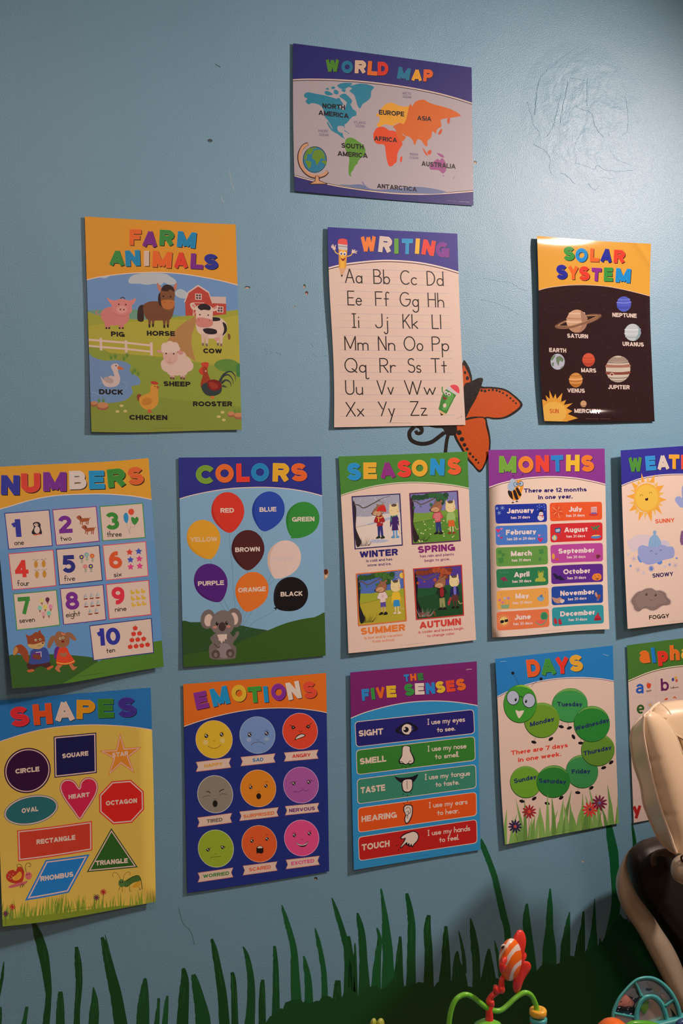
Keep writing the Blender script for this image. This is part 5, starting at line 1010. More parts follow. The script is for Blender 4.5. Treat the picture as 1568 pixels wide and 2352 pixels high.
def ellp(cx, cy, rx, ry, rot, n=48):
    a = np.linspace(0, 2*PI, n, endpoint=False); w = math.radians(rot); x, y = rx*np.cos(a), ry*np.sin(a)
    return np.c_[cx+x*math.cos(w)-y*math.sin(w), cy+x*math.sin(w)+y*math.cos(w)]
shp('circle_shape', ellp(260, 825, 224, 212, -30), '2c1028', W_, '2a0a2c', 12, 22)
shp('square_shape', '508,502 912,464 918,848 516,894', '141238', W_, '12123c', 9, 20)
shp('star_shape', '1138,468 1184,610 1346,600 1222,700 1278,852 1148,764 1026,874 1072,712 940,638 1096,624', 'bc6420', W_, 'c87424', 7, 17)
H_ = spline(pairs('568,1010 572,950 610,912 665,908 715,935 750,985 760,940 800,898 855,890 905,915 930,975 915,1050 870,1130 815,1215 756,1290 690,1210 610,1100'), 4, True)
shp('heart_shape', H_, '8c3440', W_, 'ac1c3a', 6, 16)
shp('octagon_shape', '1060,926 1240,912 1362,1022 1366,1194 1250,1320 1072,1336 940,1220 938,1056', 'b42418', W_, 'b41c16', 10, 22)
shp('oval_shape', ellp(294, 1200, 260, 138, -12), '3c5c5c', W_, '1f5458', 6, 17)
shp('rectangle_shape', '162,1392 872,1302 876,1582 172,1686', 'b43424', W_, 'aa3020', 10, 21)
shp('triangle_shape', '1055,1370 1306,1742 822,1788', '26401c', W_, '244c18', 10, 20)
shp('rhombus_shape', '432,1674 850,1618 652,1982 236,2058', '23609c', W_, '18629c', 14, 26)
for t, x0, y0, x1, y1, h in [('CIRCLE', 146, 856, 374, 832, 46), ('SQUARE', 590, 710, 838, 682, 44), ('STAR', 1064, 700, 1214, 682, 42), ('HEART', 650, 1096, 850, 1072, 42), ('OCTAGON', 1004, 1158, 1298, 1130, 44), ('OVAL', 206, 1230, 362, 1208, 46), ('RECTANGLE', 346, 1526, 714, 1480, 46), ('TRIANGLE', 906, 1726, 1212, 1700, 46), ('RHOMBUS', 384, 1876, 696, 1830, 48)]: p.P('shape_name').t('bfa090', t, x0, y0, x1, y1, h, .045)
p.P('butterfly_picture').s_('9c2a1c', '58,1840 70,1790 120,1765 150,1780 165,1745 200,1738 228,1780 225,1840 205,1885 150,1895 90,1880', 5).s_('cc8a2c', '115,1840 150,1815 180,1785 200,1790 205,1830 170,1865 130,1865', 4).s_('a84c50', '85,1920 150,1895 220,1880 260,1870 240,1900 160,1925 95,1938', 4).e('b05454', 270, 1822, 32, 36)
for q in range(7): p.e('c8a088', 72+q*10, 1800+((q*37) % 60), 4)
p.l('241210', 3.5, '225,1790 210,1740 190,1715 160,1720 170,1745').l('241210', 3.5, '250,1790 240,1740 255,1705 285,1705 290,1730 270,1735').e('241210', 256, 1812, 5).e('241210', 275, 1806, 5).l('241210', 5, '190,1935 205,1900').l('241210', 5, '210,1935 218,1898').l('241210', 5, '228,1922 225,1900')
p.P('grass_picture'); random.seed(9)
for q in range(150):
    x = random.uniform(-40, 1500); b = 2255-x*.12 if x < 700 else 2200-(x-700)*.085; b += 60; h = random.uniform(150, 265); dx = random.uniform(-45, 45); p.g(random.choice(['6f7c24', '5c6c20', '7c8428']), [(x-13, b), (x+dx*.5-6, b-h*.5), (x+dx, b-h), (x+dx*.5+8, b-h*.45), (x+14, b)])
p.g('66701f', '-60,2250 300,2205 700,2160 1100,2110 1500,2085 1500,2400 -60,2400')
p.P('flower_picture')
for x, y, c, y2 in [(118, 2118, '9c241c', 2250), (55, 2182, '3a1838', 2290), (980, 1976, '9c1c20', 2100), (915, 2028, '3a1838', 2090)]:
    p.l('3c4c18', 4, [(x, y), (x-4, y2)])
    for q in range(9): a = q*.7; p.l(c, 7, [(x, y), (x+30*math.cos(a), y+30*math.sin(a))])
    p.e('7c2030', x, y, 7)
p.P('grasshopper_picture').s_('b47c24', '1250,1930 1300,1880 1325,1870 1330,1910 1300,1932', 4).s_('3c5424', '1150,1900 1200,1860 1280,1820 1330,1840 1325,1870 1260,1890 1200,1930', 4).e('46602c', 1152, 1892, 30, 38).l('2c3c1c', 7, '1200,1870 1290,1820 1330,1845 1348,1950').l('2c3018', 4, '1140,1925 1125,1960').l('2c3018', 4, '1160,1925 1158,1975').l('2c3018', 4, '1230,1920 1228,1965 1245,1968').l('2c3018', 4, '1320,1930 1325,1955 1335,1945').l('3c3418', 3, '1145,1860 1120,1810 1085,1790 1065,1810 1072,1830').l('3c3418', 3, '1165,1860 1180,1810 1215,1785 1235,1800 1225,1818').e('1a1412', 1140, 1886, 5, 8).e('1a1412', 1160, 1882, 5, 8)
p.P('credit_line').cr('2c3010', 590, 2152, 870, 2118, 6)
p.build()

# ================================================================ EMOTIONS
k = 360/1568
p = Sheet('wall_poster', 'emotions poster with orange header and nine round faces on navy', [(420.5, 1571.5), (748.6, 1545.7), (755.6, 2001), (430.2, 2051)], 'c09c8e', (410, 1540, k),
          disp=lambda u, v: .002+.004*(1-u)**2+.004*v**3, b=(1.5, 0), t=(.5, 0), bg='1a2460', dim=1.1, group='classroom posters')
p.head('d4601c', '50,560 200,508 350,464 500,428 650,400 800,382 950,374 1100,374 1250,384 1400,404 1500,424', [('d8b4a8', 8, 2), ('101030', 4, 9)])
p.T('''E 6e2470 180 392 306 366 170
M 1b7cb0 348 364 516 324 180
O e0a42c 536 316 682 306 168
T 35762c 700 326 834 314 160
I 1b7cb0 858 318 900 314 160
O 6e2474 930 302 1076 294 168
N c0a696 1100 296 1232 270 172
S d0402c 1252 282 1386 270 168''', sh=8, shc='401418')
FC = [('happy_face', 'dba42c', 355, 690, 185, 192, 'e8b488'), ('sad_face', '6a7eac', 788, 646, 179, 187, 'a3b0d0'), ('angry_face', 'c23824', 1215, 607, 177, 183, 'dc8c94'),
      ('tired_face', '75675c', 366, 1238, 178, 190, 'a89c98'), ('surprised_face', 'c46c1c', 796, 1180, 179, 188, 'dca080'), ('nervous_face', '8c447c', 1224, 1146, 177, 183, 'c088b0'),
      ('worried_face', '7c8824', 373, 1782, 179, 190, 'b0b08c'), ('scared_face', 'c04a22', 807, 1734, 177, 187, 'dc9878'), ('excited_face', 'bc3c68', 1231, 1676, 175, 183, 'd88cac')]
for nme, c, x, y, rx, ry, rim in FC:
    p.P(nme).e(rim, x, y, rx, ry, -15, 48).e(c, x, y, rx-6, ry-6, -15, 48)
    def eye(ex, ey, r=19): p.e('1a1214', ex, ey, r, r*1.05).e('d8c8bc', ex-5, ey-6, r*.4).e('d8c8bc', ex+6, ey+6, r*.25)
    S_ = '3a1c14'
    if nme == 'happy_face': eye(278, 656); eye(431, 641); p.l(S_, 3, '255,642 265,632 280,632').l(S_, 3, '415,625 430,616 448,620').l(S_, 4, '295,758 330,776 370,778 405,762 424,740').l(S_, 3, '340,698 352,706 368,700').e('e0b468', 270, 718, 26, 26).e('e0b468', 440, 700, 26, 26)
    if nme == 'sad_face': eye(710, 645); eye(880, 630); p.l(S_, 4, '690,632 710,618 732,622').l(S_, 4, '860,608 880,600 900,604').l(S_, 4, '722,752 750,726 800,714 840,722 864,742').l(S_, 3, '778,700 790,688 806,696').e('8c90b0', 705, 694, 26, 20).e('8c90b0', 880, 684, 26, 20)
    if nme == 'angry_face': p.e('1a1214', 1146, 570, 18).e('1a1214', 1296, 562, 18).e('d8c8bc', 1146, 568, 5).e('d8c8bc', 1298, 560, 5).l(S_, 6, '1110,542 1140,558 1174,576').l(S_, 6, '1330,524 1300,550 1268,568').l(S_, 4, '1205,600 1212,612 1225,614 1238,604').s_('2c1210', '1160,698 1180,655 1225,632 1266,642 1262,660 1215,680 1180,690', 4).s_('d8c4b4', '1172,686 1188,660 1228,640 1258,646 1254,656 1215,672', 4)
    if nme == 'tired_face': p.l('241814', 8, '276,1212 300,1212 318,1228', taper=False).l('241814', 8, '406,1216 425,1198 455,1188').l('3a2a24', 4, '244,1272 270,1256 318,1252').l('3a2a24', 4, '408,1246 440,1234 482,1240').e('1a1412', 365, 1333, 25, 34).l(S_, 3, '350,1282 362,1290 378,1284')
    if nme == 'surprised_face': eye(722, 1170, 17); eye(873, 1155, 17); p.l(S_, 4, '700,1152 712,1138 728,1142').l(S_, 4, '868,1118 882,1112 894,1118').e('1a100c', 801, 1258, 24, 30).l(S_, 3, '786,1204 798,1212 814,1206')
    if nme == 'nervous_face': eye(1152, 1132, 17); eye(1303, 1119, 17); p.l(S_, 4, '1112,1128 1140,1116 1178,1112').l(S_, 4, '1276,1104 1310,1098 1346,1104').l('3c1830', 4, '1154,1222 1160,1208 1200,1216 1240,1194 1270,1204 1302,1190').l('5c2850', 3, '1215,1172 1228,1180 1244,1172')
    if nme == 'worried_face': eye(295, 1795, 17); eye(441, 1770, 17); p.l(S_, 5, '272,1798 290,1782 326,1776').l(S_, 5, '412,1760 440,1756 470,1768').l('3a3410', 4, '320,1884 330,1868 370,1864 424,1862').l('3a3410', 3, '358,1828 370,1838 384,1830')
    if nme == 'scared_face': eye(734, 1706, 17); eye(884, 1686, 17); p.l(S_, 4, '722,1674 736,1668 748,1674').l(S_, 4, '872,1648 884,1642 896,1648').s_('1a0e0c', '780,1770 812,1756 844,1768 846,1820 820,1832 800,1824 782,1832', 4).s_('d8c4b4', '790,1768 812,1758 836,1766 834,1776 794,1778', 3).l(S_, 3, '800,1738 812,1744 826,1738')
    if nme == 'excited_face': eye(1158, 1650, 17); eye(1308, 1632, 17); p.l(S_, 4, '1140,1632 1155,1622 1170,1630').l(S_, 4, '1300,1608 1315,1602 1328,1612').s_('1a1012', '1172,1716 1200,1752 1240,1766 1280,1748 1298,1700 1260,1740 1220,1742', 4).s_('d8c4b4', '1174,1716 1200,1736 1240,1744 1280,1728 1296,1702 1280,1738 1240,1752 1200,1746', 4).l(S_, 3, '1222,1688 1234,1694 1248,1688')
for t, c, x0, y0, x1, y1, x2, y2, x3, y3, a0, b0, a1, b1 in [('HAPPY', 'c8862c', 176, 918, 522, 876, 522, 970, 176, 1012, 258, 974, 440, 952), ('SAD', '2c5c8c', 622, 868, 966, 832, 966, 918, 622, 956, 740, 916, 848, 906), ('ANGRY', 'b02c24', 1056, 824, 1396, 794, 1396, 880, 1056, 910, 1136, 876, 1320, 862),
    ('TIRED', '5c4c44', 190, 1474, 532, 1428, 532, 1520, 190, 1566, 282, 1528, 440, 1508), ('SURPRISED', 'c05c28', 610, 1414, 998, 1370, 998, 1458, 610, 1504, 648, 1480, 958, 1442), ('NERVOUS', '5c1c5c', 1066, 1360, 1404, 1326, 1404, 1412, 1066, 1448, 1106, 1420, 1364, 1396),
    ('WORRIED', '33682c', 194, 2026, 544, 1974, 544, 2066, 194, 2118, 246, 2078, 506, 2044), ('SCARED', 'bc4c2c', 644, 1956, 986, 1912, 986, 2000, 644, 2048, 704, 2012, 922, 1982), ('EXCITED', 'b8386c', 1074, 1896, 1408, 1856, 1408, 1942, 1074, 1986, 1126, 1950, 1356, 1920)]:
    mx, my = x0+16, (y0+y3)/2-2; nx, ny = x1-16, (y1+y2)/2+2
    p.P('name_banner').g('a85848', [(x0-3, y0-3), (x1+3, y1-3), (nx, ny), (x2+3, y2+3), (x3-3, y3+3), (mx, my)]).g('c6a090', [(x0+2, y0+1), (x1-2, y1+1), (nx-3, ny), (x2-2, y2-2), (x3+2, y3-2), (mx+3, my)]).t(c, t, a0, b0, a1, b1, 36, .03)
p.P('credit_line').cr('0c1238', 690, 2092, 930, 2060, 6)
p.build()

# ================================================================ FIVE SENSES
k = 330/1552
p = Sheet('wall_poster', 'five senses poster with purple header and five coloured bars', [(804, 1544.5), (1094.5, 1519), (1103, 1952), (812.5, 1998.5)], 'c6a294', (790, 1510, k),
          disp=lambda u, v: .003+.009*(1-u)**2+.005*v**3, l=(-1, 0), b=(-.5, 0), bg='2a76a4', group='classroom posters')
p.head('6a1c58', '40,674 65,660 200,604 350,558 500,520 650,492 800,476 950,470 1100,474 1250,488 1400,512 1460,526', [('d8b8b0', 9, 0)])
p.T('''T 2470a8 652 262 706 256 76
H dc5c24 718 254 782 248 76
E 2f6a34 800 250 860 242 76
F 2470a8 196 468 276 462 124
I 2f7a34 300 456 336 452 124
V de5a20 350 446 444 438 126
E e0a42c 462 434 566 428 126
S 2f7a34 656 416 760 408 128
E c8aca0 768 402 868 398 122
N 2470b0 886 398 984 390 122
S e0a42c 998 388 1096 376 126
E d03c28 1110 374 1202 364 122
S dc5c24 1216 360 1318 350 126''', sh=5, shc='2c0c28')
def bar(c, q, t, tc, a, s1, q1, s2, q2):
    p.P('sense_bar').q('c9a89c', q, 44); P = pairs(q); m = P.mean(0); p.q(c, m+(P-m)*(1-7/np.abs(P-m)), 38)
    p.t('d0ac9c', t, *a, .035).h('c6a89c', 8.5, s1, *q1).h('c6a89c', 8.5, s2, *q2)
bar('201c5c', '114,694 1400,560 1412,824 128,970', 'SIGHT', 0, (158, 856, 422, 830, 66), 'I use my eyes', (904, 724, 1302, 690, 56), 'to see.', (1006, 806, 1196, 786, 52))
bar('2f6a28', '128,1000 1412,850 1420,1114 136,1270', 'SMELL', 0, (170, 1158, 456, 1124, 66), 'I use my nose', (906, 1014, 1318, 978, 56), 'to smell.', (984, 1096, 1238, 1070, 54))
bar('33705a', '138,1314 1424,1154 1430,1412 144,1586', 'TASTE', 0, (178, 1472, 444, 1438, 68), 'I use my tongue', (876, 1320, 1358, 1272, 56), 'to taste.', (990, 1396, 1240, 1368, 52))
bar('cc4818', '146,1624 1430,1452 1434,1710 152,1894', 'HEARING', 0, (188, 1780, 570, 1730, 64), 'I use my ears', (920, 1624, 1330, 1580, 56), 'to hear.', (1008, 1704, 1240, 1676, 54))
bar('a81c1a', '150,1940 1434,1748 1440,2006 160,2200', 'TOUCH', 0, (190, 2088, 492, 2042, 68), 'I use my hands', (906, 1924, 1358, 1868, 56), 'to feel.', (1030, 1996, 1236, 1966, 54))
K_, L_ = '14101c', 'd4b4a6'
p.P('eye_picture').s_(K_, '552,796 600,740 660,706 720,706 800,766 740,810 680,842 620,830', 5).s_('201a44', '590,790 640,740 690,722 740,740 770,770 720,800 660,825', 4).e(L_, 681, 776, 58, 56).e('201c5c', 720, 790, 16, 42, 10).e(L_, 676, 776, 52, 50).e(K_, 668, 780, 30, 30).e(L_, 652, 772, 12, 12)
p.P('nose_picture').s_(K_, '628,962 712,960 720,1010 760,1090 752,1140 716,1158 690,1150 668,1162 640,1152 600,1148 590,1110 622,1050', 4).s_(L_, '638,966 704,966 710,1010 745,1090 745,1130 715,1146 690,1140 668,1152 640,1140 610,1138 604,1108 628,1060', 4).l(K_, 6, '604,1128 622,1126 640,1146').l(K_, 6, '694,1142 705,1122 728,1118').l(K_, 6, '636,1170 622,1184', smooth=False).l(K_, 6, '668,1178 668,1200', smooth=False).l(K_, 6, '702,1162 716,1172', smooth=False)
p.P('mouth_picture').s_(K_, '544,1288 600,1300 680,1296 740,1286 800,1262 770,1320 735,1350 640,1356 590,1340', 5).s_(K_, '622,1350 660,1310 730,1310 744,1350 742,1410 720,1450 680,1462 640,1450 622,1410', 5).s_(L_, '632,1350 660,1322 722,1320 734,1350 732,1405 712,1440 682,1450 648,1440 634,1405', 5).l(K_, 5, '680,1330 682,1420').l(K_, 6, '645,1470 630,1488', smooth=False).l(K_, 6, '682,1482 684,1502', smooth=False).l(K_, 6, '718,1462 732,1474', smooth=False)
p.P('ear_picture').s_(K_, '640,1620 660,1594 700,1588 736,1600 744,1640 738,1700 716,1760 690,1792 660,1792 650,1740 660,1700 640,1660', 5).s_(L_, '650,1622 668,1602 700,1598 728,1608 734,1640 728,1700 706,1754 686,1782 666,1780 660,1740 668,1700 652,1660', 5).l(K_, 5, '664,1640 690,1618 715,1640 712,1680 690,1690').l(K_, 5, '672,1672 690,1660 698,1680 680,1720 690,1740').l(K_, 5, '660,1720 676,1700 690,1716').l(K_, 6, '640,1572 652,1588', smooth=False).l(K_, 6, '684,1550 684,1566', smooth=False).l(K_, 6, '724,1566 714,1580', smooth=False)
p.P('hand_picture').s_(K_, '606,1946 640,1910 700,1886 750,1874 790,1890 808,1930 796,1980 760,2020 740,2052 720,2040 700,2048 690,2030 672,2034 664,2018 620,2060 604,2050 640,1990 650,1960 620,1965', 4).s_(L_, '618,1946 650,1918 704,1896 750,1884 782,1898 798,1930 788,1974 752,2014 738,2036 724,2010 712,2034 700,2004 684,2020 676,1996 620,2046 616,2040 654,1984 664,1948 630,1956', 4).l(K_, 6, '556,2032 576,2034', smooth=False).l(K_, 6, '578,2088 592,2072', smooth=False).l(K_, 6, '626,2078 628,2094', smooth=False)
p.P('credit_line').cr('14405c', 680, 2164, 930, 2130, 6)
p.P('staple').l('b8a0a8', 5, '1318,134 1350,126 1378,126')
p.build()

# ================================================================ DAYS
k = 300/1470
p = Sheet('wall_poster', 'days poster with a caterpillar of seven labelled green discs', [(1137, 1513.5), (1406.8, 1482.5), (1421, 1891), (1159.6, 1940)], 'c49f8a', (1130, 1470, k),
          disp=lambda u, v: .004+.010*(1-u)**2+.003*v, l=(-1.5, 1), r=(-1, 0), bg='c49f8a', lift=.6, group='classroom posters')
p.head('1f6494', '40,642 65,632 200,568 350,512 500,470 650,442 800,426 950,420 1100,424 1250,438 1380,462', [('dcc0b8', 9, 1), ('3a3058', 5, 9)])
p.T('''D e05424 400 418 546 402 194
A 37762c 556 402 722 384 190
Y cc2c20 716 380 862 374 190
S e0962c 872 354 1020 352 186''', sh=8, shc='0c2028')
p.P('leg_picture')
for a, x, y, r in [('482,1098 474,1140', 468, 1150, 15), ('620,1058 648,1100', 660, 1114, -35), ('786,922 780,965', 776, 976, 15), ('850,930 860,975', 868, 990, -20), ('930,1075 918,1085', 914, 1090, 60), ('1000,1092 996,1140', 996, 1160, 0), ('1296,1325 1325,1368', 1338, 1378, -40), ('1238,1395 1248,1425', 1254, 1438, -20), ('968,1668 966,1705', 962, 1718, 5), ('1080,1608 1108,1650', 1114, 1665, -35), ('628,1776 622,1825', 618, 1840, 15), ('740,1720 768,1765', 776, 1776, -35), ('342,1780 338,1805', 334, 1815, 10), ('432,1725 462,1775', 472, 1785, -35)]:
    p.l('1c1410', 3, a).e('161012', x, y, 30, 17, r)
SG = [('Friday', '33743c', 1012, 1480, 182, 190, 895, 1508, 1104, 1500), ('Thursday', '567424', 1190, 1236, 190, 184, 1026, 1306, 1344, 1230), ('Sunday', '5f8424', 380, 1598, 178, 182, 246, 1616, 500, 1560), ('Saturday', '256826', 690, 1592, 190, 184, 526, 1608, 832, 1620), ('Tuesday', '357a3c', 874, 734, 204, 194, 732, 748, 1014, 748), ('Monday', '5f7c20', 558, 902, 200, 200, 426, 978, 700, 908), ('Wednesday', '256c28', 1122, 944, 204, 204, 934, 1024, 1316, 922)]
for t, c, x, y, rx, ry, x0, y0, x1, y1 in [SG[0], SG[1], SG[2], SG[3], SG[4], SG[6], SG[5]]:
    p.P('day_disc').e('22401c', x-2, y+3, rx, ry, -15, 44).e(c, x+1, y-2, rx-3, ry-4, -15, 44)
    a = np.linspace(-2.5, -.6, 14); top = [(x+(rx-8)*math.cos(q), y+(ry-8)*math.sin(q)) for q in a]; bot = [(x+(rx-8)*.98*math.cos(q), y+3+(ry-8)*(1-.09*math.sin((q+2.5)/1.9*PI))*math.sin(q)) for q in a[::-1]]
    p.g('6a8a3c', top+bot).t('1c2a44', t, x0, y0, x1, y1, 52, .03)
p.P('caterpillar_head').e('22401c', 314, 719, 188, 218, 5, 44).e('357a24', 316, 715, 184, 213, 5, 44).s_('7f9c34', '262,525 330,505 400,520 445,560 380,535 320,522', 4).l('1c1410', 3, '292,498 270,440 244,392').e('141014', 232, 373, 18).l('3c3420', 3, '440,528 470,490 500,468').e('141014', 549, 438, 18)
p.e('1c2c24', 234, 651, 73, 84, -5).e('a9a5b0', 234, 649, 66, 77, -5).e('1c2c24', 414, 682, 74, 84, -5).e('a9a5b0', 414, 680, 67, 77, -5).l('1c2c24', 9, '304,640 325,634 344,650').e('141014', 264, 671, 12, 20, 5).e('141014', 380, 690, 12, 20, 5).e('d4c8c8', 262, 660, 4).e('d4c8c8', 378, 680, 4).s_('d4b49c', '262,790 300,800 356,794 330,850 305,880 285,860', 4)
p.P('days_text').t('c03424', 'There are 7 days', 212, 1298, 852, 1206, 50, .02).t('c03424', 'in one week.', 292, 1376, 776, 1306, 50, .02)
p.P('grass_picture'); random.seed(21)
for q in range(34):
    x = 150+q*39+random.uniform(-14, 14); base = 2290-(x-150)*.18+30; h = random.uniform(240, 520); dx = random.uniform(-90, 90); w = random.uniform(20, 34); p.g(random.choice(['64803c', '728c44', '5a7434', '6c8838']), [(x-w, base), (x-w*.6+dx*.35, base-h*.55), (x+dx, base-h), (x+w*.6+dx*.35, base-h*.5), (x+w, base)])
p.g('66803a', '60,2330 400,2260 800,2190 1200,2110 1500,2050 1500,2400 60,2400')
p.P('flower_picture')
for x, y, c, cc, x2, y2, R in [(258, 2098, '2c1c3c', 'b8343c', 285, 2262, 82), (416, 1932, '8c1c20', 'cc3c2c', 410, 2246, 84), (1100, 1908, 'c4302c', '6c1c34', 1092, 2124, 92), (1206, 1832, '6c1834', '5c4c7c', 1240, 1880, 92)]:
    p.l('2c3c1c', 4, [(x, y), (x2, y2)])
    for q in range(11): a = q*.571+.2; p.e(c, x+R*.58*math.cos(a), y+R*.58*math.sin(a), R*.4, 11, math.degrees(a), 10)
    p.e(cc, x, y, 17, 15)
p.l('2c3c1c', 4, '1238,1880 1196,2100')
p.P('credit_line').cr('2c3c18', 676, 2174, 912, 2130, 6)
p.P('staple').l('8c9cac', 5, '92,246 125,238 155,240').l('8c9cac', 5, '1246,158 1280,170 1312,178')
p.build()

# ================================================================ ALPHABET (behind the chair)
k = 160/1568
p = Sheet('wall_poster', 'alphabet poster with green header, half hidden behind the high chair cushion', [(1439, 1482), (1680, 1452), (1694, 1845), (1455, 1890)], 'c9a48c', (1408, 1460, k),
          disp=lambda u, v: .002+.006*(1-u)**2, bg='c4a08c', group='classroom posters')
p.head('3f6424', '280,1060 340,1026 500,956 700,870 900,802 1100,752 1300,714 1568,684 1900,670 2300,700 2800,800', [('d8c49c', 22, -8), ('4c3414', 14, 10)])
p.T('''a dc6420 610 640 836 600 290
l 1868a4 884 612 962 602 342
p c82c1c 1010 600 1240 580 250
h dc6420 1276 556 1496 548 340
a e0a030 1530 545 1740 530 260''', sh=14, shc='24140c')
p.P('grid_line').l('a89090', 5, '440,1395 1000,1335 1700,1255').l('a89090', 5, '952,900 962,1520').l('a89090', 5, '440,1880 900,1820').l('a89090', 5, '480,3700 900,3640')
p.P('small_letter').t('234c8c', 'a', 512, 1314, 684, 1296, 300, .0).t('5c1c44', 'b', 1074, 1248, 1256, 1236, 282, .0).t('2f4c18', 'e', 532, 1766, 704, 1752, 285, .0).t('9c1c18', 'y', 440, 4080, 640, 4050, 340, .03)
p.P('apple_picture').s_('c03c20', '748,1110 760,1080 800,1072 840,1080 848,1120 830,1175 800,1188 765,1178', 4).l('5c3c1c', 10, '800,1075 780,1058 762,1056').h('3c2c24', 7, 'apple', 742, 1262, 858, 1246, 46)
p.P('balloon_picture').e('3c3c70', 1342, 988, 30, 40).e('c08c34', 1404, 948, 30, 36).e('b44c34', 1424, 1012, 28, 36).h('3c2c24', 7, 'balloons', 1294, 1192, 1466, 1172, 44)
p.P('egg_picture').s_('b49c90', '750,1560 780,1500 830,1475 885,1500 890,1580 850,1640 800,1660 765,1620', 5).e('c8864c', 828, 1562, 32, 36)
p.s_('c04c2c', '1150,1450 1170,1415 1210,1400 1230,1420 1200,1450', 4).s_('c05c2c', '1335,1415 1350,1385 1380,1365 1415,1390 1415,1420 1375,1400', 4)
p.build()
# ================================================================ painted mural on the wall (paint film: parts of the wall)
def mural(view=(0, 0, 1)):
    return Sheet('', '', [(0, 0), (1568, 0), (1568, 2352), (0, 2352)], 'ffffff', view, sheet=False, parent=wall, nu=1, nv=1, m=PAINT, disp=lambda u, v: 0*u, step=2.0e-5, cat=None)
class Mu:
    pass
m = mural((740, 510, 480/1568))
m.col = lambda c: lin(hx(c))
m.P('painted_butterfly_wing')
OUT = '#16120f'[1:]
m.s_(OUT, '1058,1038 1090,1070 1112,1120 1124,1190 1100,1260 1066,1260 1040,1150', 4).s_('c25418', '1055,1080 1082,1110 1104,1160 1110,1195 1080,1240 1055,1260', 4).e(OUT, 1070, 1130, 9, 12).e(OUT, 1088, 1172, 12, 15)
m.P('painted_butterfly_wing').s_(OUT, '1165,1245 1215,1236 1290,1238 1370,1252 1430,1290 1496,1352 1494,1392 1440,1440 1370,1474 1290,1482 1232,1474 1180,1500 1100,1440', 4).s_('c25418', '1150,1262 1215,1250 1290,1252 1365,1266 1420,1300 1484,1368 1430,1424 1360,1462 1290,1468 1225,1462 1180,1500 1080,1480 1100,1380', 4)
for x, y, r in [(1195, 1264, 10), (1220, 1268, 11), (1250, 1262, 8), (1278, 1260, 9), (1307, 1264, 9), (1330, 1272, 8), (1355, 1284, 8), (1384, 1301, 8), (1410, 1321, 8), (1432, 1342, 7), (1452, 1360, 7)]: m.e(OUT, x, y, r)
m.P('painted_butterfly_wing').s_(OUT, '1080,1470 1215,1464 1240,1520 1258,1600 1262,1680 1245,1770 1186,1878 1130,1830 1085,1780 1040,1705 990,1615 985,1540', 4).s_('c25418', '1070,1490 1205,1470 1228,1540 1246,1610 1250,1680 1232,1765 1184,1860 1130,1810 1090,1760 1050,1690 1004,1600 1000,1530', 4)
for x, y, r in [(1026, 1580, 19), (1047, 1630, 17), (1066, 1672, 14), (1086, 1704, 12), (1108, 1738, 10), (1130, 1762, 9), (1152, 1784, 9), (1170, 1806, 7)]: m.e(OUT, x, y, r)
m.P('painted_butterfly_body').s_(OUT, '1060,1240 1110,1200 1170,1170 1200,1172 1204,1190 1185,1250 1150,1330 1110,1400 1078,1465 1050,1490', 5).s_(OUT, '800,1530 900,1520 1000,1520 1005,1590 960,1602 920,1590 905,1550 850,1545', 4)
m.P('painted_butterfly_antenna').l(OUT, 26, '700,1530 745,1545 742,1580 712,1586 700,1565').l(OUT, 26, '740,1580 715,1590').l(OUT, 30, '690,1535 655,1575 660,1625 700,1655 760,1664 820,1650 870,1615 915,1580').l(OUT, 26, '700,1530 730,1532 742,1560')
m.P('painted_butterfly_antenna').l(OUT, 26, '945,1590 932,1650 922,1740')
m.build(clip=False)
GC = ['125a32', '0f5229', '15663a']
def blades(view, rows):
    global _bi
    g = mural(view); g.col = lambda c: lin(hx(c)); 
    for pts in rows:
        P = spline([(a, b) for a, b, w in pts], 6); Wd = np.interp(np.linspace(0, len(pts)-1, len(P)), range(len(pts)), [w for a, b, w in pts])
        T = np.gradient(P, axis=0); T /= np.linalg.norm(T, axis=1)[:, None]+1e-9; N = np.c_[-T[:, 1], T[:, 0]]
        jit = np.array([random.uniform(-1, 1) for _ in P])*1.4
        L = P+N*(Wd/2+jit)[:, None]; Rr = P-N*(Wd/2)[:, None]
        g.P('painted_grass_blade'); V = []; Fc = []
        for a, b in zip(L, Rr): V += [a, b]
        for q in range(len(P)-1): Fc += [(2*q, 2*q+1, 2*q+3), (2*q, 2*q+3, 2*q+2)]
        g.add(g.z(V), Fc, g.col(random.choice(GC)), lay=len(g.parts) % 7+1)
        # drier, paler brush marks near the tip
        q = len(P)//4; 
        for _ in range(3):
            f0 = random.uniform(-.35, .35); a0 = random.randint(1, max(2, len(P)//2)); b0 = min(len(P)-1, a0+random.randint(2, 7)); Q = [P[z_]+N[z_]*Wd[z_]*f0 for z_ in range(a0, b0+1)]
            if len(Q) < 3: continue
            VV = []; FF = []
            for z_, qq in enumerate(Q):
                ww = 1.6*math.sin(PI*(z_+.01)/(len(Q)-1+.02)); VV += [qq+N[a0+z_]*ww, qq-N[a0+z_]*ww]
            for z_ in range(len(Q)-1): FF += [(2*z_, 2*z_+1, 2*z_+3), (2*z_, 2*z_+3, 2*z_+2)]
            g.add(g.z(VV), FF, g.col('22703c'), lay=len(g.parts) % 7+2)
    g.build(clip=False)
random.seed(5); s1 = 800/1568
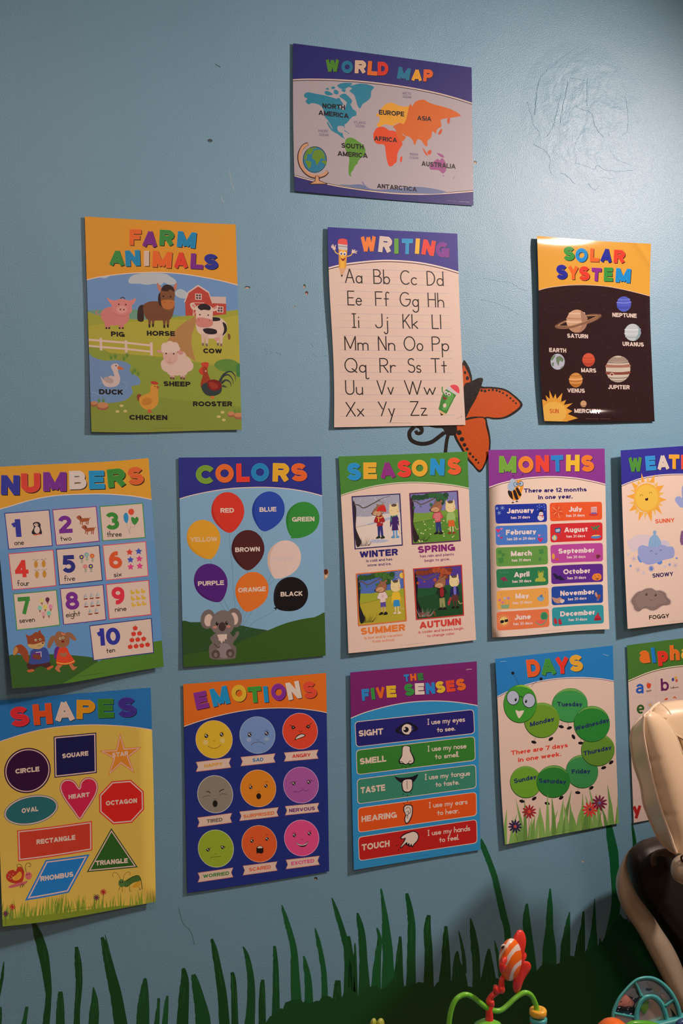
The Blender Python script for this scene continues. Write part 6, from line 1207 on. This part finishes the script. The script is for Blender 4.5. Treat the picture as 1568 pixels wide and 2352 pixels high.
blades((0, 2040, s1), [
 [(18, 330, 2), (10, 400, 14), (-4, 470, 16), (-20, 560, 8)], [(4, 535, 6), (2, 580, 14), (-6, 640, 20)], [(150, 155, 16), (172, 215, 40), (196, 300, 46), (214, 420, 34), (218, 500, 26), (204, 640, 34)],
 [(122, 533, 12), (115, 570, 18), (104, 640, 26)], [(272, 465, 18), (272, 530, 34), (272, 640, 42)], [(344, 264, 14), (352, 340, 32), (356, 430, 30), (348, 540, 26), (344, 640, 30)], [(420, 446, 4), (426, 500, 28), (424, 560, 44), (420, 640, 44)],
 [(460, 220, 12), (478, 290, 34), (498, 380, 44), (522, 480, 52), (548, 640, 62)], [(472, 208, 2), (482, 250, 8), (490, 290, 12)], [(653, 405, 12), (650, 460, 36), (645, 540, 54), (642, 640, 62)], [(714, 495, 12), (712, 540, 14), (702, 640, 30)], [(754, 484, 8), (748, 530, 20), (740, 640, 30)],
 [(825, 360, 14), (832, 410, 34), (828, 480, 46), (820, 640, 54)], [(870, 388, 18), (880, 430, 36), (896, 500, 50), (912, 580, 66), (916, 660, 70)], [(953, 228, 10), (966, 280, 26), (984, 380, 34), (1000, 480, 42), (1012, 640, 50)], [(1045, 378, 14), (1052, 440, 26), (1058, 640, 32)],
 [(1094, 263, 4), (1112, 310, 22), (1128, 400, 30), (1130, 500, 38), (1122, 640, 48)], [(1182, 412, 14), (1180, 480, 28), (1180, 640, 36)], [(1235, 260, 12), (1240, 330, 22), (1242, 430, 28), (1240, 660, 44)], [(1268, 76, 4), (1284, 130, 20), (1304, 200, 26), (1322, 280, 30), (1328, 400, 40), (1340, 660, 60)],
 [(1366, 305, 6), (1376, 350, 22), (1388, 440, 34), (1390, 660, 50)], [(1418, 180, 4), (1432, 240, 20), (1450, 330, 24), (1460, 430, 26), (1462, 660, 40)], [(1494, 44, 4), (1512, 100, 20), (1540, 190, 26), (1562, 280, 30), (1572, 420, 46), (1572, 660, 80)], [(1520, 415, 24), (1518, 500, 40), (1520, 660, 60)]])
s2 = 768/1568
blades((800, 2040, s2), [
 [(0, 225, 14), (8, 300, 26), (14, 400, 40), (20, 660, 70)], [(30, 258, 6), (32, 340, 14), (34, 660, 30)], [(42, 116, 8), (54, 170, 28), (64, 230, 34), (70, 340, 38), (76, 520, 60), (76, 660, 80)], [(134, 186, 6), (146, 240, 20), (138, 320, 30), (130, 440, 44), (126, 660, 70)],
 [(153, 2, 6), (164, 80, 20), (172, 140, 28), (180, 250, 46), (186, 350, 50), (190, 660, 90)], [(243, 226, 10), (240, 300, 26), (236, 420, 42), (240, 660, 80)], [(273, 24, 14), (286, 90, 28), (296, 180, 36), (294, 340, 40), (292, 660, 60)], [(376, 126, 18), (370, 200, 34), (376, 320, 38), (376, 660, 60)],
 [(457, 178, 12), (456, 240, 28), (456, 340, 42), (450, 500, 66), (450, 660, 90)], [(510, 295, 8), (508, 350, 36), (520, 440, 74), (520, 660, 110)], [(516, 200, 3), (528, 250, 12), (540, 320, 18), (544, 400, 22)], [(572, 142, 4), (582, 200, 26), (592, 280, 38), (600, 380, 36), (598, 660, 50)],
 [(658, 284, 8), (657, 340, 36), (656, 420, 68), (654, 540, 110), (652, 660, 150)], [(684, 246, 4), (694, 290, 14), (706, 360, 20), (716, 420, 24)], [(837, 72, 8), (834, 140, 34), (842, 240, 44), (848, 340, 58), (850, 480, 90)], [(945, 2, 6), (944, 90, 28), (942, 190, 36), (942, 280, 62), (940, 420, 74)],
 [(1036, 112, 4), (1026, 190, 28), (1018, 270, 44), (1014, 380, 52)], [(1102, 108, 6), (1098, 180, 20), (1090, 250, 38), (1080, 360, 60)], [(1154, 50, 2), (1152, 120, 14), (1150, 190, 24), (1146, 260, 44), (1140, 340, 70)], [(1180, 236, 4), (1180, 300, 30)]])
blades((1060, 1780, 400/1568), [[(176, 575, 8), (196, 650, 50), (240, 760, 52), (290, 900, 54), (320, 1020, 58), (350, 1150, 60), (380, 1280, 62), (410, 1400, 58), (420, 1600, 60)],
 [(1322, 430, 46), (1340, 560, 76), (1366, 700, 86), (1376, 850, 80), (1384, 1000, 72), (1388, 1150, 80), (1370, 1300, 90), (1350, 1450, 120), (1340, 1600, 170)], [(1532, 432, 8), (1542, 500, 24), (1556, 620, 36), (1560, 760, 40)]])
g = mural(); g.col = lambda c: lin(hx(c)); random.seed(8)
G0 = [(600, 2352), (640, 2325), (660, 2300), (690, 2296), (712, 2310), (740, 2290), (780, 2296), (800, 2270), (822, 2282), (850, 2262), (880, 2270), (905, 2248), (935, 2268), (960, 2252), (990, 2272), (1020, 2248), (1050, 2262), (1080, 2268), (1110, 2262), (1140, 2250), (1170, 2240), (1205, 2228), (1230, 2234), (1250, 2216), (1280, 2214), (1300, 2200), (1330, 2196), (1352, 2182), (1372, 2168), (1392, 2150), (1410, 2120), (1425, 2104), (1445, 2120), (1460, 2090), (1490, 2070), (1600, 2060)]
G1 = []
for (a, b), (c, d) in zip(G0, G0[1:]):
    for q in range(4): G1.append((a+(c-a)*q/4, b+(d-b)*q/4+random.uniform(-6, 5)))
g.P('painted_grass_ground'); GP, GT = union(G1+[(1700, 2110), (1700, 2480), (600, 2480)], [list(range(len(G1)+3))]); g.add(g.z(GP), GT, g.col('11552c'), lay=12)
g.build(clip=False)
# chips, nail holes and scratches in the plaster
w = mural(); w.col = lambda c: lin(hx(c)); random.seed(3)
for x, y, rx, ry, c1, c2 in [(568, 660, 7, 3, '3c5058', 'd8c0b0'), (699, 657, 3, 5, '3c6048', 'd8b0a0'), (704, 673, 3.5, 4.5, '4c3c34', 'c8a890'), (1091, 373, 4, 4, '4c4438', 'c8b490'), (725, 2018, 4, 4, '2c2824', 'a89c90'), (676, 704, 2, 2, '8c7860', 'c8b8a0'), (1338, 1979, 3, 2, 'c8b0a0', 'd8c8b8'), (302, 2080, 5, 2, '22303a', '44606c'), (482, 323, 6, 4, '3c5560', '4c6670')]:
    w.P('plaster_chip').e(c1, x, y, rx, ry, 0, 10).e(c2, x-.8, y+ry*.45, rx*.7, ry*.5, 0, 8)
w.P('plaster_chip').s_('c4a488', '743,1312 750,1307 754,1312 754,1320 748,1330 743,1328', 3).s_('5a3020', '745,1308 751,1308 753,1316 747,1320 744,1316', 3).s_('e8d8c0', '746,1322 752,1322 749,1328', 3)
w.P('wall_scratch').l('a8bcc4', 1.2, '527,392 530,412 537,437', taper=False).l('b0c0c4', 1.5, '508,452 510,460 515,464').l('33505c', 1.6, '494,147 500,151 506,154').l('33505c', 1, '410,2085 420,2120 438,2140 446,2170')
w.build(clip=False)
ridge = mat('raised_wall_paint', (.175, .395, .57), rough=.3)
def crack(pts, r):
    P = spline([(a, b) for a, b in pairs(pts)], 5); P = P+np.array([[random.uniform(-1, 1), random.uniform(-1, 1)] for _ in P])*1.1
    tube('plaster_ridge', at_many(P, np.full(len(P), 0.0)), r*.6*(.6+.4*np.array([random.random() for _ in P])), ridge, wall, seg=6)
def cv(s): return ' '.join('%f,%f' % (1180+a*388/1568, 60+b*388/1568) for a, b in pairs(s))
for s_, r in [('600,195 520,240 440,300 370,360 300,420 240,490 215,580 205,700 190,820', .0016), ('440,620 420,700 400,790 375,900 340,980 310,1020', .0012), ('580,740 640,780 690,790 730,830 740,880 770,960 830,1030', .0012), ('120,700 160,830 190,930 230,980 240,1020', .0009), ('180,1100 260,1140 330,1210 330,1310 350,1380', .001), ('430,1365 480,1380 530,1430 570,1465', .0012), ('570,1270 640,1290 740,1330 780,1290 840,1335 960,1345 1100,1340', .001), ('790,1400 850,1410 930,1420', .0008), ('690,1460 720,1500 760,1520 790,1480', .0009), ('900,1160 940,1230 1010,1260 1080,1290', .0008), ('1030,650 1050,760 1060,860 1050,980 1005,1010', .0009), ('520,480 590,490 650,500', .0012), ('500,520 480,640 450,760 430,900', .0016), ('680,480 680,600 676,740', .0012)]:
    crack(cv(s_), r)
def c2(s, x0, y0, k): return ' '.join('%f,%f' % (x0+a*k, y0+b*k) for a, b in pairs(s))
kk = 210/1568
for s_ in ['430,1530 480,1545 530,1550 575,1560', '460,1580 520,1590 560,1580', '620,1570 680,1580 715,1610', '1220,1410 1250,1440 1268,1465', '1240,1590 1320,1620 1340,1650', '1450,1620 1530,1640']: crack(c2(s_, 550, 600, kk), .0007)
for s_ in ['1210,420 1300,440 1400,450 1450,480 1540,520', '1190,580 1280,600 1380,640 1470,690']: crack(c2(s_, 740, 510, 480/1568), .0008)
# ================================================================ high chair at the right edge
def V_(s, v):
    P = pairs(s); return np.c_[v[0]+P[:, 0]*v[2], v[1]+P[:, 1]*v[2]]
def loft(name, rings, m, parent, base, closed=True):
    n = len(rings[0]); V = [p for r in rings for p in r]; Fc = []
    for i in range(len(rings)-1):
        for k in range(n): k2 = (k+1) % n; Fc.append((i*n+k, i*n+k2, (i+1)*n+k2, (i+1)*n+k))
    Fc.append(tuple(range(n-1, -1, -1))); Fc.append(tuple((len(rings)-1)*n+k for k in range(n)))
    return mesh_obj(name, V, Fc, m, parent, True, base)
def band(name, A, B, dep, bf, bb, m, parent, base, N=60, seg=18, pw=1.0, deps=None):
    A = resample(spline(A, 6), N); B = resample(spline(B, 6), N); rings = []
    for i in range(N):
        d0 = dep if deps is None else np.interp(i/(N-1), np.linspace(0, 1, len(deps)), deps); r = []
        for k in range(seg):
            t = 2*PI*k/seg; c, s = math.cos(t), math.sin(t); m_ = (A[i]+B[i])/2; q = m_+(A[i]-m_)*np.sign(c)*abs(c)**pw
            r.append(at(q[0], q[1], d0+(bf if s > 0 else bb)*np.sign(s)*abs(s)**pw))
        rings.append(r)
    return loft(name, rings, m, parent, base)
vinyl = mat('cream_vinyl', 'ecd6b4', rough=.36, bump=(7, .3, .008), noise=(5, .04))
pipem = mat('cream_piping', 'f0e0c6', rough=.35)
beige = mat('beige_plastic', 'b0a592', rough=.28, noise=(40, .05), coat=.2)
dark = mat('dark_brown_shell', '2c241f', rough=.42, spec=.35)
dark2 = mat('black_seat_fabric', '14110f', rough=.8)
fold = mat('grey_brown_fold', '4a4038', rough=.6)
C0 = at(1600, 2352, .2); C0[2] = 0
chair = empty('high_chair', C0); tag(chair, 'beige and black high chair with a cream vinyl cushion at the right edge', 'high chair')
v = (1400, 1580, 168/919); v2 = (1380, 1880, 188/937)
R = resample(spline(V_('425,350 340,430 285,520 262,620 270,740 285,850 310,980 350,1100 392,1230 425,1450 470,1580 530,1720 590,1850 670,1960 760,2040 850,2085', v), 6), 80)
S = resample(spline(V_('432,345 418,450 420,560 440,700 466,830 494,950 545,1180 590,1350 630,1480 672,1610 735,1780 770,1880 800,1980 842,2078', v), 6), 80)
W = resample(spline(V_('500,298 600,335 690,400 760,480 820,580 870,700 919,840 990,1050 1060,1300 1100,1600 1110,1900 1000,2100', v), 6), 80)
rings = []
for i in range(80):
    t = i/79; e = math.sin(PI*min(1, max(0, t*1.02)))**.5
    wr = .004*math.exp(-((t-.33)/.02)**2)+.005*math.exp(-((t-.72)/.025)**2)+.002*math.exp(-((t-.52)/.03)**2)
    r = []
    for f in (0, .12, .3, .5, .7, .88): q = R[i]*(1-f)+S[i]*f; r.append(at(q[0], q[1], .26+.13*f+.012*math.sin(PI*f)*e-wr*math.sin(PI*f)))
    for f in (0, .05, .13, .25, .4, .55, .7, .85, .95, 1): q = S[i]*(1-f)+W[i]*f; r.append(at(q[0], q[1], .39+.022*math.sin(PI*min(1, f))**.8*e-wr*max(0, 1-f*3.2)))
    for f in (.9, .6, .3, .1): q = R[i]*(1-f)+W[i]*f; r.append(at(q[0], q[1], .24))
    rings.append(r)
loft('seat_cushion', rings, vinyl, chair, C0)
def pipe(P, deps, r=.0028, nm='piping'):
    Q = resample(P, 90); tube(nm, at_many(Q, np.interp(np.linspace(0, 1, 90), np.linspace(0, 1, len(deps)), deps)), r, pipem, chair, seg=8, base=C0)
pipe(R, [.263, .263]); pipe(S, [.394, .396, .394])
pipe(spline(V_('428,350 500,290 560,225 620,188', v), 6), [.39, .36, .33, .31])
puff('headrest_bolster', spline(V_('425,352 500,290 560,225 640,185 780,160 919,150 1150,150 1400,220 1520,600 1520,1500 1350,2080 1150,2050 1060,1500 950,1000 850,700 740,470 620,350 500,300', v), 4, True), .315, .10, vinyl, chair, base=C0, n=120, flat=.55, center=V_('1150,800', v)[0])
pipe(W, [.385, .392, .392], .0018)
pipe(spline(V_('640,190 720,262 765,330', v), 6), [.357, .364, .366, .366], .0012)
# shell and its beige rim
puff('seat_shell', spline(V_('352,330 440,262 520,232 620,205 800,190 1100,150 1500,200 1700,900 1700,2400 1500,2700 1150,2200 980,1800 900,1640 780,1400 680,1250 590,1110 500,990 420,880 350,740 310,620 297,510 312,400', v2), 4, True), .10, .15, dark, chair, base=C0, n=120, flat=.25)
puff('seat_lining', spline(V_('420,560 560,400 690,350 900,300 1300,300 1500,900 1500,1900 1300,2200 1050,1600 820,1280 600,1000 450,800', v2), 4, True), .165, .05, dark2, chair, base=C0, n=90, flat=.3)
band('lining_fold', V_('580,560 560,470 600,380 690,345 800,330', v2), V_('640,520 625,470 660,430 740,440 860,470', v2), .205, .010, .010, fold, chair, C0, N=30)
AO = '358,326 300,382 240,480 192,600 168,720 180,850 222,980 292,1110 370,1220 440,1330 520,1480 600,1630 690,1800 790,1990 930,2220 1080,2450 1300,2750'
BI = '362,326 318,400 299,510 310,620 350,740 420,880 500,990 590,1110 680,1250 780,1400 860,1540 930,1700 1000,1900 1070,2080 1150,2250 1280,2450 1450,2650'
band('shell_rim', V_(AO, v2), V_(BI, v2), .17, .03, .03, beige, chair, C0, N=80, seg=24)
band('rim_underside', V_(AO, v2)[7:]-[3, 0], V_(AO, v2)[7:]+[16, -2], .12, .02, .02, dark, chair, C0, N=50)
puff('arm_hub', spline(V_('937,405 870,428 822,470 798,530 795,600 812,665 855,715 920,750 1000,790 1150,820 1300,700 1250,480 1080,400', v2), 4, True), .40, .06, beige, chair, base=C0, n=60, flat=.5)
tube('hub_ring', at_many(spline(V_('960,420 925,430 918,455 930,480 965,492 1000,470', v2), 5), np.full(26, .431)), .0022, dark, chair, seg=8, base=C0)
P1 = at(1650, 2440, .20)
for dx, dy in ((-.10, -.22), (-.10, .12), (.30, -.22), (.30, .12)):
    o = tube('leg', [tuple(P1+np.array([dx*.3, dy*.2, .02])), (P1[0]+dx*.8, P1[1]+dy*.7, .25), (P1[0]+dx, P1[1]+dy*.9, .015)], .016, beige, chair, base=C0)
box('seat_base', P1+[-.05, -.10, -.02], P1+[.28, .12, .05], beige, chair, bevel=.01, base=C0)

# ================================================================ baby activity table at the bottom
def pl(name, c, r=.3): return mat(name, c, rough=r, coat=.25)
green, red, orange, yellow, teal, lime, blue, dgreen = pl('green_plastic', '74d034'), pl('red_plastic', 'f04034'), pl('orange_plastic', 'ff7a20'), pl('yellow_plastic', 'ffc038'), pl('teal_plastic', '4ab4b6'), pl('lime_plastic', 'b4c04a'), pl('blue_plastic', '2a4c80'), pl('leaf_green_plastic', '5cb82e')
DT = .62; KS = (2.296-DT)/1.846; B0 = at(1290, 2440, DT)+[0, -.10, 0]; B0[2] = 0
tb = empty('activity_table', B0); tag(tb, 'baby activity table with a red fish, wavy green tube and teal picture wheel', 'toy')
t1 = (1020, 2120, 260/1568); t2 = (1340, 2200, 228/1568)
top = at(1290, 2440, DT)[2]-.03; TC = at(1200, 2440, DT)[0]
tray = lathe('tray', (B0[0], B0[1], top), (0, 0, 1), [(.02, -.05), (.16, -.05), (.19, -.02), (.195, 0), (.185, .006), (.02, .004)], mat('blue_tray_plastic', '2c5a9c', rough=.35), tb, seg=64, base=B0)
for q in tray.data.vertices: q.co.x = q.co.x*1.5+(TC-B0[0])
for a in (.7, 2.4, 3.9, 5.5): tube('leg', [(TC+.2*math.cos(a), B0[1]+.13*math.sin(a), top-.04), (TC+.23*math.cos(a), B0[1]+.17*math.sin(a), .012)], .018, yellow, tb, base=B0)
def down(P): return np.vstack([P, [[P[-1][0], P[-1][1], top]]])
_wt = at_many(spline(V_('50,1760 55,1560 64,1399 85,1250 130,1110 200,1025 300,992 400,1030 500,1110 600,1180 700,1215 790,1205 880,1135 970,1050 1060,985 1130,965 1200,1000 1250,1090 1282,1210 1290,1500', t1), 6), np.full(115, DT))
tube('wavy_tube', np.vstack([[[_wt[0][0], _wt[0][1], top]], down(_wt)]), .0046*KS, green, tb, seg=16, base=B0)
def disc(name, px, py, r, h, m, hole=.0045):
    c = at(px, py, DT); r, h, hole = r*KS, h*KS, hole*KS; return lathe(name, c, (0.05, -.06, 1), [(hole, -h/2), (r*.9, -h/2), (r, -h*.3), (r, h*.3), (r*.9, h/2), (hole*1.6, h/2), (hole, h*.2)], m, tb, base=B0)
yy = V_('1297,1235 1303,1340 1303,1400 1303,1470', t1)
disc('yellow_ring', *yy[0], .0155, .012, yellow); disc('teal_ring', *yy[1], .0155, .009, teal); disc('red_ring', *yy[2], .0148, .009, red); disc('yellow_ring', *yy[3], .0155, .01, yellow)
c = V_('600,1440', t1)[0]; lathe('green_dome', at(*c, DT), (0, 0, 1), [(a*KS, b*KS) for a, b in [(.028, -(at(*c, DT)[2]-top)/KS), (.028, -.006), (.024, .004), (.014, .010), (.003, .0125)]], green, tb, base=B0)
tube('fish_stalk', at_many(spline(V_('560,1500 610,1399 625,1300 620,1200 650,1130 625,1075 650,1020 720,960 775,930 790,880 795,800 815,740', t1), 6), np.full(67, DT)), np.interp(np.linspace(0, 1, 67), [0, .08, .2, .35, .42, .5, .62, .7, .78, .9, 1], [q*KS for q in [.012, .008, .0065, .0055, .0075, .0050, .0052, .0045, .0065, .005, .004]]), red, tb, seg=14, base=B0)
c = V_('795,925', t1)[0]; puff('stalk_knuckle', ellp(*c, 8, 10, 0), DT, .012, red, tb, base=B0, n=24)
tube('stalk_branch', at_many(V_('715,975 708,910 712,860', t1), np.full(3, DT+.004)), [.004, .0042, .003], red, tb, seg=10, base=B0)
# fish: body striped by its own print, fins and eye as sub-parts
FO = ellp(915, 508, 162, 297, 3, 90); FO = np.c_[t1[0]+FO[:, 0]*t1[2], t1[1]+FO[:, 1]*t1[2]]
fish = puff('fish_body', FO, DT, .034, GLOSS2 if 'GLOSS2' in globals() else mat('striped_fish_plastic', rough=.3, attr=True, coat=.2), tb, rings=44, base=B0, n=200)
ST_ = [V_(s, t1) for s in ['920,205 975,220 900,300 840,380 790,460 748,545 742,480 790,400 850,300', '1035,283 1066,365 1000,390 950,440 910,500 862,595 840,560 870,470 920,390 970,330', '1085,505 1080,572 1030,600 985,655 955,720 948,812 900,812 912,720 950,620 1000,560']]
def inside(P, q):
    r = False; j = len(P)-1
    for i in range(len(P)):
        if (P[i][1] > q[1]) != (P[j][1] > q[1]) and q[0] < (P[j][0]-P[i][0])*(q[1]-P[i][1])/(P[j][1]-P[i][1])+P[i][0]: r = not r
        j = i
    return r
me = fish.data; ca = me.color_attributes.new('ink', 'FLOAT_COLOR', 'CORNER'); oc, wc = lin(hx('ff7820')), lin(hx('f4e8dc')); cc = []
SP = [spline(s, 4, True) for s in ST_]
for p_ in me.polygons:
    w_ = np.array(p_.center)+B0; d = w_-CAM; kx = d @ D_; q = (784+F*(d @ R_)/kx, 1176-F*(d @ U_)/kx)
    cc += [[*(wc if any(inside(s, q) for s in SP) else oc), 1]]*p_.loop_total
ca.data.foreach_set('color', np.array(cc, dtype=np.float32).ravel())
puff('fin', spline(V_('955,205 985,140 1010,105 1045,92 1085,105 1115,150 1132,220 1130,300 1112,400 1135,420 1142,455 1130,500 1108,525 1150,530 1190,555 1203,610 1180,670 1140,730 1100,800 1075,870 1050,940 1020,970 990,976 960,940 945,870 955,790 1000,700 1060,600 1072,500 1060,400 1040,320 1005,260', t1), 4, True), DT-.004, .016, red, fish, base=B0, n=90, flat=.45, center=V_('1075,560', t1)[0])
puff('fin', spline(V_('850,465 873,490 872,530 850,570 856,620 840,655 800,700 775,680 757,630 757,570 785,530 800,490', t1), 4, True), DT+.016, .014, red, fish, base=B0, n=40)
c = V_('812,328', t1)[0]; e1 = puff('eye', ellp(c[0], c[1], 5.2, 7.2, 35), DT+.0125, .008, pl('white_eye_plastic', 'e0d0c0'), fish, base=B0, n=24)
c = V_('812,334', t1)[0]; puff('pupil', ellp(c[0], c[1], 2.8, 5.0, 35), DT+.0158, .004, pl('black_eye_plastic', '141010'), fish, base=B0, n=20)
for o in (e1,): pass
# lime knob pair at the bottom
for x, y, rx, ry in ((857, 2350, 7.5, 14), (873, 2352, 9.5, 16)): puff('lime_knob', ellp(x, y+2, rx, ry, 8), DT+.05, .016, lime, tb, base=B0, n=30)
tube('knob_stem', down(at_many(np.array([(866, 2362), (880, 2400)], float), np.array([DT+.05, DT+.05]))), .005, lime, tb, base=B0)
# orange dome, leaf, blue block
c = V_('455,1190', t2)[0]; lathe('orange_dome', at(*c, DT), (0, 0, 1), [(a*KS, b*KS) for a, b in [(.033, -(at(*c, DT)[2]-top)/KS), (.033, -.01), (.031, .004), (.026, .014), (.017, .022), (.008, .0262), (.001, .0275)]], orange, tb, base=B0)
puff('green_leaf', spline(V_('640,1090 700,1015 800,985 960,985 1060,1000 1160,1030 1230,1080 1200,1150 700,1150', t2), 4, True), DT+.03, .02, dgreen, tb, base=B0, n=50)
puff('blue_knob', spline(V_('1440,1045 1480,985 1560,945 1660,940 1700,1100 1450,1150', t2), 4, True), DT+.03, .03, blue, tb, base=B0, n=50)
# picture wheel
DW = DT-.03
def arc(cx, cy, rx, ry, a0, a1, n=40):
    a = np.radians(np.linspace(a0, a1, n)); return np.c_[cx+rx*np.cos(a), cy-ry*np.sin(a)]
def tv(P): return np.c_[t2[0]+P[:, 0]*t2[2], t2[1]+P[:, 1]*t2[2]]
OA = spline(np.array([(470, 1200), (440, 1020), (437, 870), (470, 760), (540, 620), (620, 520), (720, 410), (820, 330), (920, 292), (1010, 285), (1100, 296), (1200, 340), (1300, 415), (1390, 510), (1460, 620), (1510, 730), (1545, 850), (1565, 980), (1560, 1200)], float), 6)
IA = spline(np.array([(560, 1200), (505, 1020), (500, 880), (530, 780), (590, 655), (670, 550), (760, 452), (850, 378), (930, 352), (1010, 345), (1090, 358), (1175, 395), (1255, 460), (1335, 550), (1400, 650), (1450, 760), (1480, 870), (1495, 990), (1490, 1200)], float), 6)
wheel = band('picture_wheel', tv(OA), tv(IA), DW, .007, .007, teal, tb, B0, N=90, seg=14)
def wring(A, B, nm, d=.006): return band(nm, tv(A), tv(B), DW, d, .006, teal, wheel, B0, N=40, seg=12)
wring(spline(np.array([(790, 1200), (785, 1000), (800, 850), (850, 700), (920, 610), (1000, 575), (1080, 572), (1160, 592), (1250, 680), (1310, 800), (1345, 950), (1350, 1200)], float), 5), spline(np.array([(880, 1200), (872, 1000), (880, 870), (920, 750), (980, 680), (1040, 652), (1090, 650), (1140, 680), (1210, 760), (1250, 860), (1282, 990), (1290, 1200)], float), 5), 'hub_ring')
wring(np.array([(790, 380), (845, 500), (885, 620)], float), np.array([(835, 365), (885, 480), (940, 600)], float), 'spoke')
wring(np.array([(1400, 640), (1330, 690), (1270, 740)], float), np.array([(1450, 672), (1380, 730), (1310, 785)], float), 'spoke')
wring(np.array([(480, 850), (620, 880), (800, 915)], float), np.array([(480, 900), (620, 925), (800, 960)], float), 'spoke')
back = puff('picture_backing', tv(IA), DW-.004, .004, mat('pale_print_card', 'b8b4b0', rough=.4), wheel, base=B0, n=80, flat=.8)
def pic(c, pts, d=.0): return puff('wheel_picture', tv(spline(pairs(pts), 4, True)), DW-.002+d, .001, mat('print_'+c, c, rough=.35), wheel, base=B0, n=44, rings=3, flat=.92)
pic('39465e', '515,850 545,760 600,660 680,560 770,460 810,470 880,620 800,760 790,900 640,890')
pic('98a0b0', '640,560 700,510 800,470 840,560 870,610 820,640 760,620 700,600', .0012)
pic('c98c80', '515,765 545,680 600,590 650,575 720,620 780,680 800,730 760,765 700,768 650,775 600,760 560,760', .0014)
pic('17171f', '520,780 600,768 700,790 795,760 790,860 700,850 600,870 520,840', .0016)
for s in ('535,830 545,825 552,835 540,842', '690,815 702,812 706,825 692,828', '545,785 570,778 575,792 552,798', '620,878 650,880 655,895 625,892', '720,885 760,875 765,895 730,900', '740,575 760,570 765,600 745,605', '770,640 800,630 800,660 775,665'): pic('9ca0ac', s, .0022)
for s in ('580,700 590,680 615,678 600,690', '720,688 730,686 732,694 722,695', '590,615 598,612 600,625 592,626'): pic('2a1c20', s, .0024)
pic('9cacbc', '850,395 930,365 1030,355 1120,380 1220,450 1310,540 1390,640 1300,700 1220,620 1120,570 1000,565 920,570')
pic('9aa0a0', '1000,380 1120,395 1210,460 1190,530 1060,470', .0012)
pic('3c4c64', '985,480 1080,495 1050,520 1000,520', .0016); pic('b0a490', '1110,500 1190,510 1180,540 1130,530', .0016); pic('a8a49c', '1215,570 1290,580 1330,650 1290,690 1230,640', .0014)
pic('a49c88', '1330,790 1420,720 1460,800 1500,950 1480,1100 1350,1060', .0006); pic('20201e', '1370,790 1400,830 1500,975 1460,1000 1440,960 1430,1020 1410,980 1395,880', .0016)
puff('mirror', tv(spline(np.array([(872, 1200), (872, 1000), (885, 860), (930, 745), (1000, 670), (1070, 650), (1140, 685), (1210, 760), (1255, 870), (1285, 1000), (1290, 1200)], float), 4, True)), DW-.001, .002, mat('cloudy_mirror', (.72, .64, .56), rough=.18, metal=.6), wheel, base=B0, n=60, flat=.9)
puff('mirror_picture', tv(spline(pairs('900,790 940,720 1010,670 1030,700 1000,840 960,885 920,860'), 4, True)), DW+.001, .002, mat('leaf_print', '5c9040', rough=.35), wheel, base=B0, n=30, flat=.8)

_a, _b = at(1405, 2372, DW), at(1566, 2372, DW)
box('wheel_base', (_a[0]-.008, _a[1]-.012, top), (_b[0]+.008, _a[1]+.012, _a[2]), teal, tb, bevel=.004, base=B0)
_a = at(1440, 2372, DT+.03); box('leaf_stem', (_a[0]-.01, _a[1]-.006, top), (_a[0]+.01, _a[1]+.006, _a[2]), dgreen, tb, bevel=.002, base=B0)
_a = at(1568, 2362, DT+.03); box('knob_post', (_a[0]-.01, _a[1]-.008, top), (_a[0]+.01, _a[1]+.008, _a[2]), blue, tb, bevel=.002, base=B0)
